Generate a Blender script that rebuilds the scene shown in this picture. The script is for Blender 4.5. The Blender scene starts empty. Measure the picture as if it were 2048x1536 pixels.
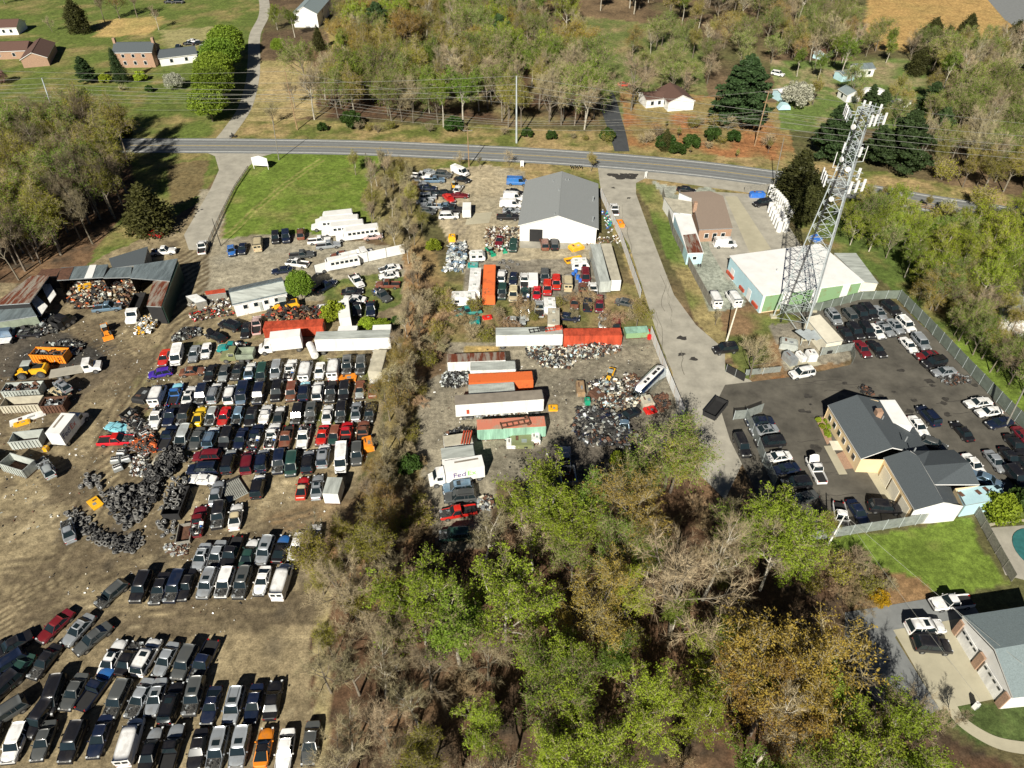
import bpy, math, random
import numpy as np
from mathutils import Vector, Matrix
rnd = random.Random(7)
R = math.radians
scene = bpy.context.scene
COL = scene.collection

# ---------------------------------------------------------------- camera, sky, sun
F, PITCH, CAMH = 1421.0, R(41.7), 88.0
cd = bpy.data.cameras.new('camera'); cam = bpy.data.objects.new('camera', cd); COL.objects.link(cam)
cam.location = (0, 0, CAMH); cam.rotation_euler = (R(90) - PITCH, 0, 0)
cd.sensor_width = 36; cd.lens = 36 * F / 2048; cd.clip_start = 1; cd.clip_end = 6000
scene.camera = cam
SUN_EL, SUN_AZ = R(35), R(15.6)          # shadows run away from the camera, a little to the right
world = bpy.data.worlds.new('World'); scene.world = world; world.use_nodes = True
wn = world.node_tree.nodes; wl = world.node_tree.links
sky = wn.new('ShaderNodeTexSky'); sky.sky_type = 'NISHITA'; sky.sun_disc = False
sky.sun_elevation = SUN_EL; sky.sun_rotation = R(180) + SUN_AZ
sky.air_density = 0.3; sky.dust_density = 0.05; sky.altitude = 3000
wl.new(sky.outputs[0], wn['Background'].inputs[0]); wn['Background'].inputs[1].default_value = 0.05
ld = bpy.data.lights.new('sun', 'SUN'); ld.energy = 5.0; ld.angle = R(0.5); ld.color = (1.0, 0.94, 0.82)
sun = bpy.data.objects.new('sun', ld); COL.objects.link(sun)
sd = Vector((math.sin(SUN_AZ) * math.cos(SUN_EL), math.cos(SUN_AZ) * math.cos(SUN_EL), -math.sin(SUN_EL)))
sun.rotation_euler = sd.to_track_quat('-Z', 'Y').to_euler()
scene.view_settings.view_transform = 'Standard'; scene.view_settings.look = 'None'
scene.view_settings.exposure = 0.65; scene.view_settings.gamma = 1
scene.cycles.max_bounces = 5; scene.cycles.diffuse_bounces = 2; scene.cycles.glossy_bounces = 2
scene.cycles.transmission_bounces = 3; scene.cycles.transparent_max_bounces = 6

# ---------------------------------------------------------------- surveying: a spot of the photograph's survey -> a place on the ground
cP, sP = math.cos(PITCH), math.sin(PITCH)
def G(px, py, z=0.0):
    u, v = px - 1024, py - 768
    t = (CAMH - z) / (F * sP + v * cP)
    return Vector((u * t, (F * cP - v * sP) * t, z))
SHEETS = dict(A=(270,640,7.314), B=(500,640,6.206), C=(180,800,6.827), D=(440,800,6.0235), E=(80,920,5.689), F=(360,930,5.297),
    G=(0,1130,4.8), H=(180,1230,5.018), I=(400,1300,6.51), J=(0,640,4.8), K=(0,380,4.096), L=(400,300,3.839), M=(800,300,3.84),
    N=(1180,300,3.658), O=(1650,580,5.12), P=(1440,760,4.517), Q=(1740,760,4.955), R=(1600,1020,2.978), S=(850,640,5.907),
    T=(1080,640,5.907), U=(820,850,4.876), V=(1400,560,5.297), X=(0,0,1))
def Z(tag, x, y, z=0.0):
    a, b, s = SHEETS[tag]; return G(a + x / s, b + y / s, z)
def ZP(tag, pts):
    a, b, s = SHEETS[tag]; return [(a + x / s, b + y / s) for x, y in pts]

# ---------------------------------------------------------------- materials
M = {}
def srgb(h):
    c = [int(h[i:i+2], 16) / 255 for i in (0, 2, 4)]
    return [x / 12.92 if x < .04045 else ((x + .055) / 1.055) ** 2.4 for x in c]
def mat(name, col, rough=0.6, metal=0.0, var=0.25, scale=1.5, col2=None, c2amt=0.5, bump=0.0, coat=0.0, objvar=0.0, wave=None, transl=0.0, thresh=None, spec=None, stretch=None):
    m = bpy.data.materials.new(name); m.use_nodes = True; nt = m.node_tree; n = nt.nodes; l = nt.links
    b = n['Principled BSDF']; b.inputs['Roughness'].default_value = rough; b.inputs['Metallic'].default_value = metal
    if spec is not None: b.inputs['Specular IOR Level'].default_value = spec
    if coat: b.inputs['Coat Weight'].default_value = coat; b.inputs['Coat Roughness'].default_value = 0.08
    tc = n.new('ShaderNodeTexCoord'); oi = n.new('ShaderNodeObjectInfo')
    add = n.new('ShaderNodeVectorMath'); add.operation = 'ADD'
    sc = n.new('ShaderNodeVectorMath'); sc.operation = 'SCALE'; sc.inputs['Scale'].default_value = 50
    cmb = n.new('ShaderNodeCombineXYZ'); l.new(oi.outputs['Random'], cmb.inputs[0]); l.new(oi.outputs['Random'], cmb.inputs[1])
    l.new(cmb.outputs[0], sc.inputs[0]); l.new(tc.outputs['Object'], add.inputs[0]); l.new(sc.outputs[0], add.inputs[1])
    no = n.new('ShaderNodeTexNoise'); no.inputs['Scale'].default_value = scale; no.inputs['Detail'].default_value = 5; no.inputs['Roughness'].default_value = .65
    if stretch:
        st_ = n.new('ShaderNodeVectorMath'); st_.operation = 'MULTIPLY'; st_.inputs[1].default_value = stretch; l.new(add.outputs[0], st_.inputs[0]); l.new(st_.outputs[0], no.inputs['Vector'])
    else: l.new(add.outputs[0], no.inputs['Vector'])
    ramp = n.new('ShaderNodeValToRGB')
    c = col; d = col2 if col2 else [x * (1 - var) for x in col]; e = [min(1, x * (1 + var * .6)) for x in col]
    if col2:
        t0 = thresh if thresh else 0.5
        ramp.color_ramp.elements[0].position = max(0, t0 - .06); ramp.color_ramp.elements[0].color = (*[x*(1-c2amt)+y*c2amt for x, y in zip(c, d)], 1)
        ramp.color_ramp.elements[1].position = t0 + .06; ramp.color_ramp.elements[1].color = (*c, 1)
    else:
        ramp.color_ramp.elements[0].position = .3; ramp.color_ramp.elements[0].color = (*d, 1)
        ramp.color_ramp.elements[1].position = .7; ramp.color_ramp.elements[1].color = (*e, 1)
    l.new(no.outputs['Fac'], ramp.inputs[0]); out = ramp.outputs[0]
    if objvar:
        hsv = n.new('ShaderNodeHueSaturation'); mr = n.new('ShaderNodeMapRange')
        mr.inputs['To Min'].default_value = 1 - objvar; mr.inputs['To Max'].default_value = 1 + objvar
        l.new(oi.outputs['Random'], mr.inputs['Value']); l.new(mr.outputs[0], hsv.inputs['Value'])
        mr2 = n.new('ShaderNodeMapRange'); wnz = n.new('ShaderNodeTexWhiteNoise'); wnz.noise_dimensions = '1D'
        l.new(oi.outputs['Random'], wnz.inputs['W']); l.new(wnz.outputs['Value'], mr2.inputs['Value'])
        mr2.inputs['To Min'].default_value = .5 - objvar * .06; mr2.inputs['To Max'].default_value = .5 + objvar * .06
        l.new(mr2.outputs[0], hsv.inputs['Hue']); l.new(out, hsv.inputs['Color']); out = hsv.outputs[0]
    l.new(out, b.inputs['Base Color'])
    if bump or wave:
        bp = n.new('ShaderNodeBump'); bp.inputs['Strength'].default_value = bump or 1; bp.inputs['Distance'].default_value = .05
        if wave:
            wv = n.new('ShaderNodeTexWave'); wv.bands_direction = wave[0]; wv.inputs['Scale'].default_value = wave[1]; l.new(tc.outputs['Object'], wv.inputs['Vector'])
            l.new(wv.outputs['Fac'], bp.inputs['Height'])
        else: l.new(no.outputs['Fac'], bp.inputs['Height'])
        l.new(bp.outputs[0], b.inputs['Normal'])
    if transl:
        tr = n.new('ShaderNodeBsdfTranslucent'); mx = n.new('ShaderNodeMixShader'); mx.inputs[0].default_value = transl
        l.new(out, tr.inputs[0]); l.new(b.outputs[0], mx.inputs[1]); l.new(tr.outputs[0], mx.inputs[2])
        l.new(mx.outputs[0], n['Material Output'].inputs[0])
    M[name] = m; return m
DUST = (.20, .17, .12)
PAINT = dict(w=(.78,.78,.77), k=(.012,.012,.015), g=(.07,.075,.075), s=(.36,.39,.42), l=(.5,.54,.54), b=(.03,.14,.42), n=(.008,.014,.036), r=(.5,.015,.012),
    m=(.14,.012,.018), o=(.75,.24,.015), y=(.85,.55,.02), t=(.01,.25,.24), d=(.02,.055,.045), e=(.52,.44,.28), c=(.17,.06,.035), u=(.15,.24,.34), v=(.05,.02,.3), q=(.25,.6,.72), i=(.19,.21,.1), p=(.5,.35,.33))
PNAME = dict(w='white', k='black', g='dark grey', s='silver', l='pale grey', b='blue', n='navy blue', r='red', m='maroon', o='orange', y='yellow', t='teal',
    d='dark green', e='beige', c='rusty brown', u='light blue', v='purple', q='pale turquoise', i='olive', p='faded pink')
for k_, c_ in PAINT.items():
    d_ = .05 if k_ in 'kngdm' else .3
    mat('paint_' + PNAME[k_].replace(' ', '_'), c_, .32, 0.35 if k_ in 'sul' else 0, scale=.9, col2=[a*(1-d_)+b*d_ for a, b in zip(c_, DUST)], c2amt=.9, coat=.35, thresh=.46, objvar=.1 if k_ not in 'kw' else 0)
def paint(k): return M['paint_' + PNAME[k].replace(' ', '_')]
mat('glass', (.012,.02,.024), .06, 0, .2, .8)
mat('tyre', (.042,.042,.042), .85, 0, .3, 6)
mat('tyre_grey', (.15,.148,.14), .85, 0, .5, 3)
mat('rim', (.32,.33,.34), .35, .7)
mat('engine', (.05,.05,.048), .6, .3, .7, 7, col2=(.25,.24,.22), c2amt=.8, thresh=.4)
mat('dark', (.015,.015,.016), .8)
mat('lens', (.65,.68,.7), .1); mat('red_lens', (.35,.01,.01), .15)
mat('steel', (.42,.45,.46), .45, .5, .2); mat('galv', (.46,.51,.52), .45, .15, .2, .8)
mat('white_wall', (.72,.72,.70), .6, 0, .12, .5); mat('white_roof', (.8,.8,.78), .4, 0, .12, .35)
mat('white_box', (.76,.76,.74), .45, 0, .3, .7, stretch=(1.5,1.5,.35)); mat('grey_box', (.42,.45,.42), .5, 0, .4, .5, stretch=(.5,2.5,.4)); mat('tan_box', (.45,.42,.33), .6, 0, .3, .6)
mat('greybrown_roof', (.24,.21,.17), .7, 0, .3, .5)
mat('shingle_grey', (.25,.265,.265), .9, 0, .3, 9, bump=.3); mat('shingle_dark', (.075,.09,.1), .9, 0, .3, 8, bump=.3)
mat('shingle_brown', (.27,.21,.165), .9, 0, .3, 7, bump=.3); mat('shingle_maroon', (.11,.06,.045), .9, 0, .3, 5, bump=.3); mat('shingle_blue', (.2,.25,.26), .9, 0, .25, 6, bump=.3)
mat('brick', (.36,.23,.155), .9, 0, .4, 7); mat('cream_wall', (.7,.55,.33), .7, 0, .08, .6); mat('offwhite', (.68,.64,.52), .7, 0, .15, .5)
mat('blue_wall', (.42,.62,.68), .6, 0, .1, .5); mat('green_wall', (.2,.33,.17), .7, 0, .3, .5, col2=(.2,.12,.04), c2amt=.5, thresh=.38)
mat('metal_roof', (.33,.4,.42), .45, .4, .45, .5, wave=('X', 3), stretch=(3,.5,1)); mat('rust_roof', (.38,.33,.27), .7, .1, .3, .5, col2=(.2,.055,.025), c2amt=1, thresh=.5, wave=('X', 3), stretch=(2.6,.35,1))
mat('red_metal', (.52,.085,.04), .5, .1, .45, .6, stretch=(2,1,.4)); mat('orange_metal', (.7,.16,.045), .5, .1, .3, .4, col2=(.35,.1,.04), c2amt=.6, thresh=.42)
mat('mint_metal', (.3,.52,.4), .5, .1, .4, .6, stretch=(2,1,.3)); mat('salmon', (.55,.2,.13), .6, 0, .3, .5, col2=(.35,.3,.22), c2amt=.7, thresh=.45)
mat('rust', (.12,.058,.035), .9, .1, .6, 2); mat('wood', (.3,.2,.11), .9, 0, .4, 2); mat('grey_wood', (.22,.21,.18), .9, 0, .35, 3)
mat('loader_yellow', (.8,.42,.02), .45, 0, .2, 1); mat('orange_paint', (.8,.26,.02), .5, 0, .25, 1)
mat('olive_metal', (.25,.29,.22), .6, .1, .3, .8); mat('blue_plastic', (.04,.16,.55), .4); mat('green_plastic', (.02,.3,.17), .4); mat('red_plastic', (.6,.02,.015), .4)
mat('asphalt', (.19,.2,.2), .9, 0, .16, .8); mat('lot_asphalt', (.098,.09,.073), .92, 0, .5, .22, bump=.1); mat('old_asphalt', (.35,.33,.275), .92, 0, .28, .3)
mat('new_asphalt', (.05,.055,.06), .9, 0, .25, .6); mat('concrete', (.4,.37,.27), .9, 0, .15, .3); mat('asphalt_worn', (.145,.15,.15), .9, 0, .2, .5); mat('crack', (.17,.16,.13), .95); mat('lot_crack', (.045,.04,.035), .95); mat('oil_stain', (.05,.046,.04), .6, 0, .5, 1.5); mat('fence_slat', (.15,.18,.15), .7, .1, .3, .8); mat('line_white', (.75,.75,.72), .7); mat('line_yellow', (.5,.36,.1), .7)
mat('line_faint', (.27,.26,.23), .8); mat('bark', (.17,.145,.11), .95, 0, .4, 3, objvar=.2); mat('pale_bark', (.4,.37,.3), .9, 0, .4, 2)
mat('twig', (.34,.285,.175), .95, 0, .4, .6, objvar=.3, spec=.1); mat('twig_dark', (.22,.185,.115), .95, 0, .4, .6, objvar=.3, spec=.1)
mat('twig_red', (.36,.26,.15), .95, 0, .4, .6, objvar=.25, spec=.1); mat('cover', (.03,.14,.14), .6); mat('copper', (.5,.2,.08), .6)
LEAF = dict(lime=(.315,.4,.035), green=(.2,.3,.035), olive=(.335,.32,.04), tan=(.38,.27,.06), gold=(.36,.255,.05), pine=(.075,.125,.045), cedar=(.085,.09,.028), bloom=(.62,.63,.5), yellow=(.6,.42,.02), pinkish=(.35,.2,.18), mid=(.06,.115,.022))
for k_, c_ in LEAF.items():
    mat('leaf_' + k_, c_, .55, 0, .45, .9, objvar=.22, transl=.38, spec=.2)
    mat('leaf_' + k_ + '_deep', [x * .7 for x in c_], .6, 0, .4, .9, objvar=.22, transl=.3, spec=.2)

# ---------------------------------------------------------------- mesh building
class MB:
    def __init__(s): s.v = []; s.f = []; s.m = []; s.mats = []
    def mi(s, m):
        m = M[m] if isinstance(m, str) else m
        if m not in s.mats: s.mats.append(m)
        return s.mats.index(m)
    def poly(s, pts, m): 
        i = len(s.v); s.v += [tuple(p) for p in pts]; s.f.append(tuple(range(i, i + len(pts)))); s.m.append(s.mi(m)); return s
    def box(s, c, d, m, rz=0.0, rot=None, top=None):
        a, b, h = d[0] / 2, d[1] / 2, d[2] / 2
        q = rot if rot is not None else Matrix.Rotation(rz, 3, 'Z'); c = Vector(c)
        P = [c + q @ Vector((x * a, y * b, z * h)) for z in (-1, 1) for x, y in ((-1, -1), (1, -1), (1, 1), (-1, 1))]
        i = len(s.v); s.v += [tuple(p) for p in P]; k = s.mi(m); kt = s.mi(top) if top else k
        for fc, mm in (((0,3,2,1), k), ((4,5,6,7), kt), ((0,1,5,4), k), ((1,2,6,5), k), ((2,3,7,6), k), ((3,0,4,7), k)):
            s.f.append(tuple(i + t for t in fc)); s.m.append(mm)
        return s
    def hexa(s, P, m, mt=None):
        i = len(s.v); s.v += [tuple(p) for p in P]; k = s.mi(m); kt = s.mi(mt) if mt else k
        for fc, mm in (((0,3,2,1), k), ((4,5,6,7), kt), ((0,1,5,4), k), ((1,2,6,5), k), ((2,3,7,6), k), ((3,0,4,7), k)):
            s.f.append(tuple(i + t for t in fc)); s.m.append(mm)
        return s
    def tube(s, p, q, r0, m, r1=None, n=6, cap=True):
        p = Vector(p); q = Vector(q); r1 = r0 if r1 is None else r1; d = q - p
        if d.length < 1e-6: return s
        a = d.orthogonal().normalized(); b = d.normalized().cross(a); i = len(s.v); k = s.mi(m)
        for c, r in ((p, r0), (q, r1)):
            for j in range(n):
                t = 2 * math.pi * j / n; s.v.append(tuple(c + a * (r * math.cos(t)) + b * (r * math.sin(t))))
        for j in range(n):
            h = (j + 1) % n; s.f.append((i + j, i + h, i + n + h, i + n + j)); s.m.append(k)
        if cap: s.f.append(tuple(i + n - 1 - j for j in range(n))); s.m.append(k); s.f.append(tuple(i + n + j for j in range(n))); s.m.append(k)
        return s
    def prism(s, poly, y0, y1, m, axis='y'):   # closed outline in (x,z) pulled from y0 to y1
        n = len(poly); i = len(s.v); k = s.mi(m)
        f = (lambda a, y, b: (a, y, b)) if axis == 'y' else (lambda a, y, b: (y, a, b))
        s.v += [f(a, y0, b) for a, b in poly] + [f(a, y1, b) for a, b in poly]
        s.f.append(tuple(i + j for j in range(n))); s.m.append(k); s.f.append(tuple(i + n + j for j in reversed(range(n)))); s.m.append(k)
        for j in range(n):
            h = (j + 1) % n; s.f.append((i + h, i + j, i + n + j, i + n + h)); s.m.append(k)
        return s
    def torus(s, c, R0, r, m, n=14, k=6, rot=None):
        i = len(s.v); mm = s.mi(m); q = rot if rot is not None else Matrix.Identity(3); c = Vector(c)
        for a in range(n):
            t = 2 * math.pi * a / n
            for b in range(k):
                u = 2 * math.pi * b / k; rr = R0 + r * math.cos(u) * .8
                s.v.append(tuple(c + q @ Vector((rr * math.cos(t), rr * math.sin(t), r * math.sin(u)))))
        for a in range(n):
            for b in range(k):
                s.f.append((i + a*k + b, i + ((a+1)%n)*k + b, i + ((a+1)%n)*k + (b+1)%k, i + a*k + (b+1)%k)); s.m.append(mm)
        return s
    def mesh(s, name, smooth=False):
        me = bpy.data.meshes.new(name); me.from_pydata(s.v, [], s.f)
        for m in s.mats: me.materials.append(m)
        me.polygons.foreach_set('material_index', s.m)
        if smooth: me.polygons.foreach_set('use_smooth', [True] * len(s.f))
        me.update(); return me
    def build(s, name, parent=None, smooth=False):
        return ob(name, s.mesh(name, smooth), parent)
def ob(name, me, parent=None):
    o = bpy.data.objects.new(name, me); COL.objects.link(o)
    if parent is not None: o.parent = parent
    return o
USED = {}
def tag(o, label=None, cat=None, group=None, kind=None):
    if label is not None: o['label'] = label; USED.setdefault(label, []).append(o)
    if cat: o['category'] = cat
    if group: o['group'] = group
    if kind: o['kind'] = kind
    return o
def thing(name, label, cat, loc=(0,0,0), rz=0.0, group=None):
    o = ob(name, None); o.location = loc; o.rotation_euler = (0, 0, rz); return tag(o, label, cat, group)
def struct(name, mb): return tag(mb.build(name), kind='structure')
def np_mesh(name, V, faces, mats, smooth=False):     # faces: list of (array n x k, material index)
    me = bpy.data.meshes.new(name); V = np.asarray(V, dtype=np.float32)
    me.vertices.add(len(V)); me.vertices.foreach_set('co', V.ravel())
    li = np.concatenate([f.ravel() for f, _ in faces]).astype(np.int32)
    sz = np.concatenate([np.full(len(f), f.shape[1]) for f, _ in faces]).astype(np.int32)
    mi = np.concatenate([np.broadcast_to(k, (len(f),)) for f, k in faces]).astype(np.int32)
    me.loops.add(len(li)); me.loops.foreach_set('vertex_index', li)
    me.polygons.add(len(sz)); st = np.concatenate([[0], np.cumsum(sz)[:-1]]).astype(np.int32)
    me.polygons.foreach_set('loop_start', st); me.polygons.foreach_set('loop_total', sz)
    for m in mats: me.materials.append(m)
    me.polygons.foreach_set('material_index', mi)
    if smooth: me.polygons.foreach_set('use_smooth', np.ones(len(sz), dtype=bool))
    me.update(calc_edges=True); return me

# ---------------------------------------------------------------- ground: one sheet, coloured by what covers it
def pip(poly, x, y):
    n = len(poly); ins = np.zeros(x.shape, bool)
    for i in range(n):
        x0, y0 = poly[i]; x1, y1 = poly[(i + 1) % n]
        c = ((y0 > y) != (y1 > y)) & (x < (x1 - x0) * (y - y0) / ((y1 - y0) or 1e-9) + x0); ins ^= c
    return ins
def vnoise(x, y, s, seed):
    r = np.random.RandomState(seed); T = r.rand(256, 256)
    X, Y = x / s + 1000, y / s + 1000; ix, iy = np.floor(X).astype(int), np.floor(Y).astype(int); fx, fy = X - ix, Y - iy
    fx = fx*fx*(3-2*fx); fy = fy*fy*(3-2*fy); t = lambda a, b: T[a % 256, b % 256]
    return (t(ix,iy)*(1-fx)+t(ix+1,iy)*fx)*(1-fy) + (t(ix,iy+1)*(1-fx)+t(ix+1,iy+1)*fx)*fy
def fbm(x, y, s, seed): return sum(vnoise(x, y, s / 2**k, seed + k) * .5**k for k in range(4)) / 1.875
xs = np.concatenate([[-3500,-1500,-700,-450], np.arange(-340, -130, 2.0), np.arange(-130, 130, .62), np.arange(130, 340, 2.0), [450,700,1500,3500]])
ys = np.concatenate([[-1500,-300,-40], np.arange(0, 150, .62), np.arange(150, 260, 1.0), np.arange(260, 440, 2.5), [480,600,900,1600,3500]])
GX, GY = np.meshgrid(xs, ys)
dep_ = GY * cP + CAMH * sP; inv = dep_ > 5
with np.errstate(all='ignore'):
    PX = np.where(inv, 1024 + GX / dep_ * F, -9999); PY = np.where(inv, 768 + (CAMH * cP - GY * sP) / dep_ * F, 9999)
wob = 5.0
NX = (fbm(GX, GY, 7, 11) - .5) * wob; NY = (fbm(GX, GY, 7, 31) - .5) * wob
SC = np.clip((PY + 500) / 1268 * 8.0, 2, 20)
QX, QY = PX + NX * SC * .6, PY + NY * SC * .45
n1 = fbm(GX, GY, 9, 3); n2 = fbm(GX, GY, 28, 5); n3 = fbm(GX, GY, 2.4, 9)
def mix(a, b, t): t = np.clip(t, 0, 1)[..., None]; return np.array(a) * (1 - t) + np.array(b) * t
def grass(g=(.1,.13,.035), dry=(.26,.21,.085), amt=.45): return mix(g, dry, (n1 * .7 + n3 * .3 - (1 - amt)) * 4)
litter = mix(mix((.1,.07,.042), (.2,.14,.08), (n1 - .4) * 3), (.1,.1,.04), (n2 - .5) * 5)
C0 = mix(litter, grass(), (n2 - .42) * 6) if False else litter
def lay(poly, col, soft=True):
    global C0
    m = pip(poly, QX if soft else PX, QY if soft else PY); C0 = np.where(m[..., None], col, C0)
lawn = grass((.11,.145,.033), (.235,.19,.08), .52); green = grass((.125,.18,.03), (.2,.19,.065), .4); dryg = grass((.12,.14,.035), (.31,.23,.11), .62)
dirt = mix(mix((.238,.192,.115), (.15,.12,.076), (n1 - .45) * 3.2), (.305,.252,.152), (n3 * .6 + n2 * .4 - .52) * 4)
dirt = mix(dirt, (.12,.095,.06), (fbm(GX, GY, 4.5, 55) - .6) * 7); dirt = mix(dirt, (.42,.35,.22), (fbm(GX, GY, 1.6, 66) - .7) * 6)
dirtg = mix(dirt, (.12,.13,.04), (fbm(GX, GY, 5, 77) - .56) * 6)
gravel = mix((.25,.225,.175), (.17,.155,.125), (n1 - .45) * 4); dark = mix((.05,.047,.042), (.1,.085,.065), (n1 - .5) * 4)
tan = mix((.42,.3,.12), (.3,.25,.09), (n1 - .4) * 3)
lay([(-600,-200),(545,-200),(520,100),(480,230),(440,285),(-600,285)], lawn)
lay([(200,40),(330,35),(300,70),(190,75)], tan); lay([(320,62),(430,52),(480,60),(430,95),(330,95)], mix((.3,.26,.13), (.24,.24,.09), n1))
lay([(505,120),(640,120),(640,230),(560,245),(480,262)], mix((.36,.28,.14), (.25,.22,.09), (n1 - .4) * 3)); lay([(655,45),(790,45),(780,95),(660,95)], tan)
lay([(455,245),(640,240),(1190,262),(1560,310),(2300,440),(2300,500),(460,300)], dryg)
lay([(1150,30),(1400,60),(1420,230),(1240,280),(1180,180)], grass((.12,.15,.045), (.25,.2,.1), .5))
lay([(1240,180),(1560,205),(1600,320),(1250,300)], mix((.24,.19,.08), (.3,.14,.06), (n1 - .5) * 5))
lay([(1540,120),(1860,120),(1840,260),(1560,260)], grass((.12,.17,.045), (.32,.24,.15), .5))
lay([(1735,-60),(1960,-60),(2010,20),(2100,90),(2050,110),(1930,85),(1820,105),(1760,100),(1730,60)], mix((.4,.26,.1), (.34,.24,.09), (n1 - .4) * 3))
lay([(1560,385),(1760,400),(2300,480),(2300,950),(2050,860),(1760,560),(1600,460)], grass((.09,.13,.03), (.24,.17,.08), .5))
lay([(235,285),(440,300),(442,340),(400,400),(330,440),(230,520),(100,600),(170,400)], lawn)
lay([(330,330),(420,320),(400,390),(340,410)], mix((.2,.15,.07), (.12,.1,.05), n3))
lay([(500,300),(850,305),(840,360),(780,400),(740,470),(620,470),(510,490),(415,515),(440,430),(480,350)], green)
lay([(780,300),(860,300),(850,420),(800,500),(760,480),(720,400)], mix((.24,.18,.09), (.14,.14,.05), n1))
# yards
floor_ = mix(mix((.11,.065,.038), (.2,.125,.07), (n1 - .42) * 4), (.05,.04,.028), (n3 * .5 + n2 * .5 - .5) * 5)
lay([(630,1080),(850,1090),(1000,1050),(1250,940),(1450,960),(1600,1090),(1700,1220),(1760,1420),(1850,1440),(2100,1560),(2100,1900),(600,1900)], floor_); lay([(-200,290),(120,290),(262,310),(270,400),(180,520),(60,580),(-200,640)], floor_); lay([(620,100),(1180,90),(1195,250),(640,235)], mix(floor_, (.22,.2,.09), (n1 - .45) * 3))
lay([(-700,590),(100,560),(300,470),(360,440),(420,400),(450,380),(450,470),(430,505),(620,465),(800,500),(812,640),(800,700),(760,760),(745,900),(700,1000),(655,1060),(650,1110),(625,1300),(615,1700),(-900,1700)], dirt)
lay([(400,380),(455,380),(440,480),(620,462),(820,500),(800,560),(640,600),(480,600),(370,600),(370,520)], mix((.3,.27,.2), (.23,.2,.14), (n1 - .45) * 3))
lay([(650,560),(800,540),(800,610),(700,640),(650,620)], grass(amt=.4)); lay([(270,690),(820,650),(790,760),(750,900),(690,930),(280,940)], dirtg)
lay([(440,940),(700,930),(690,1060),(560,1060),(440,1000)], mix(dirt, (.22,.15,.08), (n1 - .5) * 4))
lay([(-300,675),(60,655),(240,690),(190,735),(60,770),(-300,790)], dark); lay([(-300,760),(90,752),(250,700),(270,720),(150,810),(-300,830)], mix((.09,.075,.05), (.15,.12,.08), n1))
lay([(170,940),(470,900),(480,1060),(270,1110),(110,1090)], mix(dirt, (.09,.075,.055), (n1 - .42) * 4))
lay([(840,460),(900,560),(900,640),(860,720),(830,870),(870,1010),(840,1090),(760,1090),(700,1200),(660,1100),(720,980),(790,820),(815,620),(800,520)], mix((.29,.18,.09), (.2,.16,.07), (n2 - .45) * 5))
lay([(635,1180),(668,1180),(650,1560),(628,1560)], mix((.27,.21,.12), (.3,.26,.13), n3))
lay([(848,345),(900,335),(980,330),(1050,345),(1040,480),(1200,490),(1210,525),(1250,600),(1110,575),(930,555),(890,470),(870,420)], mix((.39,.33,.22), (.28,.25,.18), (n1 - .45) * 4))
lay([(890,560),(1290,570),(1300,660),(990,700),(880,700)], grass((.13,.13,.045), (.24,.17,.09), .55)); lay([(930,520),(1180,520),(1220,600),(930,605)], gravel)
lay([(890,690),(1310,650),(1330,720),(1370,840),(1380,880),(1260,930),(1240,1040),(1150,960),(1000,960),(960,1100),(885,1110),(835,920),(850,770),(890,745)], mix((.24,.215,.16), (.165,.15,.115), (n1 - .45) * 4))
lay([(930,693),(1000,693),(990,712),(925,712)], tan); lay([(1140,870),(1260,840),(1300,880),(1260,950),(1080,960),(1060,900)], mix((.13,.115,.09), (.09,.08,.07), n1))
lay([(1265,365),(1320,370),(1440,620),(1480,700),(1440,720),(1400,650)], mix((.27,.22,.1), (.1,.15,.03), (n2 * .5 + n1 * .5 - .5) * 6))
lay([(1330,395),(1420,370),(1500,500),(1480,620),(1420,620)], mix((.3,.32,.27), (.23,.25,.2), n1)); lay([(1300,358),(1360,375),(1330,400)], mix((.34,.35,.3), (.28,.29,.24), n1))
lay([(1440,620),(1560,600),(1680,640),(1690,730),(1560,760),(1465,770),(1450,690)], mix((.2,.13,.07), (.12,.14,.04), (n1 - .5) * 6)); lay([(1540,650),(1720,620),(1700,720),(1570,740)], gravel)
lay([(1430,720),(1500,750),(1480,780),(1450,760)], grass(amt=.3)); lay([(1540,755),(1575,745),(1560,770)], mix((.22,.1,.04), (.2,.12,.05), n1))
lay([(1210,370),(1250,380),(1340,640),(1420,880),(1380,860),(1300,640),(1230,470)], dryg)
lay([(1590,1095),(1940,1035),(2020,1170),(1880,1190),(1750,1185),(1700,1140)], green); lay([(1950,1010),(2300,980),(2300,1060),(1975,1050)], lawn)
lay([(1740,1140),(1830,1150),(1870,1190),(1790,1220),(1700,1215)], mix((.25,.15,.07), (.2,.14,.08), n1)); lay([(1880,1410),(2300,1380),(2300,1520),(1960,1480),(1900,1440)], grass((.07,.1,.03), (.16,.12,.07), .5))
lay([(1940,650),(2100,640),(2100,900),(2020,850),(1900,700)], green)
def track(pts, w, col, st, offs=(0,)):
    global C0
    P = [G(*p) for p in smooth(pts, 4)]; mask = np.zeros(GX.shape)
    for o_ in offs:
        for a, b in zip(P, P[1:]):
            dx, dy = b.x - a.x, b.y - a.y; L2_ = dx*dx + dy*dy + 1e-6; L_ = math.sqrt(L2_); ox, oy = -dy/L_*o_, dx/L_*o_
            wx = GX + (n1 - .5) * 2; t_ = np.clip(((wx - a.x - ox) * dx + (GY - a.y - oy) * dy) / L2_, 0, 1); d_ = np.hypot(wx - a.x - ox - dx * t_, GY - a.y - oy - dy * t_); mask = np.maximum(mask, np.clip(1.3 - d_ / w, 0, 1))
    C0 = mix_arr(C0, col, mask * st * (.5 + n3))
def mix_arr(A, b, t): t = np.clip(t, 0, 1)[..., None]; return A * (1 - t) + np.array(b) * t
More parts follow.
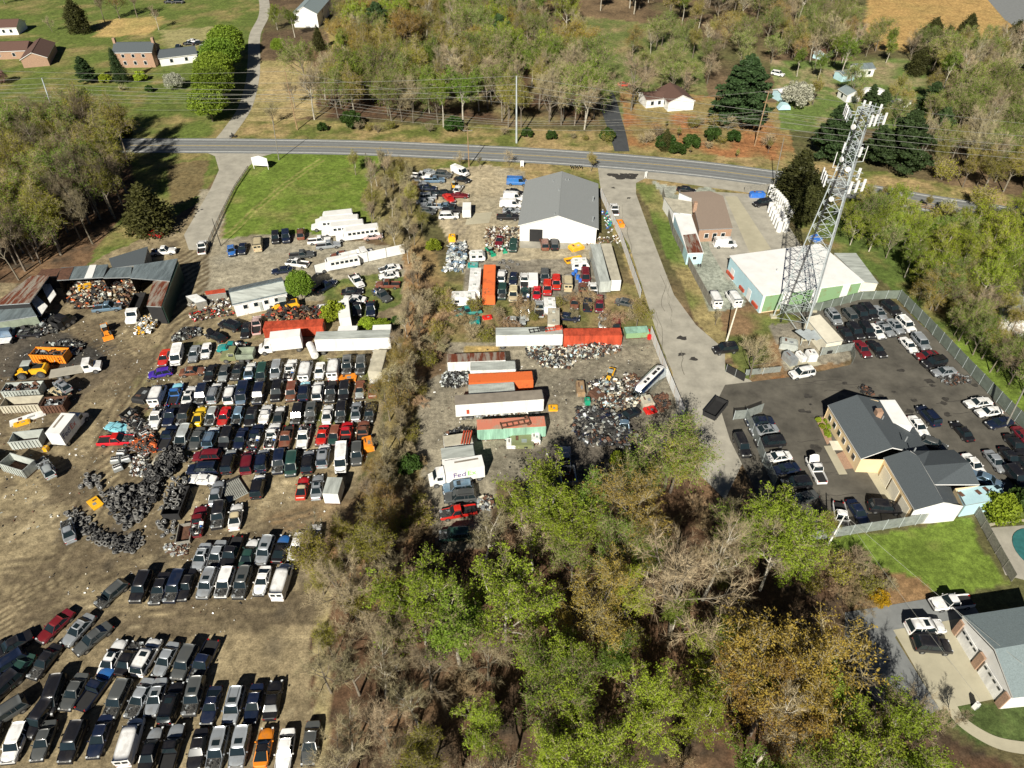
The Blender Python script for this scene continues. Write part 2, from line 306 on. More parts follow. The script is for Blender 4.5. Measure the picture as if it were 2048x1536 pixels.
def smooth(pts, n=6):
    out = []; P = [Vector(p) for p in pts]; P = [P[0] * 2 - P[1]] + P + [P[-1] * 2 - P[-2]]
    for i in range(1, len(P) - 2):
        for k in range(n):
            t = k / n; a, b_, c, d = P[i-1], P[i], P[i+1], P[i+2]
            out.append(tuple(.5 * ((2*b_) + (c - a)*t + (2*a - 5*b_ + 4*c - d)*t*t + (3*b_ - a - 3*c + d)*t**3)))
    out.append(tuple(P[-2])); return out
track([(390,500),(375,600),(350,690),(300,760),(240,850),(215,960),(150,1100),(60,1200),(-60,1280)], 2.6, (.34,.28,.17), .7)
for o_ in (-3,-2.1,-1.2,-.2,.8,1.7,2.6,3.4): track([(390,500),(375,600),(350,690),(300,760),(240,850),(215,960),(150,1100),(60,1200),(-60,1280)], .34, (.115,.09,.055), 1.1, (o_,))
for pts in ([(250,870),(330,1090),(480,1080),(640,1040)],[(60,1210),(300,1250),(480,1230),(640,1220)],[(130,640),(230,700),(300,740)],[(180,1000),(60,900),(-60,880)],[(200,1140),(420,1210),(620,1215)],[(0,1150),(150,1130),(330,1080)]): track(pts, .38, (.12,.095,.06), 1.0, (-.9,.9,-1.7,.1,2.2))
for pts in ([(820,355),(900,400),(930,470)],[(930,340),(915,440),(960,520),(1180,545)],[(1320,680),(1230,700),(1130,790),(1120,900)]): track(pts, .35, (.16,.14,.11), .6, (-.9,.9,-2))
track([(455,470),(560,380),(640,320)], .3, (.3,.27,.1), .8, (-.8,.8)); track([(440,520),(600,500),(800,540)], 2.5, (.3,.28,.22), .5)
r9 = np.random.RandomState(4)
for k_ in range(46):
    x_, y_ = r9.uniform(0, 1300), r9.uniform(380, 1400); p_ = G(x_, y_); C0 = mix_arr(C0, (.07,.06,.045), np.clip(1.4 - np.hypot(GX - p_.x + (n3-.5)*2, (GY - p_.y) * .8 + (n1-.5)*2) / r9.uniform(.5, 1.5), 0, 1) * .6)
C0 = C0 * (0.82 + .36 * n3[..., None])
nx, ny = len(xs), len(ys)
V = np.stack([GX.ravel(), GY.ravel(), np.zeros(GX.size)], 1); idx = np.arange(nx * ny).reshape(ny, nx)
q = np.stack([idx[:-1,:-1].ravel(), idx[:-1,1:].ravel(), idx[1:,1:].ravel(), idx[1:,:-1].ravel()], 1)
gm = bpy.data.materials.new('ground'); gm.use_nodes = True; nt = gm.node_tree; n = nt.nodes; l = nt.links; b = n['Principled BSDF']; b.inputs['Roughness'].default_value = .95; b.inputs['Specular IOR Level'].default_value = .15
at = n.new('ShaderNodeAttribute'); at.attribute_name = 'cover'; tc = n.new('ShaderNodeTexCoord'); mu = None
prev = at.outputs['Color']
for sc_, lo, hi in ((.9, .5, 1.5), (4.5, .62, 1.38), (.22, .72, 1.28)):
    no = n.new('ShaderNodeTexNoise'); no.inputs['Scale'].default_value = sc_; no.inputs['Detail'].default_value = 6; no.inputs['Roughness'].default_value = .7; l.new(tc.outputs['Object'], no.inputs['Vector'])
    mr = n.new('ShaderNodeMapRange'); mr.inputs['From Min'].default_value = .3; mr.inputs['From Max'].default_value = .7; mr.inputs['To Min'].default_value = lo; mr.inputs['To Max'].default_value = hi; l.new(no.outputs['Fac'], mr.inputs['Value'])
    vm = n.new('ShaderNodeVectorMath'); vm.operation = 'SCALE'; l.new(prev, vm.inputs[0]); l.new(mr.outputs[0], vm.inputs['Scale']); prev = vm.outputs[0]
l.new(prev, b.inputs['Base Color']); bp = n.new('ShaderNodeBump'); bp.inputs['Strength'].default_value = .5; bp.inputs['Distance'].default_value = .12; l.new(no.outputs['Fac'], bp.inputs['Height'])
no2 = n.new('ShaderNodeTexNoise'); no2.inputs['Scale'].default_value = 2.2; no2.inputs['Detail'].default_value = 6; l.new(tc.outputs['Object'], no2.inputs['Vector']); l.new(no2.outputs['Fac'], bp.inputs['Height']); l.new(bp.outputs[0], b.inputs['Normal'])
M['ground'] = gm
me = np_mesh('ground', V, [(q, 0)], [gm]); ca = me.color_attributes.new('cover', 'FLOAT_COLOR', 'POINT')
ca.data.foreach_set('color', np.concatenate([C0.reshape(-1, 3), np.ones((GX.size, 1))], 1).astype(np.float32).ravel())
tag(ob('ground', me), kind='structure')

# ---------------------------------------------------------------- paved sheets
def ribbon(pts, w, z, m, name=None, w2=None, mb=None):      # centre line of surveyed spots, width in metres
    P = [G(*p) if not isinstance(p, Vector) else p for p in pts]; own = mb is None; mb = mb or MB(); L = []
    for i, p in enumerate(P):
        d = (P[min(i + 1, len(P) - 1)] - P[max(i - 1, 0)]).normalized(); nn = Vector((-d.y, d.x, 0))
        ww = (w + ((w2 or w) - w) * i / (len(P) - 1)) / 2; L.append((p + nn * ww, p - nn * ww))
    for a, c in zip(L, L[1:]): mb.poly([(a[1].x, a[1].y, z), (c[1].x, c[1].y, z), (c[0].x, c[0].y, z), (a[0].x, a[0].y, z)], m)
    return struct(name, mb) if own else None
def sheet(name, px, z, m):
    mb = MB(); mb.poly([(*G(x, y).xy, z) for x, y in px][::-1], m); return struct(name, mb)
def smooth(pts, n=6):
    out = []; P = [Vector(p) for p in pts]; P = [P[0] * 2 - P[1]] + P + [P[-1] * 2 - P[-2]]
    for i in range(1, len(P) - 2):
        for k in range(n):
            t = k / n; a, b_, c, d = P[i-1], P[i], P[i+1], P[i+2]
            out.append(tuple(.5 * ((2*b_) + (c - a)*t + (2*a - 5*b_ + 4*c - d)*t*t + (3*b_ - a - 3*c + d)*t**3)))
    out.append(tuple(P[-2])); return out
ROAD = smooth([(-500,300),(0,291),(240,291),(480,292),(700,295),(900,303),(1080,312),(1250,324),(1400,338),(1540,356),(1650,372),(1770,391),(1860,407),(1950,421),(2060,440),(2400,520)])
RP = [G(*p) for p in ROAD]
ribbon(ROAD, 10.6, .05, 'asphalt', 'road')
def offset(P, o):
    out = []
    for i, p in enumerate(P):
        d = (P[min(i + 1, len(P) - 1)] - P[max(i - 1, 0)]).normalized(); out.append(p + Vector((-d.y, d.x, 0)) * o)
    return out
mb = MB()
for o_, m_ in ((4.2, 'line_white'), (-4.2, 'line_white'), (.12, 'line_yellow'), (-.14, 'line_yellow')): ribbon(offset(RP, o_), .22 if abs(o_) > 1 else .14, .062, m_, mb=mb)
struct('road_markings', mb)
mb = MB()
for o_ in (1.35, 3.05, -1.35, -3.05): ribbon(offset(RP, o_), .55, .057, 'asphalt_worn', mb=mb)
struct('road_wheel_tracks', mb)
sheet('driveway', [(430,312),(505,312),(498,332),(470,372),(440,430),(412,500),(378,500),(368,470),(420,380),(438,340)], .03, 'old_asphalt')
sheet('far_road', [(1950,-30),(2040,-30),(2300,160),(2100,100),(2010,40)], .03, 'asphalt')
ribbon(smooth([(440,285),(462,258),(490,215),(505,160),(508,120),(510,70),(528,30),(525,-10),(500,-60)]), 4.6, .035, 'old_asphalt', 'lane')
sheet('crossing_apron', [(410,304),(560,303),(520,315),(498,332),(440,330),(438,316)], .04, 'old_asphalt')
ribbon(smooth([(1244,303),(1236,270),(1225,235),(1210,190),(1188,165)]), 4.4, .035, 'new_asphalt', 'house_driveway', w2=7)
sheet('side_road', [(1195,330),(1330,340),(1540,362),(1545,385),(1500,386),(1440,378),(1330,362),(1290,357),(1272,366),(1272,388),(1300,465),(1348,590),(1392,650),(1450,700),(1450,742),(1500,760),(1545,800),(1450,1000),(1330,880),(1352,820),(1345,745),(1318,680),(1276,546),(1258,490),(1208,409),(1200,370)], .03, 'old_asphalt')
sheet('parking_apron', [(1400,382),(1500,388),(1545,400),(1620,520),(1560,560),(1455,560),(1420,500)], .025, 'old_asphalt')
sheet('concrete_strip', [(1450,393),(1474,393),(1542,498),(1500,508)], .04, 'concrete')
sheet('parking_lot', [(1450,770),(1600,752),(1700,730),(1708,715),(1640,640),(1560,625),(1640,600),(1770,598),(1800,612),(1960,755),(2120,880),(2120,980),(1960,990),(1935,1030),(1600,1085),(1520,1000),(1460,880),(1435,800)], .034, 'lot_asphalt')
sheet('street', [(1690,1225),(1770,1212),(1870,1195),(1935,1190),(1960,1230),(1900,1260),(1800,1260),(1790,1275),(1880,1420),(1830,1440),(1750,1400),(1690,1300)], .03, 'asphalt')
sheet('concrete_driveway', [(1786,1260),(1870,1246),(1930,1235),(2000,1380),(1990,1398),(1880,1420),(1850,1370)], .045, 'concrete')
ribbon(smooth([(1895,1400),(1920,1440),(1965,1472),(2010,1490),(2080,1500)]), 1.5, .05, 'concrete', 'garden_path')
sheet('pool_deck', [(1976,1056),(2200,1040),(2200,1200),(2010,1150)], .03, 'old_asphalt')
mb = MB(); mb.poly([G(2084,1104)+Vector((3.2*math.cos(t)*1.2, 4.2*math.sin(t), .12)) for t in [i*math.pi/14 for i in range(28)]], 'cover'); tag(mb.build('pool_cover'), 'dark teal pool cover on the paved deck at the right edge', 'pool cover')
ribbon(smooth([(1975,1052),(2010,1044),(2100,1040)]), .5, .12, 'concrete', 'pool_coping')
struct('building_slab', MB().poly([(*G(x, y).xy, .03) for x, y in [(985,440),(1045,440),(1045,400),(980,400)]][::-1], 'concrete')) if False else None
sheet('concrete_pad', [(937,428),(985,424),(978,446),(930,450)], .03, 'concrete'); sheet('building_pad', [(1040,478),(1200,487),(1205,500),(1040,496)], .03, 'old_asphalt')
mb = MB()
for k in range(9):
    x0, y0 = 1492 + k * 9.5, 395 + k * 13; ribbon([(x0, y0), (x0 + 27, y0 - 2)], .12, .036, 'line_faint', mb=mb)
for k in range(6): a = ZP('N', [(830 + k*16, 700 + k*28), (915 + k*8, 690 + k*28)]); ribbon(a, .14, .036, 'line_faint', mb=mb)
struct('parking_markings', mb)

def blob_patch(mb, x, y, r_, z, m, rr):
    p = G(x, y); n_ = 11; pts = []
    for k in range(n_): a = 2*math.pi*k/n_; q_ = r_ * rr.uniform(.55, 1.2); pts.append((p.x + math.cos(a)*q_*1.3, p.y + math.sin(a)*q_, z))
    mb.poly(pts, m)
rr = random.Random(12); mb = MB()
for (x0,x1,y0,y1,n_,z_) in ((1560,1900,760,830,16,.046),(1600,1640,840,1040,5,.046),(1800,1960,700,880,10,.046),(1225,1260,370,420,2,.044),(1320,1400,600,740,3,.044)):
    for k in range(n_): blob_patch(mb, rr.uniform(x0,x1), rr.uniform(y0,y1), rr.uniform(.25,.9), z_ + k*.0004, 'oil_stain', rr)
struct('oil_stains', mb); mb = MB()
for (x0,x1,y0,y1,n_,z_,hz) in ((1500,1940,765,840,16,.05,1),(1560,1640,850,1030,6,.05,1),(1225,1250,380,460,3,.048,0),(1300,1370,520,740,6,.048,0),(1700,1760,1230,1380,5,.04,0)):
    for k in range(n_):
        x, y = rr.uniform(x0,x1), rr.uniform(y0,y1); pts = [(x,y)]
        for j in range(rr.randint(4,9)): x += rr.uniform(6,16) if hz else rr.uniform(-4,7); y += rr.uniform(-3,2.5) if hz else rr.uniform(6,13); pts.append((x,y))
        ribbon(pts, rr.uniform(.06,.14), z_ + k*.0003, 'lot_crack' if hz else 'crack', mb=mb)
struct('asphalt_cracks', mb)
mb = MB()
for k in range(7): blob_patch(mb, 1225 + k*7 + (k%2)*3, 350 + (k%3)*3, 1.2, .047 + k*.0004, 'oil_stain', rr)
struct('dark_patch', mb)
# ---------------------------------------------------------------- vehicles
ORD = ['first','second','third','fourth','fifth','sixth','seventh','eighth','ninth','tenth','eleventh','twelfth','thirteenth','fourteenth','fifteenth','sixteenth','seventeenth','eighteenth']
KIND = dict(S='sedan', C='coupe', W='hatchback', U='suv', M='minivan', V='cargo_van', P='pickup_truck')
WORD = dict(S='sedan', C='coupe', W='hatchback', U='SUV', M='minivan', V='cargo van', P='pickup truck')
DIM = dict(S=(4.8,1.82,1.45,.92), C=(4.65,1.82,1.32,.88), W=(4.4,1.78,1.5,.92), U=(4.85,1.92,1.8,1.08), M=(5.0,1.96,1.78,1.04), V=(5.5,2.02,2.15,1.2), P=(5.6,1.96,1.82,1.06))
GH = dict(S=(.20,.06,-.2,-.33), C=(.17,.02,-.16,-.39), W=(.22,.08,-.38,-.48), U=(.24,.12,-.42,-.49), M=(.33,.17,-.44,-.495), V=(.35,.24,-.485,-.497), P=(.2,.1,-.07,-.1))
def slot(o, m):
    for s in o.material_slots:
        if s.material and s.material.name.startswith('paint_'): s.link = 'OBJECT'; s.material = m
CAR = {}
def car_parts(ty):
    L, W, H, B = DIM[ty]; w = W / 2; wb, rf, rr, rb = [g * L for g in GH[ty]]; pc = paint('s'); parts = {}
    nose, tail = L / 2, -L / 2
    hood0 = B - .02; hood1 = B - (.16 if ty in 'SC' else .12) - (.1 if ty in 'MV' else 0)
    deck = {'S': B + .0, 'C': B + .02}.get(ty, B)
    # lower body: rings from tail to nose
    def ztop(x):
        if x > wb: return hood0 + (hood1 - hood0) * (x - wb) / (nose - wb)
        return B if x > rb else deck
    xs_ = [tail, tail + .08, tail + .25, tail + .6, rb, (rb + rr) / 2, 0, rf, wb, wb + .02, (wb + nose) / 2, nose - .6, nose - .3, nose - .12, nose]
    xs_ = sorted(set(round(x, 3) for x in xs_))
    b = MB(); rings = []
    for x in xs_:
        e = abs(x) / (L / 2); k = 1 - (.22 if ty in 'SCW' else .12) * max(0, (e - .62) / .38) ** 2.4; zt = ztop(x) - (.1 if e > .99 else 0)
        inb = ty == 'P' and x < rb; eng = x > wb
        zc = .72 if inb else zt - (.1 if eng else 0)
        zl = .28 if e < .97 else .36
        half = [(w * k * .9, zl), (w * k, zl + .22), (w * k, zt - .16), (w * k * .95, zt - .03), (w * k * .89, zt), (w * k * .85, zc if (inb or eng) else zt + .01)]
        ring = [(x, y, z) for y, z in half] + [(x, -y, z) for y, z in reversed(half)]
        rings.append((len(b.v), x)); b.v += ring
    kp, kd, ke = b.mi(pc), b.mi('dark'), b.mi('engine')
    for (i0, x0), (i1, x1) in zip(rings, rings[1:]):
        xm = (x0 + x1) / 2
        for j in range(12):
            h = (j + 1) % 12; mm = kp
            if j == 11: mm = kd
            if j == 5: mm = ke if xm > wb else (kd if ty == 'P' and xm < rb else kp)
            b.f.append((i0 + j, i0 + h, i1 + h, i1 + j)); b.m.append(mm)
    b.f.append(tuple(range(rings[0][0] + 11, rings[0][0] - 1, -1))); b.m.append(kp)
    i = rings[-1][0]; b.f.append(tuple(range(i, i + 12))); b.m.append(kp)
    for x in (-.31 * L, .31 * L):                                     # arches
        for s in (-1, 1): b.tube((x, s * (w - .12), .34), (x, s * (w + .006), .34), .4, 'dark', n=12)
    b.box((nose + .0, 0, .42), (.14, W * .86, .2), 'dark'); b.box((tail - .0, 0, .42), (.14, W * .84, .2), pc)
    if ty == 'P': b.box(((rb + tail) / 2 + .02, 0, .76), (rb - tail - .2, W * .76, .06), 'dark')
    for s in (-1, 1): b.box((wb - .28, s * (w + .1), B + .08), (.12, .2, .14), pc)
    # roof line, pillars
    rw = w * (.7 if ty in 'SC' else .74 if ty in 'WP' else .8); rz = H - .04; bw = w * .91
    if ty == 'V': rw = w * .9
    P = lambda x, s, z, ww: Vector((x, s * ww, z))
    for s in (-1, 1):
        b.tube(P(wb - .03, s, B, bw), P(rf, s, rz, rw), .045, pc, n=4); b.tube(P(rb + .03, s, B, bw), P(rr, s, rz, rw), .06, pc, n=4)
        xm = (rf + rr) / 2 + .1
        if ty not in 'PV': b.tube(P(xm, s, B, bw), P(xm, s, rz, rw), .045, pc, n=4)
        if ty in 'UM': b.tube(P(rr + .9, s, B, bw), P(rr + .9, s, rz, rw), .05, pc, n=4)
    xs0 = rf - .9 if ty == 'V' else None
    if ty == 'V':
        for s in (-1, 1): b.poly([P(xs0, s, B - .01, bw + .01), P(rb, s, B - .01, bw + .01), P(rr, s, rz, rw + .01), P(xs0, s, rz, rw + .01)][::s], pc)
        b.poly([P(rb - .01, 1, B, bw), P(rb - .01, -1, B, bw), P(rr - .01, -1, rz, rw), P(rr - .01, 1, rz, rw)], pc)
    parts['body'] = b.mesh('body')
    g = MB(); t = .02
    g.hexa([P(wb - .02, -1, B, bw - .03), P(wb + .02, -1, B, bw - .03), P(wb + .02, 1, B, bw - .03), P(wb - .02, 1, B, bw - .03), P(rf, -1, rz, rw - .02), P(rf + .03, -1, rz, rw - .02), P(rf + .03, 1, rz, rw - .02), P(rf, 1, rz, rw - .02)], 'glass'); parts['windshield'] = g.mesh('windshield')
    g = MB()
    if ty == 'V':
        for s in (-1, 1): g.box((rb - .03, s * .42, 1.62), (.04, .6, .42), 'glass')
    else: g.hexa([P(rb - .02, -1, B, bw - .05), P(rb + .03, -1, B, bw - .05), P(rb + .03, 1, B, bw - .05), P(rb - .02, 1, B, bw - .05), P(rr - .03, -1, rz, rw - .04), P(rr, -1, rz, rw - .04), P(rr, 1, rz, rw - .04), P(rr - .03, 1, rz, rw - .04)], 'glass')
    parts['rear_window'] = g.mesh('rear_window')
    for s, nm in ((1, 'sideA'), (-1, 'sideB')):
        g = MB(); e = -.02 * s; x2, x3 = (xs0, xs0) if ty == 'V' else (rb + .06, rr)
        a = [P(wb - .05, s, B, bw), P(x2, s, B, bw), P(x3, s, rz, rw), P(rf, s, rz, rw)]; c = [p + Vector((0, e, 0)) for p in a]
        g.v += [tuple(p) for p in a + c]; k = g.mi('glass')
        for f in ((0,1,2,3),(7,6,5,4),(0,4,5,1),(1,5,6,2),(2,6,7,3),(3,7,4,0)): g.f.append(f); g.m.append(k)
        parts[nm] = g.mesh('side_window')
    g = MB(); nxx, nyy = 6, 6; k = g.mi(pc); x0, x1 = rr - .04, rf + .05
    for lay_ in (0, 1):
        for i in range(nxx + 1):
            for j in range(nyy + 1):
                u, v = i / nxx, j / nyy * 2 - 1; dome = .05 * (1 - v * v) + .02 * (1 - (2*u-1)**2)
                ed = .0 if 0 < i < nxx else .02
                g.v.append((x0 + (x1 - x0) * (u + .02*(v*v)*(1-2*u)), v * (rw + .03) * (1 - .07 * abs(2*u-1)**2), (rz + dome - ed - (.02 if abs(v) > .99 else 0)) if lay_ else rz - .03))
    n2_ = nyy + 1; o2 = (nxx + 1) * n2_
    for i in range(nxx):
        for j in range(nyy): q_ = [i*n2_+j, (i+1)*n2_+j, (i+1)*n2_+j+1, i*n2_+j+1]; g.f.append(tuple(o2 + z for z in q_)); g.m.append(k)
    for i in range(nxx):
        for j in (0, nyy): g.f.append((i*n2_+j, (i+1)*n2_+j, o2+(i+1)*n2_+j, o2+i*n2_+j)); g.m.append(k)
    for j in range(nyy):
        for i in (0, nxx): g.f.append((i*n2_+j, i*n2_+j+1, o2+i*n2_+j+1, o2+i*n2_+j)); g.m.append(k)
    parts['roof'] = g.mesh('roof', True)
    g = MB(); k = g.mi(pc); nxx, nyy = 4, 6; x0, x1 = wb + .06, nose - .08
    for i in range(nxx + 1):
        for j in range(nyy + 1):
            u, v = i / nxx, j / nyy * 2 - 1; zz = hood0 + (hood1 - hood0) * (x0 + (x1-x0)*u - wb) / (nose - wb)
            g.v.append((x0 + (x1 - x0) * u - (.22 * v * v * u), v * w * .87 * (1 - (.2 if ty in 'SCW' else .1) * u ** 2.2), zz + .05 * (1 - v * v * v * v) + .01 - (.09 if i == nxx else 0)))
    for i in range(nxx):
        for j in range(nyy): g.f.append((i*n2_+j, (i+1)*n2_+j, (i+1)*n2_+j+1, i*n2_+j+1)); g.m.append(k)
    parts['hood'] = g.mesh('hood', True)
    g = MB(); r_ = random.Random(5)
    for k_ in range(14): g.box((wb + .15 + r_.random() * (nose - wb - .35), (r_.random() - .5) * w * 1.5, hood1 - .05), (r_.uniform(.1,.4), r_.uniform(.1,.5), r_.uniform(.1,.22)), r_.choice(['engine','engine','dark','steel']), rz=r_.random())
    parts['engine'] = g.mesh('engine')
    g = MB(); g.box(((rf + rr) / 2 + (rf - rr) * .2, 0, rz + .07), (.62, rw * 1.15, .02), 'glass'); parts['sunroof'] = g.mesh('sunroof')
    for k_, m_, xx in (('headlight', 'lens', nose - .1), ('taillight', 'red_lens', tail + .06)):
        for s, sn in ((1, 'A'), (-1, 'B')): g = MB(); g.box((xx, s * w * .72, (.72 if ty in 'SCW' else .85)), (.16, .24, .12), m_); parts[k_ + sn] = g.mesh(k_)
    if ty == 'P' :
        g = MB(); r_ = random.Random(9)
        for k_ in range(26): g.box((tail + .3 + r_.random() * (rb - tail - .6), (r_.random() - .5) * W * .7, .85 + r_.random() * .3), [r_.uniform(.1,.7) for _ in '123'], r_.choice(['engine','white_box','rust','steel','dark','tyre','blue_plastic']), rot=Matrix.Rotation(r_.random()*3, 3, (r_.random(), r_.random(), 1)))
        parts['load'] = g.mesh('load')
    g = MB(); g.tube((0, -.11, 0), (0, .11, 0), .33, 'tyre', n=14); g.tube((0, -.12, 0), (0, .12, 0), .2, 'rim', n=10); parts['wheel'] = g.mesh('wheel')
    g = MB()
    for y in (-.3, .3): g.tube((rr + .1, y*w*1.8, rz + .13), (rf - .25, y*w*1.8, rz + .13), .02, 'dark', n=4)
    parts['roof_rails'] = g.mesh('roof_rails')
    CAR[ty] = parts
for ty_ in DIM: car_parts(ty_)
def car(ty, col, pos, head, opts='', label='', group=None, z=0.0, roll=0.0, name=None, scale=1.0, cat=None):
    L, W, H, B = DIM[ty]; pt = CAR[ty]; t = thing(name or KIND[ty], label, cat or {'P':'pickup truck','U':'SUV','V':'van','M':'minivan'}.get(ty, 'car'), (pos.x, pos.y, z), head, group)
    if roll: t.rotation_euler = (roll, 0, head)
    rv = random.Random(int(pos.x * 31 + pos.y * 17)); t.scale = (scale * rv.uniform(.95, 1.05), scale * rv.uniform(.97, 1.04), scale * rv.uniform(.94, 1.05))
    pm = paint(col)
    def add(nm, key=None, m=None, parent=None):
        o = ob(nm, pt[key or nm], parent or t)
        if m is not None: slot(o, m)
        return o
    hc = rc = None; oo = opts; i = 0
    while i < len(opts):
        if opts[i] == 'h': hc = opts[i+1]; i += 1  # hood tone: mostly sky glare painted in as colour, some odd-coloured hoods
        elif opts[i] == 'f': rc = opts[i+1]; i += 1
        i += 1
    body = add('body', m=pm); roof = add('roof', m=paint(rc) if rc else pm)
    if rc: roof['label'] = PNAME[rc] + ' roof'
    if 'z' not in oo: add('windshield'); add('rear_window'); add('side_window', 'sideA'); add('side_window', 'sideB')
    if 'x' in oo: add('engine')
    else:
        h = add('hood', m=paint(hc) if hc else pm)
        if 'a' in oo:
            wb = GH[ty][0] * L; h.location = (wb, 0, B); h.rotation_euler = (0, -R(62), 0)
            me = h.data; h.location = Vector((wb, 0, B)) - Matrix.Rotation(-R(62), 3, 'Y') @ Vector((wb, 0, B)); add('engine')
        if hc: h['label'] = PNAME[hc] + ' hood, glare-toned on most nose-away cars'
    if 'u' in oo and ty != 'C' : add('sunroof', parent=roof)
    if 'i' in oo: add('roof_rails', parent=roof)
    if 'j' in oo and ty == 'P': add('load')
    for k in ('A', 'B'): add('headlight', 'headlight' + k); add('taillight', 'taillight' + k)
    if 'n' not in oo:
        for x in (-.31, .31):
            for s in (-1, 1): wv = add('wheel'); wv.location = (x * L, s * (W / 2 - .11), .33)
    return t
STATE = lambda o, ty: ('hoodless ' if 'x' in o else 'raised hood ' if 'a' in o else 'scrap laden ' if 'j' in o else 'gutted ' if 'z' in o else 'sunroofed ' if 'u' in o else 'roof railed ' if 'i' in o else '')
def heading(tag_, x, y, dx, dy):       # heading of a line drawn near (x,y)
    a = Z(tag_, x - dx / 2, y - dy / 2, .7); b = Z(tag_, x + dx / 2, y + dy / 2, .7); d = b - a; return math.atan2(d.y, d.x)
def row(desc, ref, group, items, scale=1.0):
    """items: 'TAGx,y TYPE COLOUR opts' ; '^' nose away from the camera, otherwise towards it; @dx:dy own axis"""
    base = heading(*ref) if ref else 0; out = []
    for k, it in enumerate(items.split(';')):
        p = it.split(); tg = p[0][0]; x, y = [float(a) for a in p[0][1:].split(',')]; ty, c = p[1], p[2]; o = p[3] if len(p) > 3 else ''
        h = base
        if '@' in o:
            o, ax = o.split('@'); dx, dy = [float(a) for a in ax.split(':')]; h = heading(tg, x, y, dx, dy)
        elif '^' not in o: h += math.pi
        pos = Z(tg, x, y, .75 if ty not in 'VM' else 1.0); out.append((pos, ty, c, o, h))
    out.sort(key=lambda q_: q_[0].x / max(20, q_[0].y))
    for k, (pos, ty, c, o, h) in enumerate(out):
        col = PNAME[c]; rn = random.Random(int(pos.x * 100)); 
        extra = STATE(o, ty)
        lab = f"{extra}{col} {WORD[ty]}, {ORD[k]} from left {desc}" if len(out) > 1 else f"{extra}{col} {WORD[ty]} {desc}"
        if len(lab.split()) > 16: lab = lab[len(extra):]
        if len(lab.split()) > 16: lab = lab.replace('in the ', 'in ')
        car(ty, c, pos, h + rn.uniform(-.03, .03), o, lab, group, scale=scale)
LY = 'wrecked cars in the left yard'
row('in the top row of the left yard', ('A',700,560,40,-160), LY, "A425,545 S r;A610,510 V w;A865,490 S s;A1040,445 S w;A1620,140 S k")
row('standing crosswise above the rows', None, LY, "A1420,400 P t j@-300:20;A840,745 S c @200:-20;A365,770 W v @-230:40;A1390,75 U k @-200:-60;A1180,230 S k a@-180:-70")
row('in the second row of the left yard', ('B',700,600,45,-230), LY, "A1100,770 S k ;A1300,770 S g hl;A1495,740 S k x;A1680,740 S u ^hwfw;A1850,770 M d x;B325,620 U s ;B500,610 P w ^j;B690,620 V w ^;B865,625 S w ;B1040,595 V w ^;B1205,560 U g xu;B1375,560 U g x")
row('in the third row of the left yard', ('A',330,1090,140,-340), LY, "A330,1090 V w ^;A590,1080 P b ^hq;A790,1095 S w ^u;A970,1090 U n x;A1165,1065 U s ^hwi;A1390,1060 M w ^;A1570,1080 V n hu;A1810,1080 U n x;B335,880 U k i;B515,890 U c ;B675,880 U n ^hq;B845,880 U w ^;B1005,880 P k x;B1170,880 U k ;B1365,860 S c hl;B1530,840 S c ^hw")
row('in the fourth row of the left yard', ('C',910,240,110,-260), LY, "C910,230 P w j;C1110,200 P n ;C1290,210 U k x;C1490,210 C y ^;C1660,215 W l x;C1830,220 S r ;D215,190 W u x;D370,190 S k ;D545,160 S w ^z;D710,180 C g ^hw;D930,170 U k x;D1095,155 U g xu;D1295,165 S w ^;D1460,150 U k x;D1640,130 S s ^u;D1800,150 W k x")
row('in the fifth row of the left yard', ('D',630,430,80,-270), LY, "C1060,500 P n @90:-190;C1265,490 M l x;C1460,520 S g ;C1655,510 U u ^hwi;C1860,530 U k ;D250,460 S n ;D430,430 P n ^j;D630,430 P w ^j;D800,450 P c ;D1010,440 P w j;D1230,420 C r ;D1375,420 W c hd;D1520,400 P r ^;D1720,390 P c ^")
row('in the sixth row of the left yard', ('D',330,730,60,-280), LY, "D110,740 U k ^hl;D330,730 M m ^;D510,730 U n ^hs;D710,740 U n x;D860,760 M d ;D1060,740 U k ^hs;D1245,670 U s ^hwu;D1460,700 V w ;D1650,650 U g ")
row('in the short row below the sixth', ('D',990,1050,40,-250), LY, "D990,1050 C r ^fe;D1170,1040 S s ^u;D460,1040 U k ^hw;F385,290 S s ^")
row('among the tyre heaps', ('F',590,540,50,-300), LY, "F195,590 P m ^j;F410,530 U k x;F590,540 S w ^fe;C1600,765 U m @-280:10;C1540,940 U n i@-280:10;C1530,1080 S w z@-300:-20")
row('in the first row below the tyres', ('F',900,900,80,-240), LY, "F225,970 S s u;F385,950 S s x;F545,930 P k ;F730,930 S d ^hw;F900,900 U s u;F1070,880 C k ^hb;F1235,860 S w ;F1405,790 P w ^")
row('in the second row below the tyres', ('F',475,1240,90,-270), LY, "F-215,1300 S k x;F-60,1260 U k ;F60,1260 S k ;G1355,205 U k ;F290,1250 U s u;F475,1240 U w x;F660,1240 U g xu;F870,1220 C w u;F1080,1220 V w ^" .replace('F-60,1260 U k ;', 'F-50,1280 U n x;'))
row('in the slanting line at the left edge', ('G',750,620,-240,250), LY, "G1070,270 W g a@-230:200;G530,580 S m @-230:220;G750,620 S s u@-240:260;G890,700 S g @-280:230;G110,770 S k @-260:150;G430,920 S k x@-170:220;G60,960 U n @-200:130;G180,1010 S d @-170:210;G60,1420 U g @-230:150;G380,1470 U k @-150:220;G-150,870 S k @-230:150;G20,1180 U k @-200:180;G-150,1280 U g @-200:180", 1.0)
row('in the third row from the bottom', ('G',1080,880,150,-260), LY, "G1080,880 S w ^u;G1235,890 S k x^;G1410,880 U w ^u;H760,440 S s ;H950,470 U g ;H1140,460 P n x", 1.0)
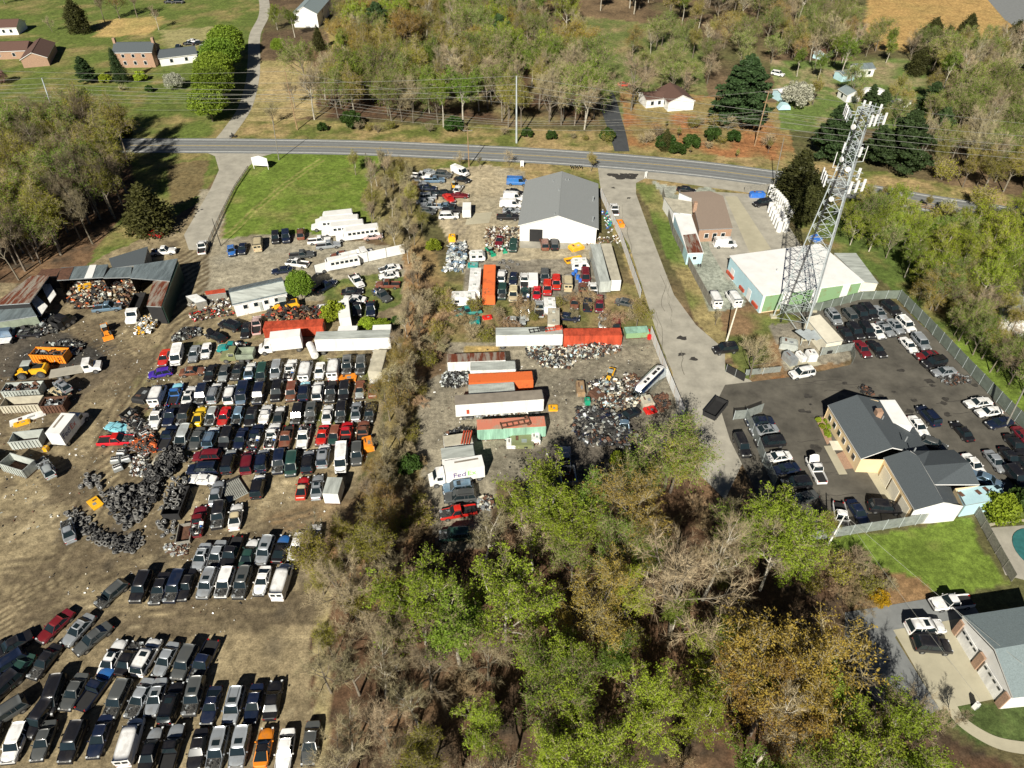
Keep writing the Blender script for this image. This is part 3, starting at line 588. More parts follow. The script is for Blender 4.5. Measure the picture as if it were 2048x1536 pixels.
row('in the second row from the bottom', ('H',820,870,110,-350), LY, "G500,1240 M k @-110:310;G710,1210 S g @-170:320;G920,1180 P n ^hb@260:-360;G1130,1280 U g x@-150:320;G1340,1270 S s x@-190:340;H660,820 S s u;H820,880 U k ^u;H1045,810 U g ux;H1215,900 C n ;I440,720 U s ui;I700,690 S n ;I950,640 S k ^", 1.0)
row('in the bottom row of the left yard', ('I',1110,1290,80,-500), LY, "G-120,1700 S k ;G150,1700 U w ;G420,1680 S g ;G700,1690 U k ;G960,1640 S n ;H400,1260 V w ^;H610,1340 S k ^hs;H820,1340 P k ^hs;H1080,1340 S k ;I230,1280 U s xu;I520,1250 U s u;I830,1260 C o ^fk;I1110,1290 S w ;I1440,1200 S g ", 1.0)
UG = 'cars and trucks along the drive of the left yard'
row('beside the drive and the white sheds', None, UG, "K1655,465 P w @20:-140;K1250,355 S r @-140:-20;L240,768 S b @10:90;L325,755 S n @-20:110;L445,715 V e @10:-120;L580,672 U k @0:100;L660,665 U n @0:100;L775,640 U c @10:-100;K1340,500 P w j@220:-20")
row('parked beside the white buses', None, UG, "L915,692 P w @160:-15;L985,728 P s @180:-20;L780,802 P g @200:-20;L745,868 P w x@-180:-20;L630,920 S n @-110:10;L1080,800 S c @-180:30;L1330,660 S p fw@180:-20")
row('in the corner by the white fence', None, UG, "L1200,1000 P w @90:110;L965,1045 P n @150:-90;L1170,1082 S k @140:-10;L1395,1110 P g j@130:100;L1455,905 S w x@-150:30;L1450,960 S w @-150:20;L1440,1030 P c @-160:0;L1185,1142 S w @-120:-10;L1310,1215 P n @0:130;L1205,1210 P k @10:120;L930,1215 S w hr@-130:10;L435,1340 P p @10:-130")
MG = 'wrecks heaped beside the grey roofed garage'
row('in the heap of wrecks beside the gravel drive', None, MG, "M160,195 P w @120:10;M265,228 P u @140:-5;M130,255 U s @140:-15;M235,165 C s z@130:20;M335,188 U g @130:10;M215,288 S n @130:0;M450,295 W w x@60:-80;M215,358 U s @140:-5;M190,392 S s @130:-5;M375,368 S r z@90:70;M235,428 P s @-130:0;M360,425 S u x@130:-10")
row('on top of the wreck heap by the gravel drive', None, MG, "M215,465 W g @130:10;M405,455 P k @-150:0;M375,503 U w @130:-5;M460,160 V w @150:60;M480,222 S k @130:25;M345,325 S k @130:-10;M455,345 S m z@100:0;M285,330 S k @120:0")
row('in the line beside the grey garage roof', None, MG, "M900,238 V b @130:5;M880,320 S k @110:15;M870,358 V w @130:5;M850,408 V w @140:5;M855,462 C s @130:0;M830,510 P k @150:0")
row('behind the white garage wall', None, MG, "M870,735 U d z@-10:110;M1185,722 U k @-10:-100;M1110,718 U c x@-10:-90;M765,690 P m @-20:100")
JG = 'wrecks in the middle yard'
row('in the upper row below the garage', ('M',1200,1020,0,-140), JG, "M780,965 U w ^;M870,985 S n ;M955,1000 P w ^;M1112,970 U g ;M1200,1020 U r ;M1290,1015 V e ^hc;M1425,960 M m ;M1405,1075 P c ^;M1482,1070 P w ^")
row('in the lower row below the garage', ('M',1200,1020,0,-140), JG, "M785,1090 U d x;M870,1110 U e ;M960,1110 P d ^j;M1050,1095 S r ;M1132,1060 U r ;M1440,1170 P n ^;M1530,1180 M m ;M960,1240 P l ;M1070,1215 P l ^")
row('half hidden in the brush of the middle yard', None, JG, "M520,1235 P t x@-90:10;M1560,1310 S l x@10:-110;M1660,1310 M m @0:-110;M880,1310 S l @100:10;M1290,1280 S n @100:10;M1340,1170 S c @0:100;M1740,1170 S g @100:20")
SG = 'wrecks beside the box trucks in the lower middle yard'
row('stacked below the white box truck', None, SG, "U465,605 U u u@-240:30;U490,695 U g i@-260:30;U470,845 P r x@-180:30;U440,1070 U d x@-160:10;T1040,1115 C k fk@-170:80;U1510,335 P s ^@0:-120;U1190,700 S u @10:-120;T990,1245 P u x@0:110")
RG = 'cars parked behind the tall fence on the right'
row('in the back row by the fence corner', None, RG, "O90,280 U s iu@120:140;O270,275 U g x@120:140;O370,245 U k @120:140;O455,225 U k @120:140;O560,230 S s u@120:150;O680,185 U k @150:120")
row('in the middle row beside the shelter', None, RG, "O220,450 S k @110:140;O310,425 U k @110:140;O430,410 U k @110:150;O530,420 S w u@130:150;O625,395 C s @110:110;O725,370 S s u@120:130;O830,350 U w @130:130;O385,600 S m @120:150;O535,600 S k @120:130")
row('along the long shadow of the right fence', None, RG, "O860,560 S w @120:140;O985,530 U s @120:140;O1045,662 C m @-230:30;O1120,742 U k @-230:40;O1220,833 S s @-240:30")
row('in the open lot behind the yellow building', None, RG, "O1570,1150 S w @-240:40;O1680,1240 S w @-260:40;O1790,1355 S n @-260:60;O1060,1285 U n @-160:-180;O1410,1440 S k @-170:-190;O960,1390 S w @140:190")
row('beside the dark roof at the right edge', None, RG, "Q640,630 W g @150:50;Q1035,835 S w @150:170;Q1165,985 S u @150:60;Q1250,800 S s @150:190;Q1400,770 S k @150:190;Q1450,640 S k @150:190;Q1530,560 S m @140:160;Q1450,960 U k @150:170;Q1530,830 S k @150:170")
row('against the low fence on the left of the lot', None, RG, "P360,370 S n @-180:10;P400,450 S s u@-180:30;P455,560 U k @-200:10;P520,690 S w @-220:30;P590,800 S n @-220:40;P690,930 U k x@-240:20;P755,1060 S g x@-200:60")
row('in the front of the lot near the yellow building', None, RG, "P1250,1190 S n @120:190;P1490,1150 U k @240:20;P200,590 U k @90:200;P1090,1230 P w a@40:230;P870,810 P w a@-130:-280")
NG = 'vehicles around the blue and white building'
row('beside the blue and white building', None, NG, "N910,1085 V w @-70:-150;N1050,1080 V w @-100:-150;N990,680 V w @160:0;N1262,385 U k @-140:20;N705,287 S k @60:10;N180,430 P w @-20:-100;N990,1455 U k @-160:20")
row('beside the fenced tower compound', None, NG, "V1080,985 U w @-250:50")
HG = 'vehicles at the houses'
row('on the drive of the garage house', None, HG, "R905,548 P w @-250:20;R748,695 U w u@190:-10;R788,805 U k @190:10")
row('behind the brick house', None, HG, "X398,85 S k @20:-3;X386,81 S w @20:0;X404,92 S w @5:-18;X356,92 S n @4:-14;X402,108 U u @18:0;X378,86 S k @20:0")
row('on the drive by the white cottage', None, HG, "X1248,168 S r @22:0;X1345,-2 S k @20:0;X338,3 S k @20:0;X358,3 U k @20:0;X1556,147 U w @18:4;X2046,425 U n @30:6")
# ---------------------------------------------------------------- buildings
def windows(parent, p, q, zs, n, w=.9, h=1.1, m='glass', name='window', out=.03, margin=.12, frame='white_wall'):
    p = Vector(p); q = Vector(q); d = (q - p); L = d.length; d.normalize(); nn = Vector((d.y, -d.x, 0))
    for i in range(n):
        c = p + d * L * (margin + (1 - 2 * margin) * (i + .5) / n) + nn * out; c.z = zs
        rot = Matrix((d, -nn, Vector((0,0,1)))).transposed()
        f = MB().box(c, (w + .2, .06, h + .2), frame, rot=rot).build(name, parent); MB().box(c + nn * .04, (w, .05, h), m, rot=rot).build('pane', f)
def gable(name, label, a, b, ridge_z, eave_z, half, wallm, roofm, over=.4, ext=0, endwall=None, half2=None):
    """a, b: ridge ends (surveyed spots at ridge height) near end first"""
    A = G(*a, ridge_z); B = G(*b, ridge_z); A.z = B.z = 0; d = (B - A).normalized(); s = Vector((d.y, -d.x, 0)); half2 = half2 or half
    t = thing(name, label, 'building', tuple(A), 0); O = A; A = A - O; B = B - O
    w = MB()
    for P_, sg in ((A + d * over, 1), (B - d * over, -1)):
        pts = [P_ + s * -(half - .02), P_ + s * (half2 - .02)]; poly = [(*pts[0].xy, 0), (*pts[1].xy, 0), (*pts[1].xy, eave_z), (*P_.xy, ridge_z - .1), (*pts[0].xy, eave_z)]
        w.poly(poly if sg > 0 else poly[::-1], wallm if not endwall else endwall)
    for h_, sg in ((half, -1), (half2, 1)):
        P0 = A + d * over + s * sg * (h_ - .02); P1 = B - d * over + s * sg * (h_ - .02)
        q_ = [(*P0.xy, 0), (*P1.xy, 0), (*P1.xy, eave_z), (*P0.xy, eave_z)]; w.poly(q_ if sg > 0 else q_[::-1], wallm)
    w.build('wall', t)
    r = MB()
    for h_, sg in ((half, -1), (half2, 1)):
        sl = (ridge_z - eave_z) / h_; e = h_ + over; ez = ridge_z - sl * e
        P = [A, B, B + s * sg * e, A + s * sg * e]; zz = [ridge_z, ridge_z, ez, ez]; top = [(*p.xy, z + .12) for p, z in zip(P, zz)]; bot = [(*p.xy, z - .06) for p, z in zip(P, zz)]
        r.hexa(bot + top, 'white_wall', roofm)
    rr_ = r.build('roof', t); c = MB().box(((A + B) / 2 + Vector((0, 0, ridge_z + .13))), ((B - A).length - .1, .3, .05), roofm, rz=math.atan2(d.y, d.x)).build('ridge_cap', t)
    return t, A, B, d, s
def stub(t, p, h=.5, r=.12, m='steel', name='vent_pipe'): return MB().tube(p, Vector(p) + Vector((0, 0, h)), r, m, n=8).build(name, t)
t, A, B, d, s = gable('garage_building', 'long white garage with grey shingle roof beside the gravel drive', ZP('M',[(1215,508)])[0], ZP('M',[(1243,166)])[0], 7.2, 4.3, 9.0, 'white_wall', 'shingle_grey', half2=9.2)
N0 = A + d * .38
def face(t, p, q, name, m, x0, x1, z0, z1, out=.04, depth=.08):     # a panel on the wall running p->q
    p = Vector(p); q = Vector(q); dd = (q - p).normalized(); nn = Vector((dd.y, -dd.x, 0)); L = (q - p).length; c = p + dd * L * (x0 + x1) / 2 + nn * out; c.z = (z0 + z1) / 2
    return MB().box(c, (L * (x1 - x0), depth, z1 - z0), m, rot=Matrix((dd, -nn, Vector((0,0,1)))).transposed()).build(name, t)
face(t, N0 - s*9, N0 + s*9.2, 'garage_door', 'dark', .13, .3, 0, 3.3); face(t, N0 - s*9, N0 + s*9.2, 'siding', 'white_box', .36, .98, 2.0, 2.05)
windows(t, N0 - s*9, N0 + s*9.2, 5.4, 1, .9, .7, 'white_box', margin=.46, name='gable_vent')
for k, (u, v) in enumerate([(.55, -.3), (.8, -2), (.82, 1.2), (.84, 1.9), (.05, -.9)]): stub(t, A + (B-A)*u + s*v + Vector((0,0,6.9 - abs(v)*.32)), .9)
for u in (.12, .55): stub(t, A + (B-A)*u + s*8.2 + Vector((0,0,4.5)), 1.6, .16)
# white long cabin (left)
t, A, B, d, s = gable('long_cabin', 'long white cabin with pale grey metal roof behind the yellow loader', ZP('L',[(222,1095)])[0], ZP('L',[(640,1005)])[0], 4.1, 3.0, 3.2, 'white_wall', 'metal_roof', over=.2)
sd_ = s if s.y < 0 else -s
p_, q_ = (A + sd_ * 3.2, B + sd_ * 3.2)
if (Vector(((q_-p_).y, -(q_-p_).x, 0))).dot(sd_) < 0: p_, q_ = q_, p_
windows(t, p_, q_, 2.0, 4, .8, .9); face(t, p_, q_, 'door', 'grey_box', .46, .51, .2, 2.3)
MB().box((A+B)/2 + sd_*1.6 + Vector((0,0,3.66)), ((B-A).length*.98, 3.0, .04), 'greybrown_roof' if False else 'grey_box', rot=Matrix((d, sd_*-1 if d.cross(-sd_).z>0 else sd_, Vector((0,0,1)))).transposed() @ Matrix.Rotation(R(19)*(1 if d.cross(-sd_).z>0 else -1), 3, 'X')).build('patched_roof', t)
def slab(name, label, roofpx, z, wallm, roofm, over=.2, zback=None, walls=(0,1,2,3), thick=.18, cat='building', open_side=None):
    """roofpx: four roof corners; z height of the first two, zback height of the last two"""
    zb = zback or z; P = [G(*p, zz) for p, zz in zip(roofpx, (z, z, zb, zb))]; c0 = sum(P, Vector()) / 4; c0.z = 0
    t = thing(name, label, cat, tuple(c0)); P = [p - c0 for p in P]; c = sum(P, Vector()) / 4
    if (P[1]-P[0]).cross(P[2]-P[1]).z < 0: ordr = [3,2,1,0]
    else: ordr = [0,1,2,3]
    P = [P[i] for i in ordr]; e = [p + (p - c).normalized() * 0 for p in P]
    MB().hexa([p + Vector((0,0,-thick)) for p in e] + e, 'steel' if roofm != 'white_roof' else 'white_box', roofm).build('roof', t)
    Wn = [Vector((p.x + (c.x-p.x)*over*.1, p.y + (c.y-p.y)*over*.1, p.z - thick + .01)) for p in P]; w = MB(); sides = []
    for i in range(4):
        a, b_ = Wn[i], Wn[(i+1) % 4]; sides.append((Vector((a.x,a.y,0)), Vector((b_.x,b_.y,0))))
        if open_side is not None and ordr[i] in open_side: continue
        m_ = wallm[i] if isinstance(wallm, (list, tuple)) else wallm
        w.poly([(a.x,a.y,0),(b_.x,b_.y,0),(b_.x,b_.y,b_.z),(a.x,a.y,a.z)], m_)
    w.build('wall', t); return t, sides, P
# blue and white metal building
t, sides, P = slab('metal_warehouse', 'big metal warehouse with white roof and pale blue and green walls', [(1459,511),(1527,591),(1729,563),(1640,487)], 4.6, 'white_wall', 'white_roof')
def bynormal(sides, vec):
    return max(sides, key=lambda s_: Vector(((s_[1]-s_[0]).y, -(s_[1]-s_[0]).x, 0)).normalized().dot(Vector(vec)))
L_ = bynormal(sides, (-1,-.2,0)); Fr = bynormal(sides, (0,-1,0))
face(t, *L_, 'blue_siding', 'blue_wall', .005, .995, .02, 4.3); 
for x0, x1 in ((.02,.2),(.28,.5),(.58,.8),(.88,.985)): face(t, *Fr, 'green_panel', 'green_wall', x0, x1, .3, 4.2)
face(t, *Fr, 'yellow_sill', 'cream_wall', .02, .985, .08, .24, out=.08)
for x0, x1 in ((.1,.2),(.62,.72)): face(t, *L_, 'door', 'white_wall', x0, x1, 0, 2.6, out=.1)
for x0, x1, m_ in ((.02,.22,'red_metal'),(.42,.55,'red_metal'),(.8,.95,'red_metal')): face(t, *L_, 'awning', m_, x0, x1, .5, 1.2, out=.22, depth=.3)
for x in (.25,.6,.8): stub(t, (P[0]+P[2])/2 + (P[3]-P[0])*(x-.5)*.8, .5, .1)
slab('annex', 'low annex with streaky grey roof behind the white roofed warehouse', [(1727,563),(1757,566),(1712,506),(1668,506)], 3.4, 'offwhite', 'grey_box')
# brown roofed office, tan roofed wing, container office
t, sides, P = slab('office_building', 'office with flat brown shingle roof beside the concrete strip', ZP('N',[(800,583),(1045,572),(975,338),(745,350)]), 3.4, 'brick', 'shingle_brown', zback=3.9)
Fr = bynormal(sides, (0,-1,0)); windows(t, *Fr, 1.6, 3, .9, 1.1); face(t, *Fr, 'door', 'dark', .44, .52, 0, 2.2); face(t, *Fr, 'porch_rail', 'orange_paint', .52, .95, .1, .9, out=.5)
MB().box(P[0]*.0 + (P[3 if P[3].x < P[2].x else 2])*.6 + (P[0] if P[0].x < P[1].x else P[1])*.4 + Vector((-.1,0,.9)), (.8,.9,2.6), 'brick').build('chimney', t)
slab('office_wing', 'office wing with bare tan plywood roof by the wooden fence', ZP('N',[(612,455),(748,470),(745,378),(540,345)]), 3.2, 'white_wall', 'tan_box')
slab('front_wing', 'low front wing with brown shingle roof facing the road', ZP('N',[(745,350),(980,338),(880,300),(650,310)]), 3.0, 'white_wall', 'shingle_brown')
t, sides, P = slab('trailer_office', 'narrow pale blue trailer office whose white roof turns rusty', ZP('N',[(715,755),(832,752),(735,455),(617,470)]), 3.1, 'blue_wall', 'white_roof')
Fr = bynormal(sides, (0,-1,0)); windows(t, *Fr, 1.7, 1, .8, .7, margin=.2)
c0 = Vector(t.location); q4 = [Z('N', x, y, 3.13) - Vector((c0.x, c0.y, 0)) for x, y in ((715,753),(829,750),(775,610),(680,622))]
MB().hexa([p - Vector((0,0,.02)) for p in q4] + q4, 'rust', 'rust_roof').build('rusty_roof_panel', t); a4 = Fr[0] * .5 + Fr[1] * .5
w_ = MB(); [w_.tube((a4.x + x, a4.y - .9, .35), (a4.x + x + .25, a4.y - .9, .35), .35, 'tyre', n=12) for x in (-1.4,-.9,.8,1.3)]; w_.build('wheels', t)
# yellow building
def gable2(name, label, poly_z, wallm, roofm):    # free roof faces: list of (pixel, z) polygons
    c0 = G(*poly_z[0][0][0], poly_z[0][0][1]); c0.z = 0; t = thing(name, label, 'building', tuple(c0)); r = MB()
    for f in poly_z:
        P = [G(*p, z) - c0 for p, z in f]
        if (P[1]-P[0]).cross(P[2]-P[1]).z < 0: P = P[::-1]
        r.poly([p for p in P], roofm); r.poly([p - Vector((0,0,.2)) for p in P][::-1], 'white_wall')
        for a, b_ in zip(P, P[1:] + P[:1]): r.poly([a - Vector((0,0,.2)), b_ - Vector((0,0,.2)), b_, a], 'white_wall')
    r.build('roof', t); return t, c0
P1 = lambda x, y: ZP('P', [(x, y)])[0]
Q1 = lambda x, y: ZP('Q', [(x, y)])[0]
def plane_fit(a, b, e):      # roof plane through the ridge a-b and one eave point e
    return a, (b - a).cross(e - a).normalized()
def on_plane(px, pl):
    d = G(px[0], px[1], 0) - Vector((0, 0, CAMH)); c = Vector((0, 0, CAMH)); return c + d * ((pl[0] - c).dot(pl[1]) / d.dot(pl[1]))
def mirror_plane(a, b, e):
    d = (b - a).normalized(); k = (e - a).dot(d); f = a + d * k; h = e - f; h2 = Vector((-h.x, -h.y, h.z)); return a, (b - a).cross(h2).normalized()
ra, rb = G(*P1(1240,133), 5.6), G(*Q1(225,670), 5.6); e1 = G(*P1(975,225), 3.4); LP = plane_fit(ra, rb, e1); RP_ = mirror_plane(ra, rb, e1)
rc, rd = G(*Q1(470,750), 5.7), G(*Q1(735,1212), 5.7); e2 = G(*Q1(445,1290), 3.5); L2 = plane_fit(rc, rd, e2); R2 = mirror_plane(rc, rd, e2); r3 = G(*Q1(530,850), 5.7); r4 = G(*Q1(985,815), 5.4)
c0 = ra.copy(); c0.z = 0; t = thing('yellow_building', 'yellow walled office and garage with dark grey shingle roofs in the right lot', 'building', tuple(c0))
def roof_part(nm, faces, m='shingle_dark'):
    r = MB()
    for P in faces:
        P = [p - c0 for p in P]
        if (P[1]-P[0]).cross(P[2]-P[1]).z < 0: P = P[::-1]
        for i in range(1, len(P) - 1): r.poly([P[0], P[i], P[i+1]], m); r.poly([q_ - Vector((0,0,.2)) for q_ in (P[0], P[i+1], P[i])], 'white_wall')
        for a_, b_ in zip(P, P[1:] + P[:1]): r.poly([a_ - Vector((0,0,.2)), b_ - Vector((0,0,.2)), b_, a_], 'white_wall')
    return r.build(nm, t)
op = on_plane
roof_part('roof', [[ra, rb, op(P1(1275,712), LP), e1]]); roof_part('roof', [[op(Q1(228,428), RP_), op(Q1(95,195), RP_), ra, rb, op(Q1(370,700), RP_), op(Q1(595,705), RP_), op(Q1(440,465), RP_)]])
roof_part('roof', [[rc, rd, e2, op(Q1(135,768), L2), op(Q1(375,695), L2)]]); roof_part('roof', [[op(Q1(640,1035), R2), rd, op(Q1(940,1245), R2), op(Q1(848,1066), R2)]])
roof_part('roof', [[r3, r4, G(*Q1(1090,1035), 3.7), G(*Q1(640,1035), 5.6)]]); roof_part('roof', [[r3, G(*Q1(590,700), 3.9), G(*Q1(830,690), 3.7), r4], [rc, r3, G(*Q1(590,700), 3.9), G(*Q1(400,700), 5.0)]])
wl_ = lambda *pts: [Vector((*(G(*p, z) - c0).xy, zz)) for p, z, zz in pts]
def wall(t, pts, m, name='wall', c0_=None):    # ground line under roof corners
    w = MB()
    for (p, z), (q, z2) in zip(pts, pts[1:]):
        a = G(*p, z) - (c0_ or c0); b_ = G(*q, z2) - (c0_ or c0); w.poly([(a.x,a.y,0),(b_.x,b_.y,0),(b_.x,b_.y,z2-.2),(a.x,a.y,z-.2)], m)
    return w.build(name, t)
wall(t, [(P1(985,228),3.3),(P1(1278,708),3.3),(Q1(145,780),3.4),(Q1(448,1280),3.4)], 'cream_wall'); wall(t, [(Q1(440,1283),3.5),(Q1(735,1205),5.2),(Q1(930,1240),3.8)], 'white_wall', 'gable_wall')
wall(t, [(P1(985,228),3.4),(P1(1240,140),5.6),(Q1(90,198),3.6)], 'cream_wall', 'rear_wall'); wall(t, [(Q1(930,1240),3.8),(Q1(848,1066),3.8),(Q1(1085,1038),3.2),(Q1(980,818),3.3)], 'cream_wall', 'side_wall')
a = G(*P1(985,228), 3.4) - c0; b_ = G(*P1(1278,708), 3.4) - c0; a.z = b_.z = 0; windows(t, a, b_, 1.9, 6, .6, .9, out=.05, margin=.06)
a = G(*Q1(140,775), 3.5) - c0; b_ = G(*Q1(440,1283), 3.5) - c0; a.z = b_.z = 0
for x0, x1 in ((.08,.32),(.36,.6),(.68,.92)): face(t, a, b_, 'garage_door', 'loader_yellow' if False else 'offwhite', x0, x1, .05, 2.7)
c_ = G(*P1(1425,312), 5) - c0; MB().box((c_.x, c_.y, 5.1), (1.0,1.0,1.8), 'brick').build('chimney', t)
for x, y in ((1470,345),): pp = G(*P1(x,y),4.8) - c0; stub(t, (pp.x,pp.y,4.6), .7)
for x, y in ((362,580),(445,690)): pp = G(*Q1(x,y),5.2) - c0; stub(t, (pp.x,pp.y,4.6), 1.0)

slab('white_lean_to', 'low white flat roof against the dark roof of the yellow building', [Q1(95,198),Q1(232,428),Q1(425,462),Q1(248,196)], 3.0, 'white_wall', 'white_roof')
t = slab('blue_trailer', 'rust streaked light blue box trailer behind the dark roofed office', [Q1(855,1068),Q1(950,1240),Q1(1368,1165),Q1(1280,1040)], 2.9, 'blue_wall', 'blue_wall', cat='trailer')[0]
for i, (x, y) in enumerate(((905,1130),(1075,1110),(1150,1080))): p = G(*Q1(x,y), 2.93) - Vector(t.location); MB().box((p.x,p.y,2.92), (.7,.9,.02), 'rust', rz=.4).build('rust_patch', t)
for x, y in ((1265,1060),(1325,1145)): p = G(*Q1(x,y), 2.95) - Vector(t.location); MB().box((p.x,p.y,2.93), (.9,.7,.03), 'glass', rz=.3).build('window', t)
mb = MB(); pts = ZP('P', [(862,360),(930,338),(985,440),(1010,560),(965,590)]); mb.poly([(*G(*p).xy, .18) for p in pts][::-1], 'brick'); pts = ZP('P', [(1040,680),(1130,640),(1225,800),(1120,815)]); mb.poly([(*G(*p).xy, .18) for p in pts][::-1], 'brick'); tag(mb.build('flower_bed'), 'mulched flower beds in front of the yellow wall', 'flower bed')
ribbon(ZP('P', [(970,600),(1110,860)]), 1.4, .2, 'concrete', 'walkway'); ribbon(ZP('P', [(1000,600),(1180,600)]), 2.2, .24, 'offwhite', 'porch_slab'); ribbon(ZP('Q', [(40,900),(290,1300)]), 2.6, .05, 'concrete', 'garage_apron')
# garage house bottom right
R1 = lambda x, y: ZP('R', [(x, y)])[0]
t, c0 = gable2('garage_house', 'house with pale blue grey shingle roof and white double garage at the right edge', [
    [(R1(968,630),3.4),(R1(1160,828),5.2),(R1(1560,760),5.2),(R1(1430,560),3.4)], [(R1(1160,828),5.2),(R1(1270,1120),3.4),(R1(1640,1080),3.4),(R1(1560,760),5.2)]], 'white_wall', 'shingle_blue')
wall(t, [(R1(972,640),3.4),(R1(1155,832),4.9),(R1(1268,1110),3.4),(R1(1600,1078),3.4)], 'white_wall')
a = G(*R1(972,640),3.4) - c0; b_ = G(*R1(1268,1110),3.4) - c0; a.z = b_.z = 0
for x0, x1 in ((0,.07),(.43,.52),(.92,1)): face(t, a, b_, 'brick_pier', 'brick', x0, x1, 0, 2.9, out=.06, depth=.3)
for x0, x1 in ((.1,.4),(.55,.89)): 
    g_ = face(t, a, b_, 'garage_door', 'white_box', x0, x1, .02, 2.5, out=.05)
    for k in range(4): xx = x0 + (x1 - x0) * (k + .5) / 4; face(t, a, b_, 'window', 'glass', xx - .02, xx + .02, 1.9, 2.2, out=.12)
# left sheds
K1 = lambda pts: ZP('K', pts)
slab('rusty_shed', 'open fronted shed with rust streaked roof at the far left', K1([(-60,945),(240,925),(405,700),(250,705)]), 4.2, 'dark', 'rust_roof', open_side=(1,))
slab('lean_to', 'blue grey lean-to roof below the rusty shed at the left edge', K1([(-80,1090),(300,1030),(240,935),(-60,950)]), 3.0, 'olive_metal', 'metal_roof')
for i, (a_, b2, c_, d_) in enumerate([((258,918),(335,1030),(390,950),(290,850)),((340,795),(410,925),(460,855),(395,740))]): slab('shed_door', ('nearer','farther')[i] + ' pale lavender sliding door leaning on the rusty shed', K1([a_,b2,c_,d_]), 2.2, 'grey_box', 'white_box', cat='door', open_side=(0,1,2,3))
slab('patchwork_shed', 'long shed roofed with rusty red, grey and white metal sheets', K1([(468,738),(845,715),(885,608),(500,635)]), 3.6, 'dark', 'metal_roof', open_side=(0,))
for (pts, m_, lb) in (([(465,738),(562,733),(605,630),(500,640)],'rust','rust red roof sheet'),([(690,722),(755,716),(790,612),(735,615)],'white_roof','white roof sheet')):
    tt = slab('roof_sheet', lb + ' lying on the patchwork shed', K1(pts), 3.7, 'dark', m_, cat='roof sheet', open_side=(0,1,2,3), thick=.05)
slab('low_shed', 'rusty low roof between the patchwork shed and the trees', K1([(300,700),(460,710),(500,640),(340,650)]), 3.0, 'dark', 'rust')
slab('dark_shed', 'shed with dark grey shingle roof beside the white tow pickup', K1([(890,560),(920,640),(1180,605),(1210,462)]), 3.4, 'grey_wood', 'shingle_dark')
slab('tin_shed', 'shed with blue grey tin roof in front of the dark shingle shed', K1([(845,720),(1068,715),(1080,628),(905,640)]), 3.6, 'dark', 'metal_roof', open_side=(0,))
slab('corner_barn', 'high tin roofed barn with dark green wall at the driveway corner', K1([(1065,720),(1390,745),(1455,560),(1100,615)]), 4.6, 'dark', 'metal_roof', open_side=(0,))
slab('rusty_barn', 'barn with rust banded roof and dark green side wall', K1([(1200,950),(1320,955),(1390,745),(1255,745)]), 4.4, 'dark', 'rust_roof', open_side=(3,))
mb = MB(); a = Z('K',1452,590,4.5); b_ = Z('K',1320,955,4.3); dd = (b_-a); dd.z = 0; n_ = 24
for k in range(n_): p = a + dd*(k+.5)/n_; mb.box((p.x+.25,p.y,2.2+.02*(k%2)), (.1,dd.length/n_+.01,4.4), 'green_dark' if 'green_dark' in M else 'paint_dark_green', rz=math.atan2(dd.y,dd.x)-math.pi/2)
tag(mb.build('metal_wall'), 'dark green metal wall along the driveway side of the barns', 'wall')
for i,(pts,m_,lb) in enumerate((([(1520,870),(1600,925),(1690,905),(1610,850)],'white_box','white'),([(1675,830),(1690,860),(1850,840),(1840,805)],'red_metal','red and green'))): slab('lean_shed', lb + ' sheet metal lean-to at the end of the long cabin', K1(pts), 2.3, 'grey_wood', m_, open_side=(0,))
# far houses
def house(label, ra, rb, rz_, ez, half, wm, rm, nwin=4, name='house', brickchim=False):
    t, A, B, d, s = gable(name, label, ra, rb, rz_, ez, half, wm, rm, over=.3)
    f = -s if s.y > 0 else s; p_, q_ = A + f*half, B + f*half
    if Vector(((q_-p_).y, -(q_-p_).x, 0)).dot(f) < 0: p_, q_ = q_, p_
    windows(t, p_, q_, min(1.7, ez*.55), nwin, 1.0, 1.2)
    if ez > 4.5: windows(t, p_, q_, 4.2, nwin, 1.0, 1.1)
    if brickchim: MB().box(A + Vector((.3,0,rz_*.5+.8)), (.9,1.1,rz_+1.6), 'brick').build('chimney', t); MB().box(B + Vector((-.3,0,rz_*.5+.8)), (.9,1.1,rz_+1.6), 'brick').build('chimney', t)
    return t
house('two storey brick house with dark grey roof and end chimneys', (228,85), (308,84), 7.6, 5.4, 4.4, 'brick', 'shingle_dark', 3, brickchim=True)
house('low white garage wing with dark grey roof beside the brick house', (312,101), (390,92), 4.6, 2.9, 3.9, 'white_wall', 'shingle_dark', 2)
house('brick and white ranch house with maroon roof at the left edge', (-60,86), (58,82), 5.0, 3.0, 4.6, 'brick', 'shingle_maroon', 3)
house('gabled white front wing of the maroon roofed ranch house', (62,106), (80,76), 5.0, 3.0, 4.4, 'brick', 'shingle_maroon', 2)
house('small brown roofed house in the top left corner', (-20,40), (38,38), 4.8, 2.9, 4.8, 'white_wall', 'shingle_maroon', 3)
house('white two storey house with blue grey roof behind the green trees', (606,14), (640,-22), 8.0, 5.4, 5.2, 'white_wall', 'shingle_blue', 2)
house('white cottage with brown roof near the black drive', (1366,191), (1340,165), 5.0, 3.0, 4.4, 'white_wall', 'shingle_maroon', 2)
house('low white side wing of the brown roofed cottage', (1285,186), (1340,181), 3.8, 2.7, 3.4, 'white_wall', 'shingle_maroon', 3)
house('white shed with blue grey roof behind the antenna tower', (1712,183), (1692,170), 3.6, 2.5, 2.4, 'white_wall', 'shingle_blue', 1, name='garden_shed')
house('pale tin roofed shed with two bays beyond the tower', (1710,128), (1745,126), 3.8, 2.8, 2.9, 'white_wall', 'metal_roof', 2, name='shed')
house('small pale lean-to beside the tin roofed shed', (1678,143), (1706,139), 3.0, 2.4, 2.2, 'blue_wall', 'metal_roof', 1, name='shed')
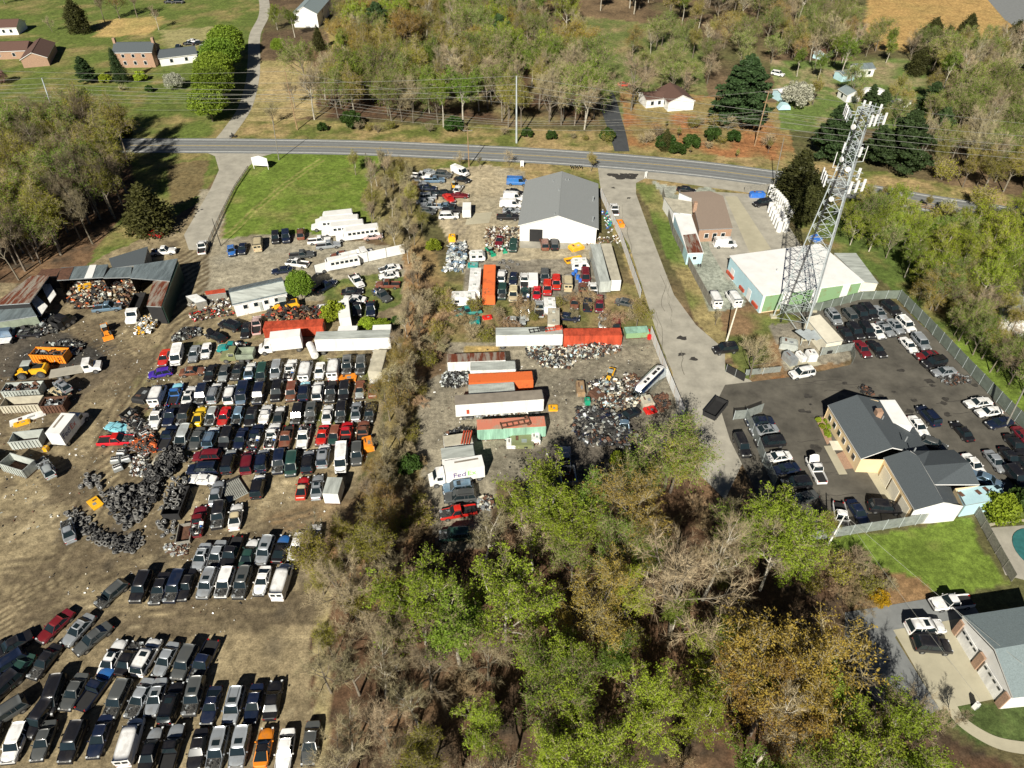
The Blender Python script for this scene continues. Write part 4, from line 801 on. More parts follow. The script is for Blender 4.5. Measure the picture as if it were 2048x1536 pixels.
house('low pale blue mobile home half hidden by the blossoming tree', (1556,180), (1600,172), 3.4, 2.7, 2.4, 'blue_wall', 'white_roof', 3, name='mobile_home')
house('small dark sided outbuilding under the bare trees', (1640,100), (1660,90), 3.4, 2.4, 2.2, 'blue_wall', 'rust', 1, name='outbuilding')
house('white mobile home at the right edge beyond the fence', (2042,640), (2052,545), 4.0, 2.9, 2.8, 'white_wall', 'shingle_grey', 2, name='mobile_home')
for x, y, w_, h_, m_, lb in ((1804,208,8,2.2,'white_box','white tarpaulin covered boat beside the pines'),(1745,187,9,2.6,'white_box','cream camper trailer parked behind the shed'),(1568,213,4,2,'blue_wall','turquoise tarpaulin covered bundle by the tree trunk')):
    p = G(x, y, 1); t = thing('tarp_covered_boat' if 'boat' in lb else 'camper' if 'camper' in lb else 'covered_bundle', lb, 'boat' if 'boat' in lb else 'camper' if 'camper' in lb else 'bundle', (p.x, p.y, 0), rnd.uniform(-.2,.1))
    MB().prism([(-w_/2,.3),(-w_/2+.6,h_*.7),(-w_/4,h_),(w_/4,h_),(w_/2-.4,h_*.75),(w_/2,.4)], -1.3, 1.3, m_).build('cover', t); MB().box((0,0,.2), (w_*.7,1.4,.4), 'dark').build('base', t)
# ---------------------------------------------------------------- boxes, trucks, trailers
def text_on(parent, s_, size, m, loc, rot, name='lettering'):
    cu = bpy.data.curves.new(name, 'FONT'); cu.body = s_; cu.size = size; cu.extrude = .01; o = bpy.data.objects.new(name, cu); COL.objects.link(o); bpy.context.view_layer.update()
    me = bpy.data.meshes.new_from_object(o.evaluated_get(bpy.context.evaluated_depsgraph_get())); me.materials.clear(); me.materials.append(M[m]); COL.objects.unlink(o); bpy.data.objects.remove(o)
    q_ = ob(name, me, parent); q_.location = loc; q_.rotation_euler = rot; return q_
def box_body(mb, L, W, z0, h, side, roof, ribs=0):
    mb.box((0, 0, z0 + h / 2), (L, W, h), side, top=roof)
    if ribs:
        n_ = int(L / ribs)
        for k in range(n_):
            x = -L/2 + (k + .5) * L / n_
            for s in (-1, 1): mb.box((x, s * (W/2 + .03), z0 + h/2), (L/n_*.5, .06, h - .3), side)
            mb.box((x, 0, z0 + h + .015), (L/n_*.5, W - .2, .03), roof)
def wheels(t, xs_, W, r=.5, z=None):
    for x in xs_:
        for s in (-1, 1): mb = MB(); mb.tube((x, s*(W/2-.4), r), (x, s*(W/2-.02), r), r, 'tyre', n=14); mb.tube((x, s*(W/2-.1), r), (x, s*(W/2), r), r*.55, 'rim', n=10); mb.build('wheel', t)
def boxthing(name, label, cat, tg, A, B, z0, h, side, roof, W=2.5, ribs=.28, wh=(), group=None, doors=True, L=None):
    a = Z(tg, *A, z0 + h); b = Z(tg, *B, z0 + h); d = b - a; L = L or d.length; c = (a + b) / 2
    t = thing(name, label, cat, (c.x, c.y, 0), math.atan2(d.y, d.x), group); mb = MB(); box_body(mb, L, W, z0, h, side, roof, ribs); mb.build('box', t)
    if doors:
        for s in (-1, 1): MB().box((L/2 + .04, s * W * .24, z0 + h/2), (.06, W*.46, h - .25), side).box((L/2 + .1, s * .2, z0 + h/2), (.05, .05, h - .3), 'steel').build('door', t)
        if z0 < .5: MB().box((0, 0, z0 + .08), (L + .1, W + .1, .16), 'rust').build('frame', t)
    if wh: wheels(t, [L*x for x in wh], W); MB().box((0, 0, z0 - .15), (L * .96, W * .4, .28), 'dark').build('chassis', t); 
    return t, L
MY = 'containers and trailers lined up in the middle yard'
boxthing('shipping_container','white container with rust streaked orange roof, farthest of its row','container','S',(265,452),(945,425),0,2.6,'white_box','rust_roof',group=MY)
boxthing('shipping_container','white container with plain white roof beside the rusty one','container','S',(535,548),(1065,532),0,2.6,'white_box','grey_box',group=MY)
boxthing('shipping_container','bright orange ribbed container between two white ones','container','S',(515,692),(1270,655),0,2.6,'orange_metal','orange_metal',group=MY)
boxthing('shipping_container','short pale container just behind the long white trailer','container','S',(515,820),(1055,785),0,2.6,'white_box','grey_box',group=MY)
t, L = boxthing('semi_trailer','long white trailer with grey brown roof and faded side lettering','trailer','S',(352,948),(1390,878),1.0,2.8,'white_box','greybrown_roof',ribs=0,wh=(-.4,-.33,.36,.43),group=MY)
MB().box((-L*.36,-1.262,2.0), (.5,.02,1.0), 'red_metal').build('red_emblem', t)
t, L = boxthing('shipping_container','salmon roofed container with mint green side under a rusty frame','container','S',(612,1238),(1418,1195),0,2.6,'mint_metal','salmon',group=MY)
p = Z('S',1070,1225,2.65); t = thing('chassis_wreck', 'rusty ladder frame lying on the mint green container', 'frame', tuple(p), R(14)); mb = MB()
for s in (-1,1): mb.box((0,s*.5,.1),(5.2,.14,.2),'rust')
for k in range(6): mb.box((-2.5+k*1.0,0,.1),(.14,1.1+.5*(k in (0,5)),.16),'rust')
for s in (-1,1): mb.torus((2.1,s*.8,.25),.3,.1,'rust')
mb.build('frame', t)
boxthing('truck_box','tan roofed box body carrying red steel beams','container','S',(222,1435),(552,1385),0,2.5,'white_box','tan_box',ribs=0,group=MY)
p = Z('S',490,1390,2.6)
for k in range(4): t = thing('steel_beam', 'red steel beam lying across the tan roofed box body', 'beam', (p.x - .6 + k*.42, p.y, 2.55), R(84), 'red beams'); MB().box((0,0,.05),(3.0,.22,.05),'rust').box((0,0,.15),(3.0,.06,.16),'red_metal').box((0,0,.25),(3.0,.22,.05),'red_metal').build('flange', t)
boxthing('truck_box','pale blue white box body squeezed beside the lettered box truck','container','U',(305,282),(622,245),.6,2.6,'white_box','grey_box',ribs=0,group=MY)
def boxtruck(label, tg, A, B, z0, h, front=-1, letters=None, L=None, W=2.5, cab='w', stripe=False):
    t, L = boxthing('box_truck', label, 'truck', tg, A, B, z0, h, 'white_box', 'white_roof', W=W, ribs=0, wh=(-.36,) if front > 0 else (.36,), doors=False, L=L)
    e = front; x0 = e * (L/2 + .12); pm = paint(cab); mb = MB()
    pr = [(x0, .45), (x0 + e*2.5, .45), (x0 + e*2.55, 1.1), (x0 + e*1.75, 1.55), (x0 + e*1.2, 2.45), (x0, 2.5)]; mb.prism(pr if e < 0 else pr[::-1], -1.05, 1.05, pm); mb.build('cab', t)
    p0, p1 = Vector((x0 + e*1.79, 0, 1.6)), Vector((x0 + e*1.27, 0, 2.38)); mb = MB(); off = Vector((e*.03,0,.02)); mb.poly([p0+off+Vector((0,-.95,0)), p0+off+Vector((0,.95,0)), p1+off+Vector((0,.85,0)), p1+off+Vector((0,-.85,0))][::-e], 'glass'); mb.build('windshield', t)
    for s in (-1,1): MB().box((x0 + e*.8, s*1.06, 1.85), (.9,.03,.7), 'glass').build('side_window', t)
    wheels(t, [x0 + e*1.5], W, .45)
    if stripe: MB().box((L*.08, .55, z0+h+.02), (L*.62, .35, .02), 'greybrown_roof').build('skylight_strip', t)
    if letters:
        for (w_, m_, x_, side) in letters: text_on(t, w_, 1.45, m_, (x_ if side < 0 else -x_, side*(W/2+.03), z0 + h*.42), (R(90), 0, 0 if side < 0 else math.pi))
    return t
mat('violet', (.10,.04,.22), .5); mat('letter_green', (.25,.6,.12), .5); mat('letter_orange', (.7,.1,.06), .5); mat('letter_navy', (.03,.03,.15), .5); mat('letter_grey', (.2,.2,.22), .5)
boxtruck('white box truck with violet and green lettering, cab pointing left','U',(335,408),(712,345),.8,2.6,-1,[('Fed','violet',-2.0,-1),('Ex','letter_green',.3,-1)],stripe=True)
boxtruck('tall white box truck with dark and orange lettering at the left yard edge','J',(500,1090),(655,895),.8,2.7,1,[('Fed','letter_navy',-2.2,-1),('Ex','letter_orange',.1,-1)],stripe=True)
boxtruck('white box truck with grey roof, cab pointing left, below the red container','L',(535,1425),(768,1400),.9,2.9,-1)
lt = bpy.data.objects
boxthing('semi_trailer','long white semi trailer with pale roof beside the tree strip','trailer','L',(885,1425),(1458,1410),1.0,2.9,'white_box','grey_box',ribs=0,wh=(-.42,.36,.44))
boxthing('storage_box','white storage box behind the long semi trailer, left one','container','L',(1060,1375),(1205,1372),0,2.4,'white_box','white_roof',ribs=0,W=2.0)
boxthing('storage_box','white storage box behind the long semi trailer, right one','container','L',(1325,1368),(1465,1362),0,2.8,'white_box','white_roof',ribs=0,W=2.0)
boxthing('shipping_container','red ribbed container piled with scrap, behind the white box truck','container','L',(490,1345),(945,1325),0,2.4,'red_metal','red_metal',W=2.6)
boxthing('storage_box','white box body standing end-on beside the blue pickup','container','L',(1110,1290),(1095,1150),.6,2.5,'white_box','white_roof',ribs=0,W=2.3)
boxthing('shipping_container','yellowed beige container end-on beside the tree strip','container','B',(1545,640),(1620,365),0,2.6,'tan_box','tan_box',group='beige boxes')
boxthing('truck_box','grey roofed white box body on the dirt below the rows','container','D',(1325,1130),(1385,930),0,2.5,'white_box','grey_box',ribs=0,W=2.4)
p = Z('B',775,375,.8); t = thing('tank', 'slim white tank lying on the ground beside the box truck', 'tank', (p.x,p.y,0), heading('B',775,375,60,130)); MB().tube((-2,0,.8),(2,0,.8),.75,'white_box',n=14).tube((-2.25,0,.8),(-2,0,.8),.5,'white_box',r1=.75,n=14).tube((2,0,.8),(2.25,0,.8),.75,'white_box',r1=.5,n=14).build('tank_body', t); MB().box((-1.3,0,.15),(.2,1.2,.3),'dark').box((1.3,0,.15),(.2,1.2,.3),'dark').build('saddle', t)
# middle-upper yard
boxthing('semi_trailer','left one of two weathered grey white trailers by the white fence','trailer','M',(1580,1010),(1500,722),1.0,2.7,'grey_box','grey_box',ribs=0,wh=(-.38,-.32,.4))
boxthing('semi_trailer','right one of two weathered trailers, cream roofed, by the white fence','trailer','M',(1655,1000),(1580,718),1.0,2.7,'white_box','tan_box',ribs=0,wh=(-.38,-.32,.4))
boxthing('shipping_container','dull orange container standing end-on above the brush','container','M',(680,1115),(690,880),0,2.6,'orange_metal','orange_metal',W=2.6)
def camper(label, tg, A, B, h=2.6, m='white_box', name='camper_trailer'):
    a = Z(tg,*A,h); b = Z(tg,*B,h); d = b-a; L = d.length; c = (a+b)/2; t = thing(name, label, 'camper', (c.x,c.y,0), math.atan2(d.y,d.x))
    MB().prism([(-L/2,.5),(L/2,.5),(L/2+.1,1.3),(L/2-.5,h),(-L/2+.4,h),(-L/2-.1,1.6)], -1.2, 1.2, m).build('shell', t); wheels(t, [0,.9], 2.4, .35)
    for x in (-.25,.2): MB().box((L*x,-1.21,1.6),(.9,.04,.6),'glass').build('window', t); MB().box((L*x,0,h+.08),(.6,.6,.16),'grey_box').build('roof_vent', t)
    return t
camper('long white camper standing end-on beside the orange container','M',(567,1085),(583,895)); camper('white camper lying broadside below the end-on camper','M',(385,1110),(595,1105)); camper('small white camper top beside the tarpaulin heap','M',(535,790),(650,785),2.0)
camper('small white camper by the two weathered trailers','M',(1320,850),(1450,845),2.2); camper('weathered pale trailer sunk in brush, rear half','M',(1180,1350),(1180,1200),2.4,'tan_box'); camper('weathered pale trailer in brush, front half','M',(1155,1215),(1145,1120),2.3,'white_box')
boxthing('canopy','white open topped box between the dark pickup and the grey SUV','box','M',(1025,1020),(1022,925),.5,1.7,'white_box','white_roof',W=2.0,ribs=0,L=3.2); boxthing('ramp_trailer','white enclosed trailer alone on the gravel drive','trailer','M',(510,470),(514,395),.5,2.0,'white_box','white_roof',W=2.1,ribs=0,wh=(0,),L=4.2)
boxthing('semi_trailer','white trailer with torn roof at the bottom of the brush','trailer','M',(735,1395),(1245,1385),.8,2.7,'white_box','grey_box',ribs=0,wh=(-.4,.4)); boxthing('shipping_container','bright red ribbed container beside the torn roof trailer','container','M',(1255,1400),(1700,1395),0,2.8,'red_metal','red_metal')
boxthing('storage_box','low pale green box at the right end of the red container','container','M',(1730,1385),(1905,1375),0,1.4,'green_wall','mint_metal',W=2.2,ribs=0)
for i,(x,y) in enumerate(((1060,1385),(1180,1375))): p = Z('M',x,y,3.55); t = thing('chassis_wreck', ('dark','red')[i] + ' truck chassis lying on the torn roof trailer', 'frame', tuple(p), R(12)); mb = MB(); [mb.box((0,s*.45,.1),(3.6,.12,.16),('dark','red_metal')[i]) for s in (-1,1)]; [mb.box((-1.7+k*.85,0,.1),(.12,1.3,.14),('dark','red_metal')[i]) for k in range(5)]; mb.box((.8,0,.3),(1,1,.4),('engine','red_metal')[i]); mb.build('frame', t)
# buses
def bus(label, tg, A, B, h=2.9, name='bus', m='white_wall', group='white buses'):
    a = Z(tg,*A,h); b = Z(tg,*B,h); d = a-b; L = d.length; c = (a+b)/2; t = thing(name, label, 'bus', (c.x,c.y,0), math.atan2(d.y,d.x), group)
    MB().prism([(-L/2,.5),(L/2,.5),(L/2,2.0),(L/2-.35,h-.1),(L/2-.7,h),(-L/2+.2,h),(-L/2,h-.2)], -1.2, 1.2, m).build('body', t); MB().prism([(L/2,.5),(L/2+1.9,.5),(L/2+1.9,1.1),(L/2+.1,1.5)], -.95, .95, m).build('hood', t)
    MB().poly([(L/2+.02,-1.0,1.55),(L/2+.02,1.0,1.55),(L/2-.3,1.0,2.6),(L/2-.3,-1.0,2.6)],'glass').build('windshield', t)
    n_ = int(L/1.0)
    for s in (-1,1):
        for k in range(n_-1): MB().box((-L/2+.8+k*(L-1.2)/(n_-1), s*1.205, 2.05), (.74,.03,.62), 'glass').build('window', t)
    wheels(t, [-L*.3, L/2+.7], 2.4, .45); return t
bus('white bus farthest from the camera, nearest the lawn','L',(935,490),(1170,465)); bus('white bus second from the lawn','L',(905,530),(1215,508)); bus('white bus third from the lawn, dark side windows','L',(985,575),(1255,545)); bus('white bus nearest the camera with a row of dark windows','L',(1095,610),(1370,575))
bus('low white shuttle bus beside the white board fence','L',(960,850),(1215,805),2.5, group=None)
def flatbed(label, tg, nose, tail, m='w', bed='dark', box=None, name='flatbed_truck'):
    a = Z(tg,*nose,.8); b = Z(tg,*tail,.8); d = a-b; L = d.length; t = thing(name, label, 'truck', (*((a+b)/2).xy,0), math.atan2(d.y,d.x)); pm = paint(m); x = L/2
    MB().prism([(x-2.9,.6),(x,.6),(x,1.3),(x-1.2,1.6),(x-1.6,2.5),(x-2.9,2.55)][::-1], -1.1,1.1, pm).build('cab', t)
    MB().poly([(x-1.17,-.95,1.68),(x-1.17,.95,1.68),(x-1.55,.85,2.42),(x-1.55,-.85,2.42)],'glass').build('windshield', t)
    for s in (-1,1): MB().box((x-2.2,s*1.11,1.95),(.9,.03,.6),'glass').build('side_window', t)
    mb = MB(); mb.box((-1.5,0,.95),(L-3.1,2.4,.18),bed)
    if box: 
        for s in (-1,1): mb.box((-1.5,s*1.15,1.5),(L-3.1,.1,1.1),box)
        for s in (-1,1): mb.box((-1.5+s*(L-3.2)/2,0,1.5),(.1,2.2,1.1),box)
    mb.build('bed', t); wheels(t, [x-1.0,-L*.3,-L*.3+1.2], 2.4, .5); return t
flatbed('white rollback truck with long flat grey bed at the dark yard patch','J',(975,440),(480,525),bed='old_asphalt'); flatbed('white dump truck with empty black bed facing the camera','K',(1075,1090),(1165,880),box='dark',name='dump_truck'); flatbed('white flatbed truck behind the white board fence','L',(1330,790),(1080,850),box='white_box'); flatbed('olive army truck with rounded tan bed in the left yard','A',(1270,540),(1760,520),m='i',bed='olive_metal',box='olive_metal')
flatbed('dark tipper trailer in the shadow below the shed','K',(600,1040),(450,1130),m='k',box='dark',name='tipper_truck'); flatbed('blue and white cab truck half out of frame at the left','J',(110,90),(30,230),m='u',bed='white_box')
# loaders
def loader(label, tg, nose, tail, m='loader_yellow', sc=1.0, name='wheel_loader'):
    a = Z(tg,*nose,1); b = Z(tg,*tail,1); d = a-b; t = thing(name, label, 'loader', (*((a+b)/2).xy,0), math.atan2(d.y,d.x)); t.scale = (sc,)*3
    MB().prism([(-3.2,.9),(-.6,.9),(-.4,1.9),(-3.0,2.0),(-3.3,1.6)][::-1],-.95,.95,m).box((-1.8,0,2.05),(1.6,1.2,.12),'dark').build('engine_cover', t)
    MB().box((-.1,0,2.25),(1.3,1.3,1.3),'glass').box((-.1,0,2.98),(1.6,1.6,.14),'grey_box').build('cab', t); MB().box((1.0,0,1.2),(1.6,1.1,.7),m).build('front_frame', t)
    mb = MB(); [mb.tube((.9,s*.5,1.6),(2.6,s*.6,.8),.13,m,n=4) for s in (-1,1)]; mb.build('lift_arm', t); MB().prism([(2.5,.1),(3.5,.1),(3.4,.25),(2.75,.3),(2.7,1.1),(2.5,1.1)][::-1],-1.35,1.35,'dark' if m=='loader_yellow' else m).build('bucket', t)
    wheels(t, [-2.2,1.1], 2.5, .75); return t
loader('yellow wheel loader standing on the dark patch at the left','J',(150,505),(420,480)); loader('yellow wheel loader with engine cover to the right, by the long cabin','L',(545,1225),(735,1190))
loader('orange skid steer with raised cab roof in the left yard','J',(1035,180),(990,20),'orange_paint',.7,'skid_steer'); loader('yellow skid steer beside the scrap heap','T',(800,700),(850,590),'loader_yellow',.62,'skid_steer'); loader('small orange forklift wedged in the wreck heap','M',(410,285),(412,240),'loader_yellow',.55,'forklift')
loader('green garden tractor on the gravel behind the garage','M',(735,800),(650,730),'green_plastic',.5,'garden_tractor'); loader('green and red quad bike pair beside the garage corner','M',(810,770),(790,720),'green_plastic',.4,'quad_bike')
# open dumpsters
def dumpster(label, tg, A, B, h=1.7, m='grey_box', W=2.4, fill=False, z=None):
    a = Z(tg,*A,h); b = Z(tg,*B,h); d = b-a; L = d.length; t = thing('dumpster', label, 'dumpster', (*((a+b)/2).xy,0), math.atan2(d.y,d.x)); mb = MB(); inner = 'rust' if m != 'dark' else 'dark'
    mb.box((0,0,.15),(L,W,.12),inner)
    for s in (-1,1):
        mb.box((0,s*(W/2-.05),h/2+.1),(L,.08,h-.1),m); mb.box((s*(L/2-.05),0,h/2+.1),(.08,W-.18,h-.1),m); mb.box((0,s*(W/2),h+.05),(L+.1,.16,.1),m)
        for k in range(int(L/.55)): mb.box((-L/2+.4+k*.55,s*(W/2+.05),h/2+.1),(.14,.12,h-.15),m)
    mb.build('bin', t)
    if fill: j = scrap_mesh(random.Random(len(label)), [(-L/2+.3,-W/2+.2),(L/2-.3,-W/2+.2),(L/2-.3,W/2-.2),(-L/2+.3,W/2-.2)], int(L*14), .75, h*.9, ('engine','steel','dark','tyre','rust')); o = ob('scrap_load', j, t); o['kind'] = 'stuff'
    return t
def scrap_mesh(r, poly, n, size, h0, mats, heap=0.0):
    px_ = np.array([p[0] for p in poly]); py_ = np.array([p[1] for p in poly]); mb = MB(); cx, cy = px_.mean(), py_.mean(); rad = max(px_.max()-px_.min(), py_.max()-py_.min())/2 + 1e-6; k = 0; tries = 0
    while k < n and tries < n * 20:
        tries += 1; x = r.uniform(px_.min(), px_.max()); y = r.uniform(py_.min(), py_.max())
        if not pip(poly, np.array([x]), np.array([y]))[0]: continue
        k += 1; hh = heap * max(0, 1 - math.hypot(x-cx, y-cy)/rad) ; z = h0 * r.random() * .5 + h0 * .5 + hh * r.random(); q_ = Matrix.Rotation(r.random()*6, 3, (r.random()-.5, r.random()-.5, 1)) @ Matrix.Rotation(r.uniform(-.7,.7), 3, 'X'); m_ = r.choice(mats); t_ = r.random(); s_ = size * r.uniform(.4,1.2)
        if t_ < .4: mb.box((x,y,z), (s_, s_*r.uniform(.4,1), s_*r.uniform(.2,.7)), m_, rot=q_)
        elif t_ < .65: mb.box((x,y,z), (s_*1.6, s_*r.uniform(.5,1), .04), m_, rot=q_)
        elif t_ < .85: v = q_ @ Vector((s_*1.3,0,.1)); mb.tube((x-v.x/2,y-v.y/2,z-v.z/2),(x+v.x/2,y+v.y/2,z+v.z/2), s_*.09, m_, n=5)
        else: mb.torus((x,y,z), s_*.4, s_*.14, m_, n=10, k=5, rot=q_)
    return mb.mesh('scrap')
dumpster('orange dumpster heaped with dark scrap on the dark patch','J',(310,300),(630,310),2.0,'orange_paint',fill=True); dumpster('grey dumpster filled with scrap at the left edge','J',(30,650),(390,630),1.8,'grey_box',fill=True); dumpster('long pale dumpster, half empty with tan inside, at the left','J',(20,790),(390,770),1.8,'tan_box')
dumpster('rusty brown dumpster beside the tall box truck','J',(405,790),(625,775),1.8,'rust',fill=True); dumpster('empty pale grey dumpster below the box truck cab','J',(100,1130),(390,1100),1.9,'grey_box'); dumpster('empty slanting grey dumpster in the lower left corner','J',(40,1330),(270,1400),1.9,'grey_box'); dumpster('grey bin cut by the left edge behind the slanting dumpster','J',(-260,1330),(-60,1360),1.9,'dark')
dumpster('long dark open trailer packed with tyres','E',(1475,620),(1600,300),1.5,'dark',W=2.6); dumpster('black open trailer parked on the side road','P',(-95,310),(20,170),1.0,'dark',W=2.4); dumpster('long wooden sided trailer beside the tyre stacks','E',(1620,930),(1660,720),.8,'grey_wood',W=2.0); dumpster('yellow rimmed empty skip tipped near the red pickup','J',(1180,930),(1280,850),1.0,'dark',W=1.8)
dumpster('yellow car trailer beside the small camper','M',(1270,850),(1400,825),.6,'loader_yellow',W=1.8); dumpster('silver open trailer in the shade of the green tree','U',(1555,560),(1525,395),1.0,'steel',W=2.4)
p = Z('F',570,260,.4); t = thing('ramp', 'corrugated grey metal ramp lying askew on the dirt', 'ramp', (p.x,p.y,0), R(38)); mb = MB(); mb.box((0,0,.3),(3.2,4.0,.08),'grey_box'); [mb.box((-1.5+k*.3,0,.38),(.12,3.9,.1),'grey_wood') for k in range(11)]; mb.box((0,2.2,.25),(3.6,.35,.5),'dark'); mb.build('deck', t)
camp = Z('T',1305,670,2.4); t = thing('travel_trailer', 'polished silver rounded travel trailer by the white fence', 'camper', (camp.x,camp.y,0), heading('T',1300,670,300,-290)+math.pi); L = 9.0; mb = MB(); mat('chrome',(.62,.68,.72),.12,1.0,.1)
prof = []; n_ = 14
for i in range(n_+1):
    u = -L/2 + L*i/n_; e = max(0, (abs(u)-(L/2-1.3))/1.3); k = math.sqrt(max(0.04,1-e*e)); ring = []
    for a_, b_ in ((-1,.35),(-1.02,1.0),(-1,1.7),(-.85,2.2),(-.5,2.48),(0,2.55),(.5,2.48),(.85,2.2),(1,1.7),(1.02,1.0),(1,.35)): ring.append((u, a_*1.32*(.55+.45*k), .35+(b_-.35)*(.7+.3*k)))
    prof.append(len(mb.v)); mb.v += ring
kc = mb.mi('chrome'); kw = mb.mi('white_roof')
for a_, b_ in zip(prof, prof[1:]):
    for j in range(10): mb.f.append((a_+j, a_+j+1, b_+j+1, b_+j)); mb.m.append(kw if j in (4,5) else kc)
for a_ in (prof[0], prof[-1]): mb.f.append(tuple(range(a_, a_+11))); mb.m.append(kc)
mb.build('shell', t, True)
for x in (-2.6,-1.6,-.9,1.0,2.0): MB().box((x,.1,2.6),(.55,.5,.14),'dark').build('roof_vent', t)
for x in (-2,.2,2): MB().box((x,-1.24,1.5),(.8,.03,.5),'glass').build('window', t)
wheels(t, [-.5,.5], 2.3, .38)
# ---------------------------------------------------------------- scrap heaps (nobody could count the bits) and countable junk
JM = ('white_box','offwhite','offwhite','grey_box','grey_box','dark','dark','rust','engine','engine','dark','dark','dark','dark','steel','steel','rust','rust','tan_box','tan_box','wood','tyre','grey_wood','grey_wood','engine','dark','rust','blue_wall')
def heap(name, label, tg, pts, n, size, h=.5, hp=1.2, mats=JM, seed=1):
    P = [Z(tg, *p) for p in pts]; c = sum(P, Vector())/len(P); me = scrap_mesh(random.Random(seed), [(p.x-c.x,p.y-c.y) for p in P], int(n*1.9), size*.72, h, mats, hp*1.1); o = ob(name, me); o.location = (c.x,c.y,0); return tag(o, label, 'scrap heap', kind='stuff')
DK = ('dark','engine','engine','steel','tyre','rust','tyre','dark','dark','grey_wood','dark','paint_navy_blue','grey_box','engine')
heap('scrap_heap','mixed white and dark scrap heap beside the skid steer','T',[(560,760),(760,700),(960,740),(1000,900),(1180,930),(1170,1040),(960,1060),(760,1040),(620,960)],480,.85,.5,1.6,seed=2)
heap('scrap_heap','dark shaded scrap heap below the white and dark one','T',[(440,1060),(700,1050),(1000,1180),(1060,1330),(1250,1480),(1100,1536),(520,1500),(380,1300)],620,.95,.6,1.6,DK,seed=3)
heap('scrap_heap','line of small scrap along the red container','T',[(400,280),(960,280),(980,360),(840,420),(560,500),(300,420),(300,330)],420,.65,.4,1.1,seed=4)
heap('scrap_heap','household junk and barrels below the torn roof trailer','T',[(-160,300),(260,330),(420,480),(380,580),(60,580),(-170,420)],260,.8,.4,.9,seed=5)
heap('scrap_heap','brown machinery parts beside the travel trailer','T',[(980,640),(1110,640),(1240,820),(1180,860),(1020,860)],110,.8,.3,.8,('rust','wood','tan_box','engine','white_box','rust'),seed=6); heap('scrap_heap','rusty rails and frames at the fence corner','T',[(1300,900),(1480,880),(1560,1000),(1440,1080),(1340,1020)],60,.9,.2,.4,('rust','dark','rust'),seed=16)
heap('scrap_heap','white engines and dark parts left of the pale containers','S',[(270,610),(520,620),(510,780),(380,820),(200,800),(190,700)],170,.7,.4,1.1,('engine','steel','dark','grey_box','dark'),seed=7); heap('scrap_heap','dark parts behind the tan roofed box body','S',[(210,1370),(380,1300),(540,1290),(620,1350),(540,1360),(220,1400)],90,.6,.4,.8,DK,seed=8)
heap('scrap_heap','pipes and parts under the long white trailer','S',[(400,1140),(1380,1075),(1390,1095),(420,1185)],170,.55,.3,.3,('rust','white_box','steel','tan_box'),seed=9); heap('scrap_heap','junk around the mint green container','U',[(930,130),(1280,90),(1270,190),(1120,240),(940,220)],60,.7,.3,.5,seed=10)
heap('scrap_heap','car parts and furniture inside the open shed yard','K',[(600,760),(1060,740),(1180,860),(1100,960),(820,980),(620,980),(560,910)],330,1.2,.4,1.0,('orange_metal','wood','wood','tan_box','dark','engine','rust','rust','offwhite','grey_box','dark','dark','dark','grey_wood','rust'),seed=11)
heap('scrap_heap','pale parts and hoses behind the white dump truck','K',[(1150,1050),(1280,1020),(1300,1120),(1220,1200),(1090,1200)],150,.7,.5,1.1,('white_box','steel','tan_box','engine','loader_yellow'),seed=12); heap('scrap_heap','white panels and timber at the end of the long cabin','K',[(1540,880),(1880,860),(1890,960),(1760,990),(1560,980)],190,.9,.5,.8,('white_box','wood','tan_box','rust','dark','grey_wood'),seed=13)
heap('scrap_heap','garden machines scattered in front of the long cabin','K',[(1530,1020),(1700,990),(2000,990),(2040,1020),(1800,1050),(1600,1090)],90,.6,.3,.4,('red_plastic','engine','dark','rust','dark','white_box','tyre'),seed=14)
heap('scrap_heap','black engine parts beside the black car with raised hood','A',[(530,270),(720,130),(960,130),(980,240),(760,300),(560,360)],170,.7,.4,.8,DK,seed=15); heap('scrap_heap','crushed parts under the tilted car at the left','K',[(330,1000),(180,1060),(60,1120),(60,1180),(300,1200),(470,1180),(450,1060)],240,1.1,.5,1.0,DK,seed=17)
heap('scrap_heap','rusty truck parts on and around the red ribbed container','L',[(480,1290),(640,1250),(960,1250),(1030,1290),(960,1330),(620,1370),(540,1330)],150,1.1,1.2,1.8,('rust','red_metal','dark','engine','wood'),seed=18); heap('scrap_heap','wooden crates and parts behind the orange dumpster','J',[(420,230),(620,200),(820,240),(760,330),(660,360),(640,260)],120,.8,.4,.6,DK,seed=19)
heap('scrap_heap','orange frames and engines left of the tyre heaps','C',[(540,560),(880,520),(960,660),(900,720),(700,760),(560,700)],190,.9,.5,1.2,('orange_metal','rust','dark','engine','steel','rust'),seed=20); heap('scrap_heap','bent wrecks and frames around the yellow rimmed skip','C',[(420,330),(600,180),(760,350),(880,420),(860,540),(560,480)],210,1.1,.5,1.1,('dark','rust','grey_wood','engine','steel','dark'),seed=21)
heap('scrap_heap','loose wheels and small engines on the dirt','C',[(560,760),(800,740),(840,960),(760,1060),(560,1040),(560,900)],150,.6,.3,.5,('steel','tan_box','white_box','rust','tyre','dark'),seed=22); heap('scrap_heap','metal rods and springs beside the wooden sided trailer','E',[(1440,960),(1700,960),(1680,1080),(1500,1100),(1420,1030)],110,.7,.15,.4,('rust','tan_box','rust','steel'),seed=23)
heap('scrap_heap','blue grey tarpaulins and crushed cars above the camper','M',[(370,730),(510,720),(510,860),(480,940),(330,940),(370,850)],170,1.1,.6,1.0,('steel','paint_light_blue','grey_box','white_box','dark'),seed=24); heap('scrap_heap','lumber and machine parts along the garage front','M',[(670,600),(930,600),(930,680),(850,780),(760,790),(660,740),(640,680)],230,.8,.4,.8,('white_box','wood','rust','dark','engine','tan_box'),seed=25)
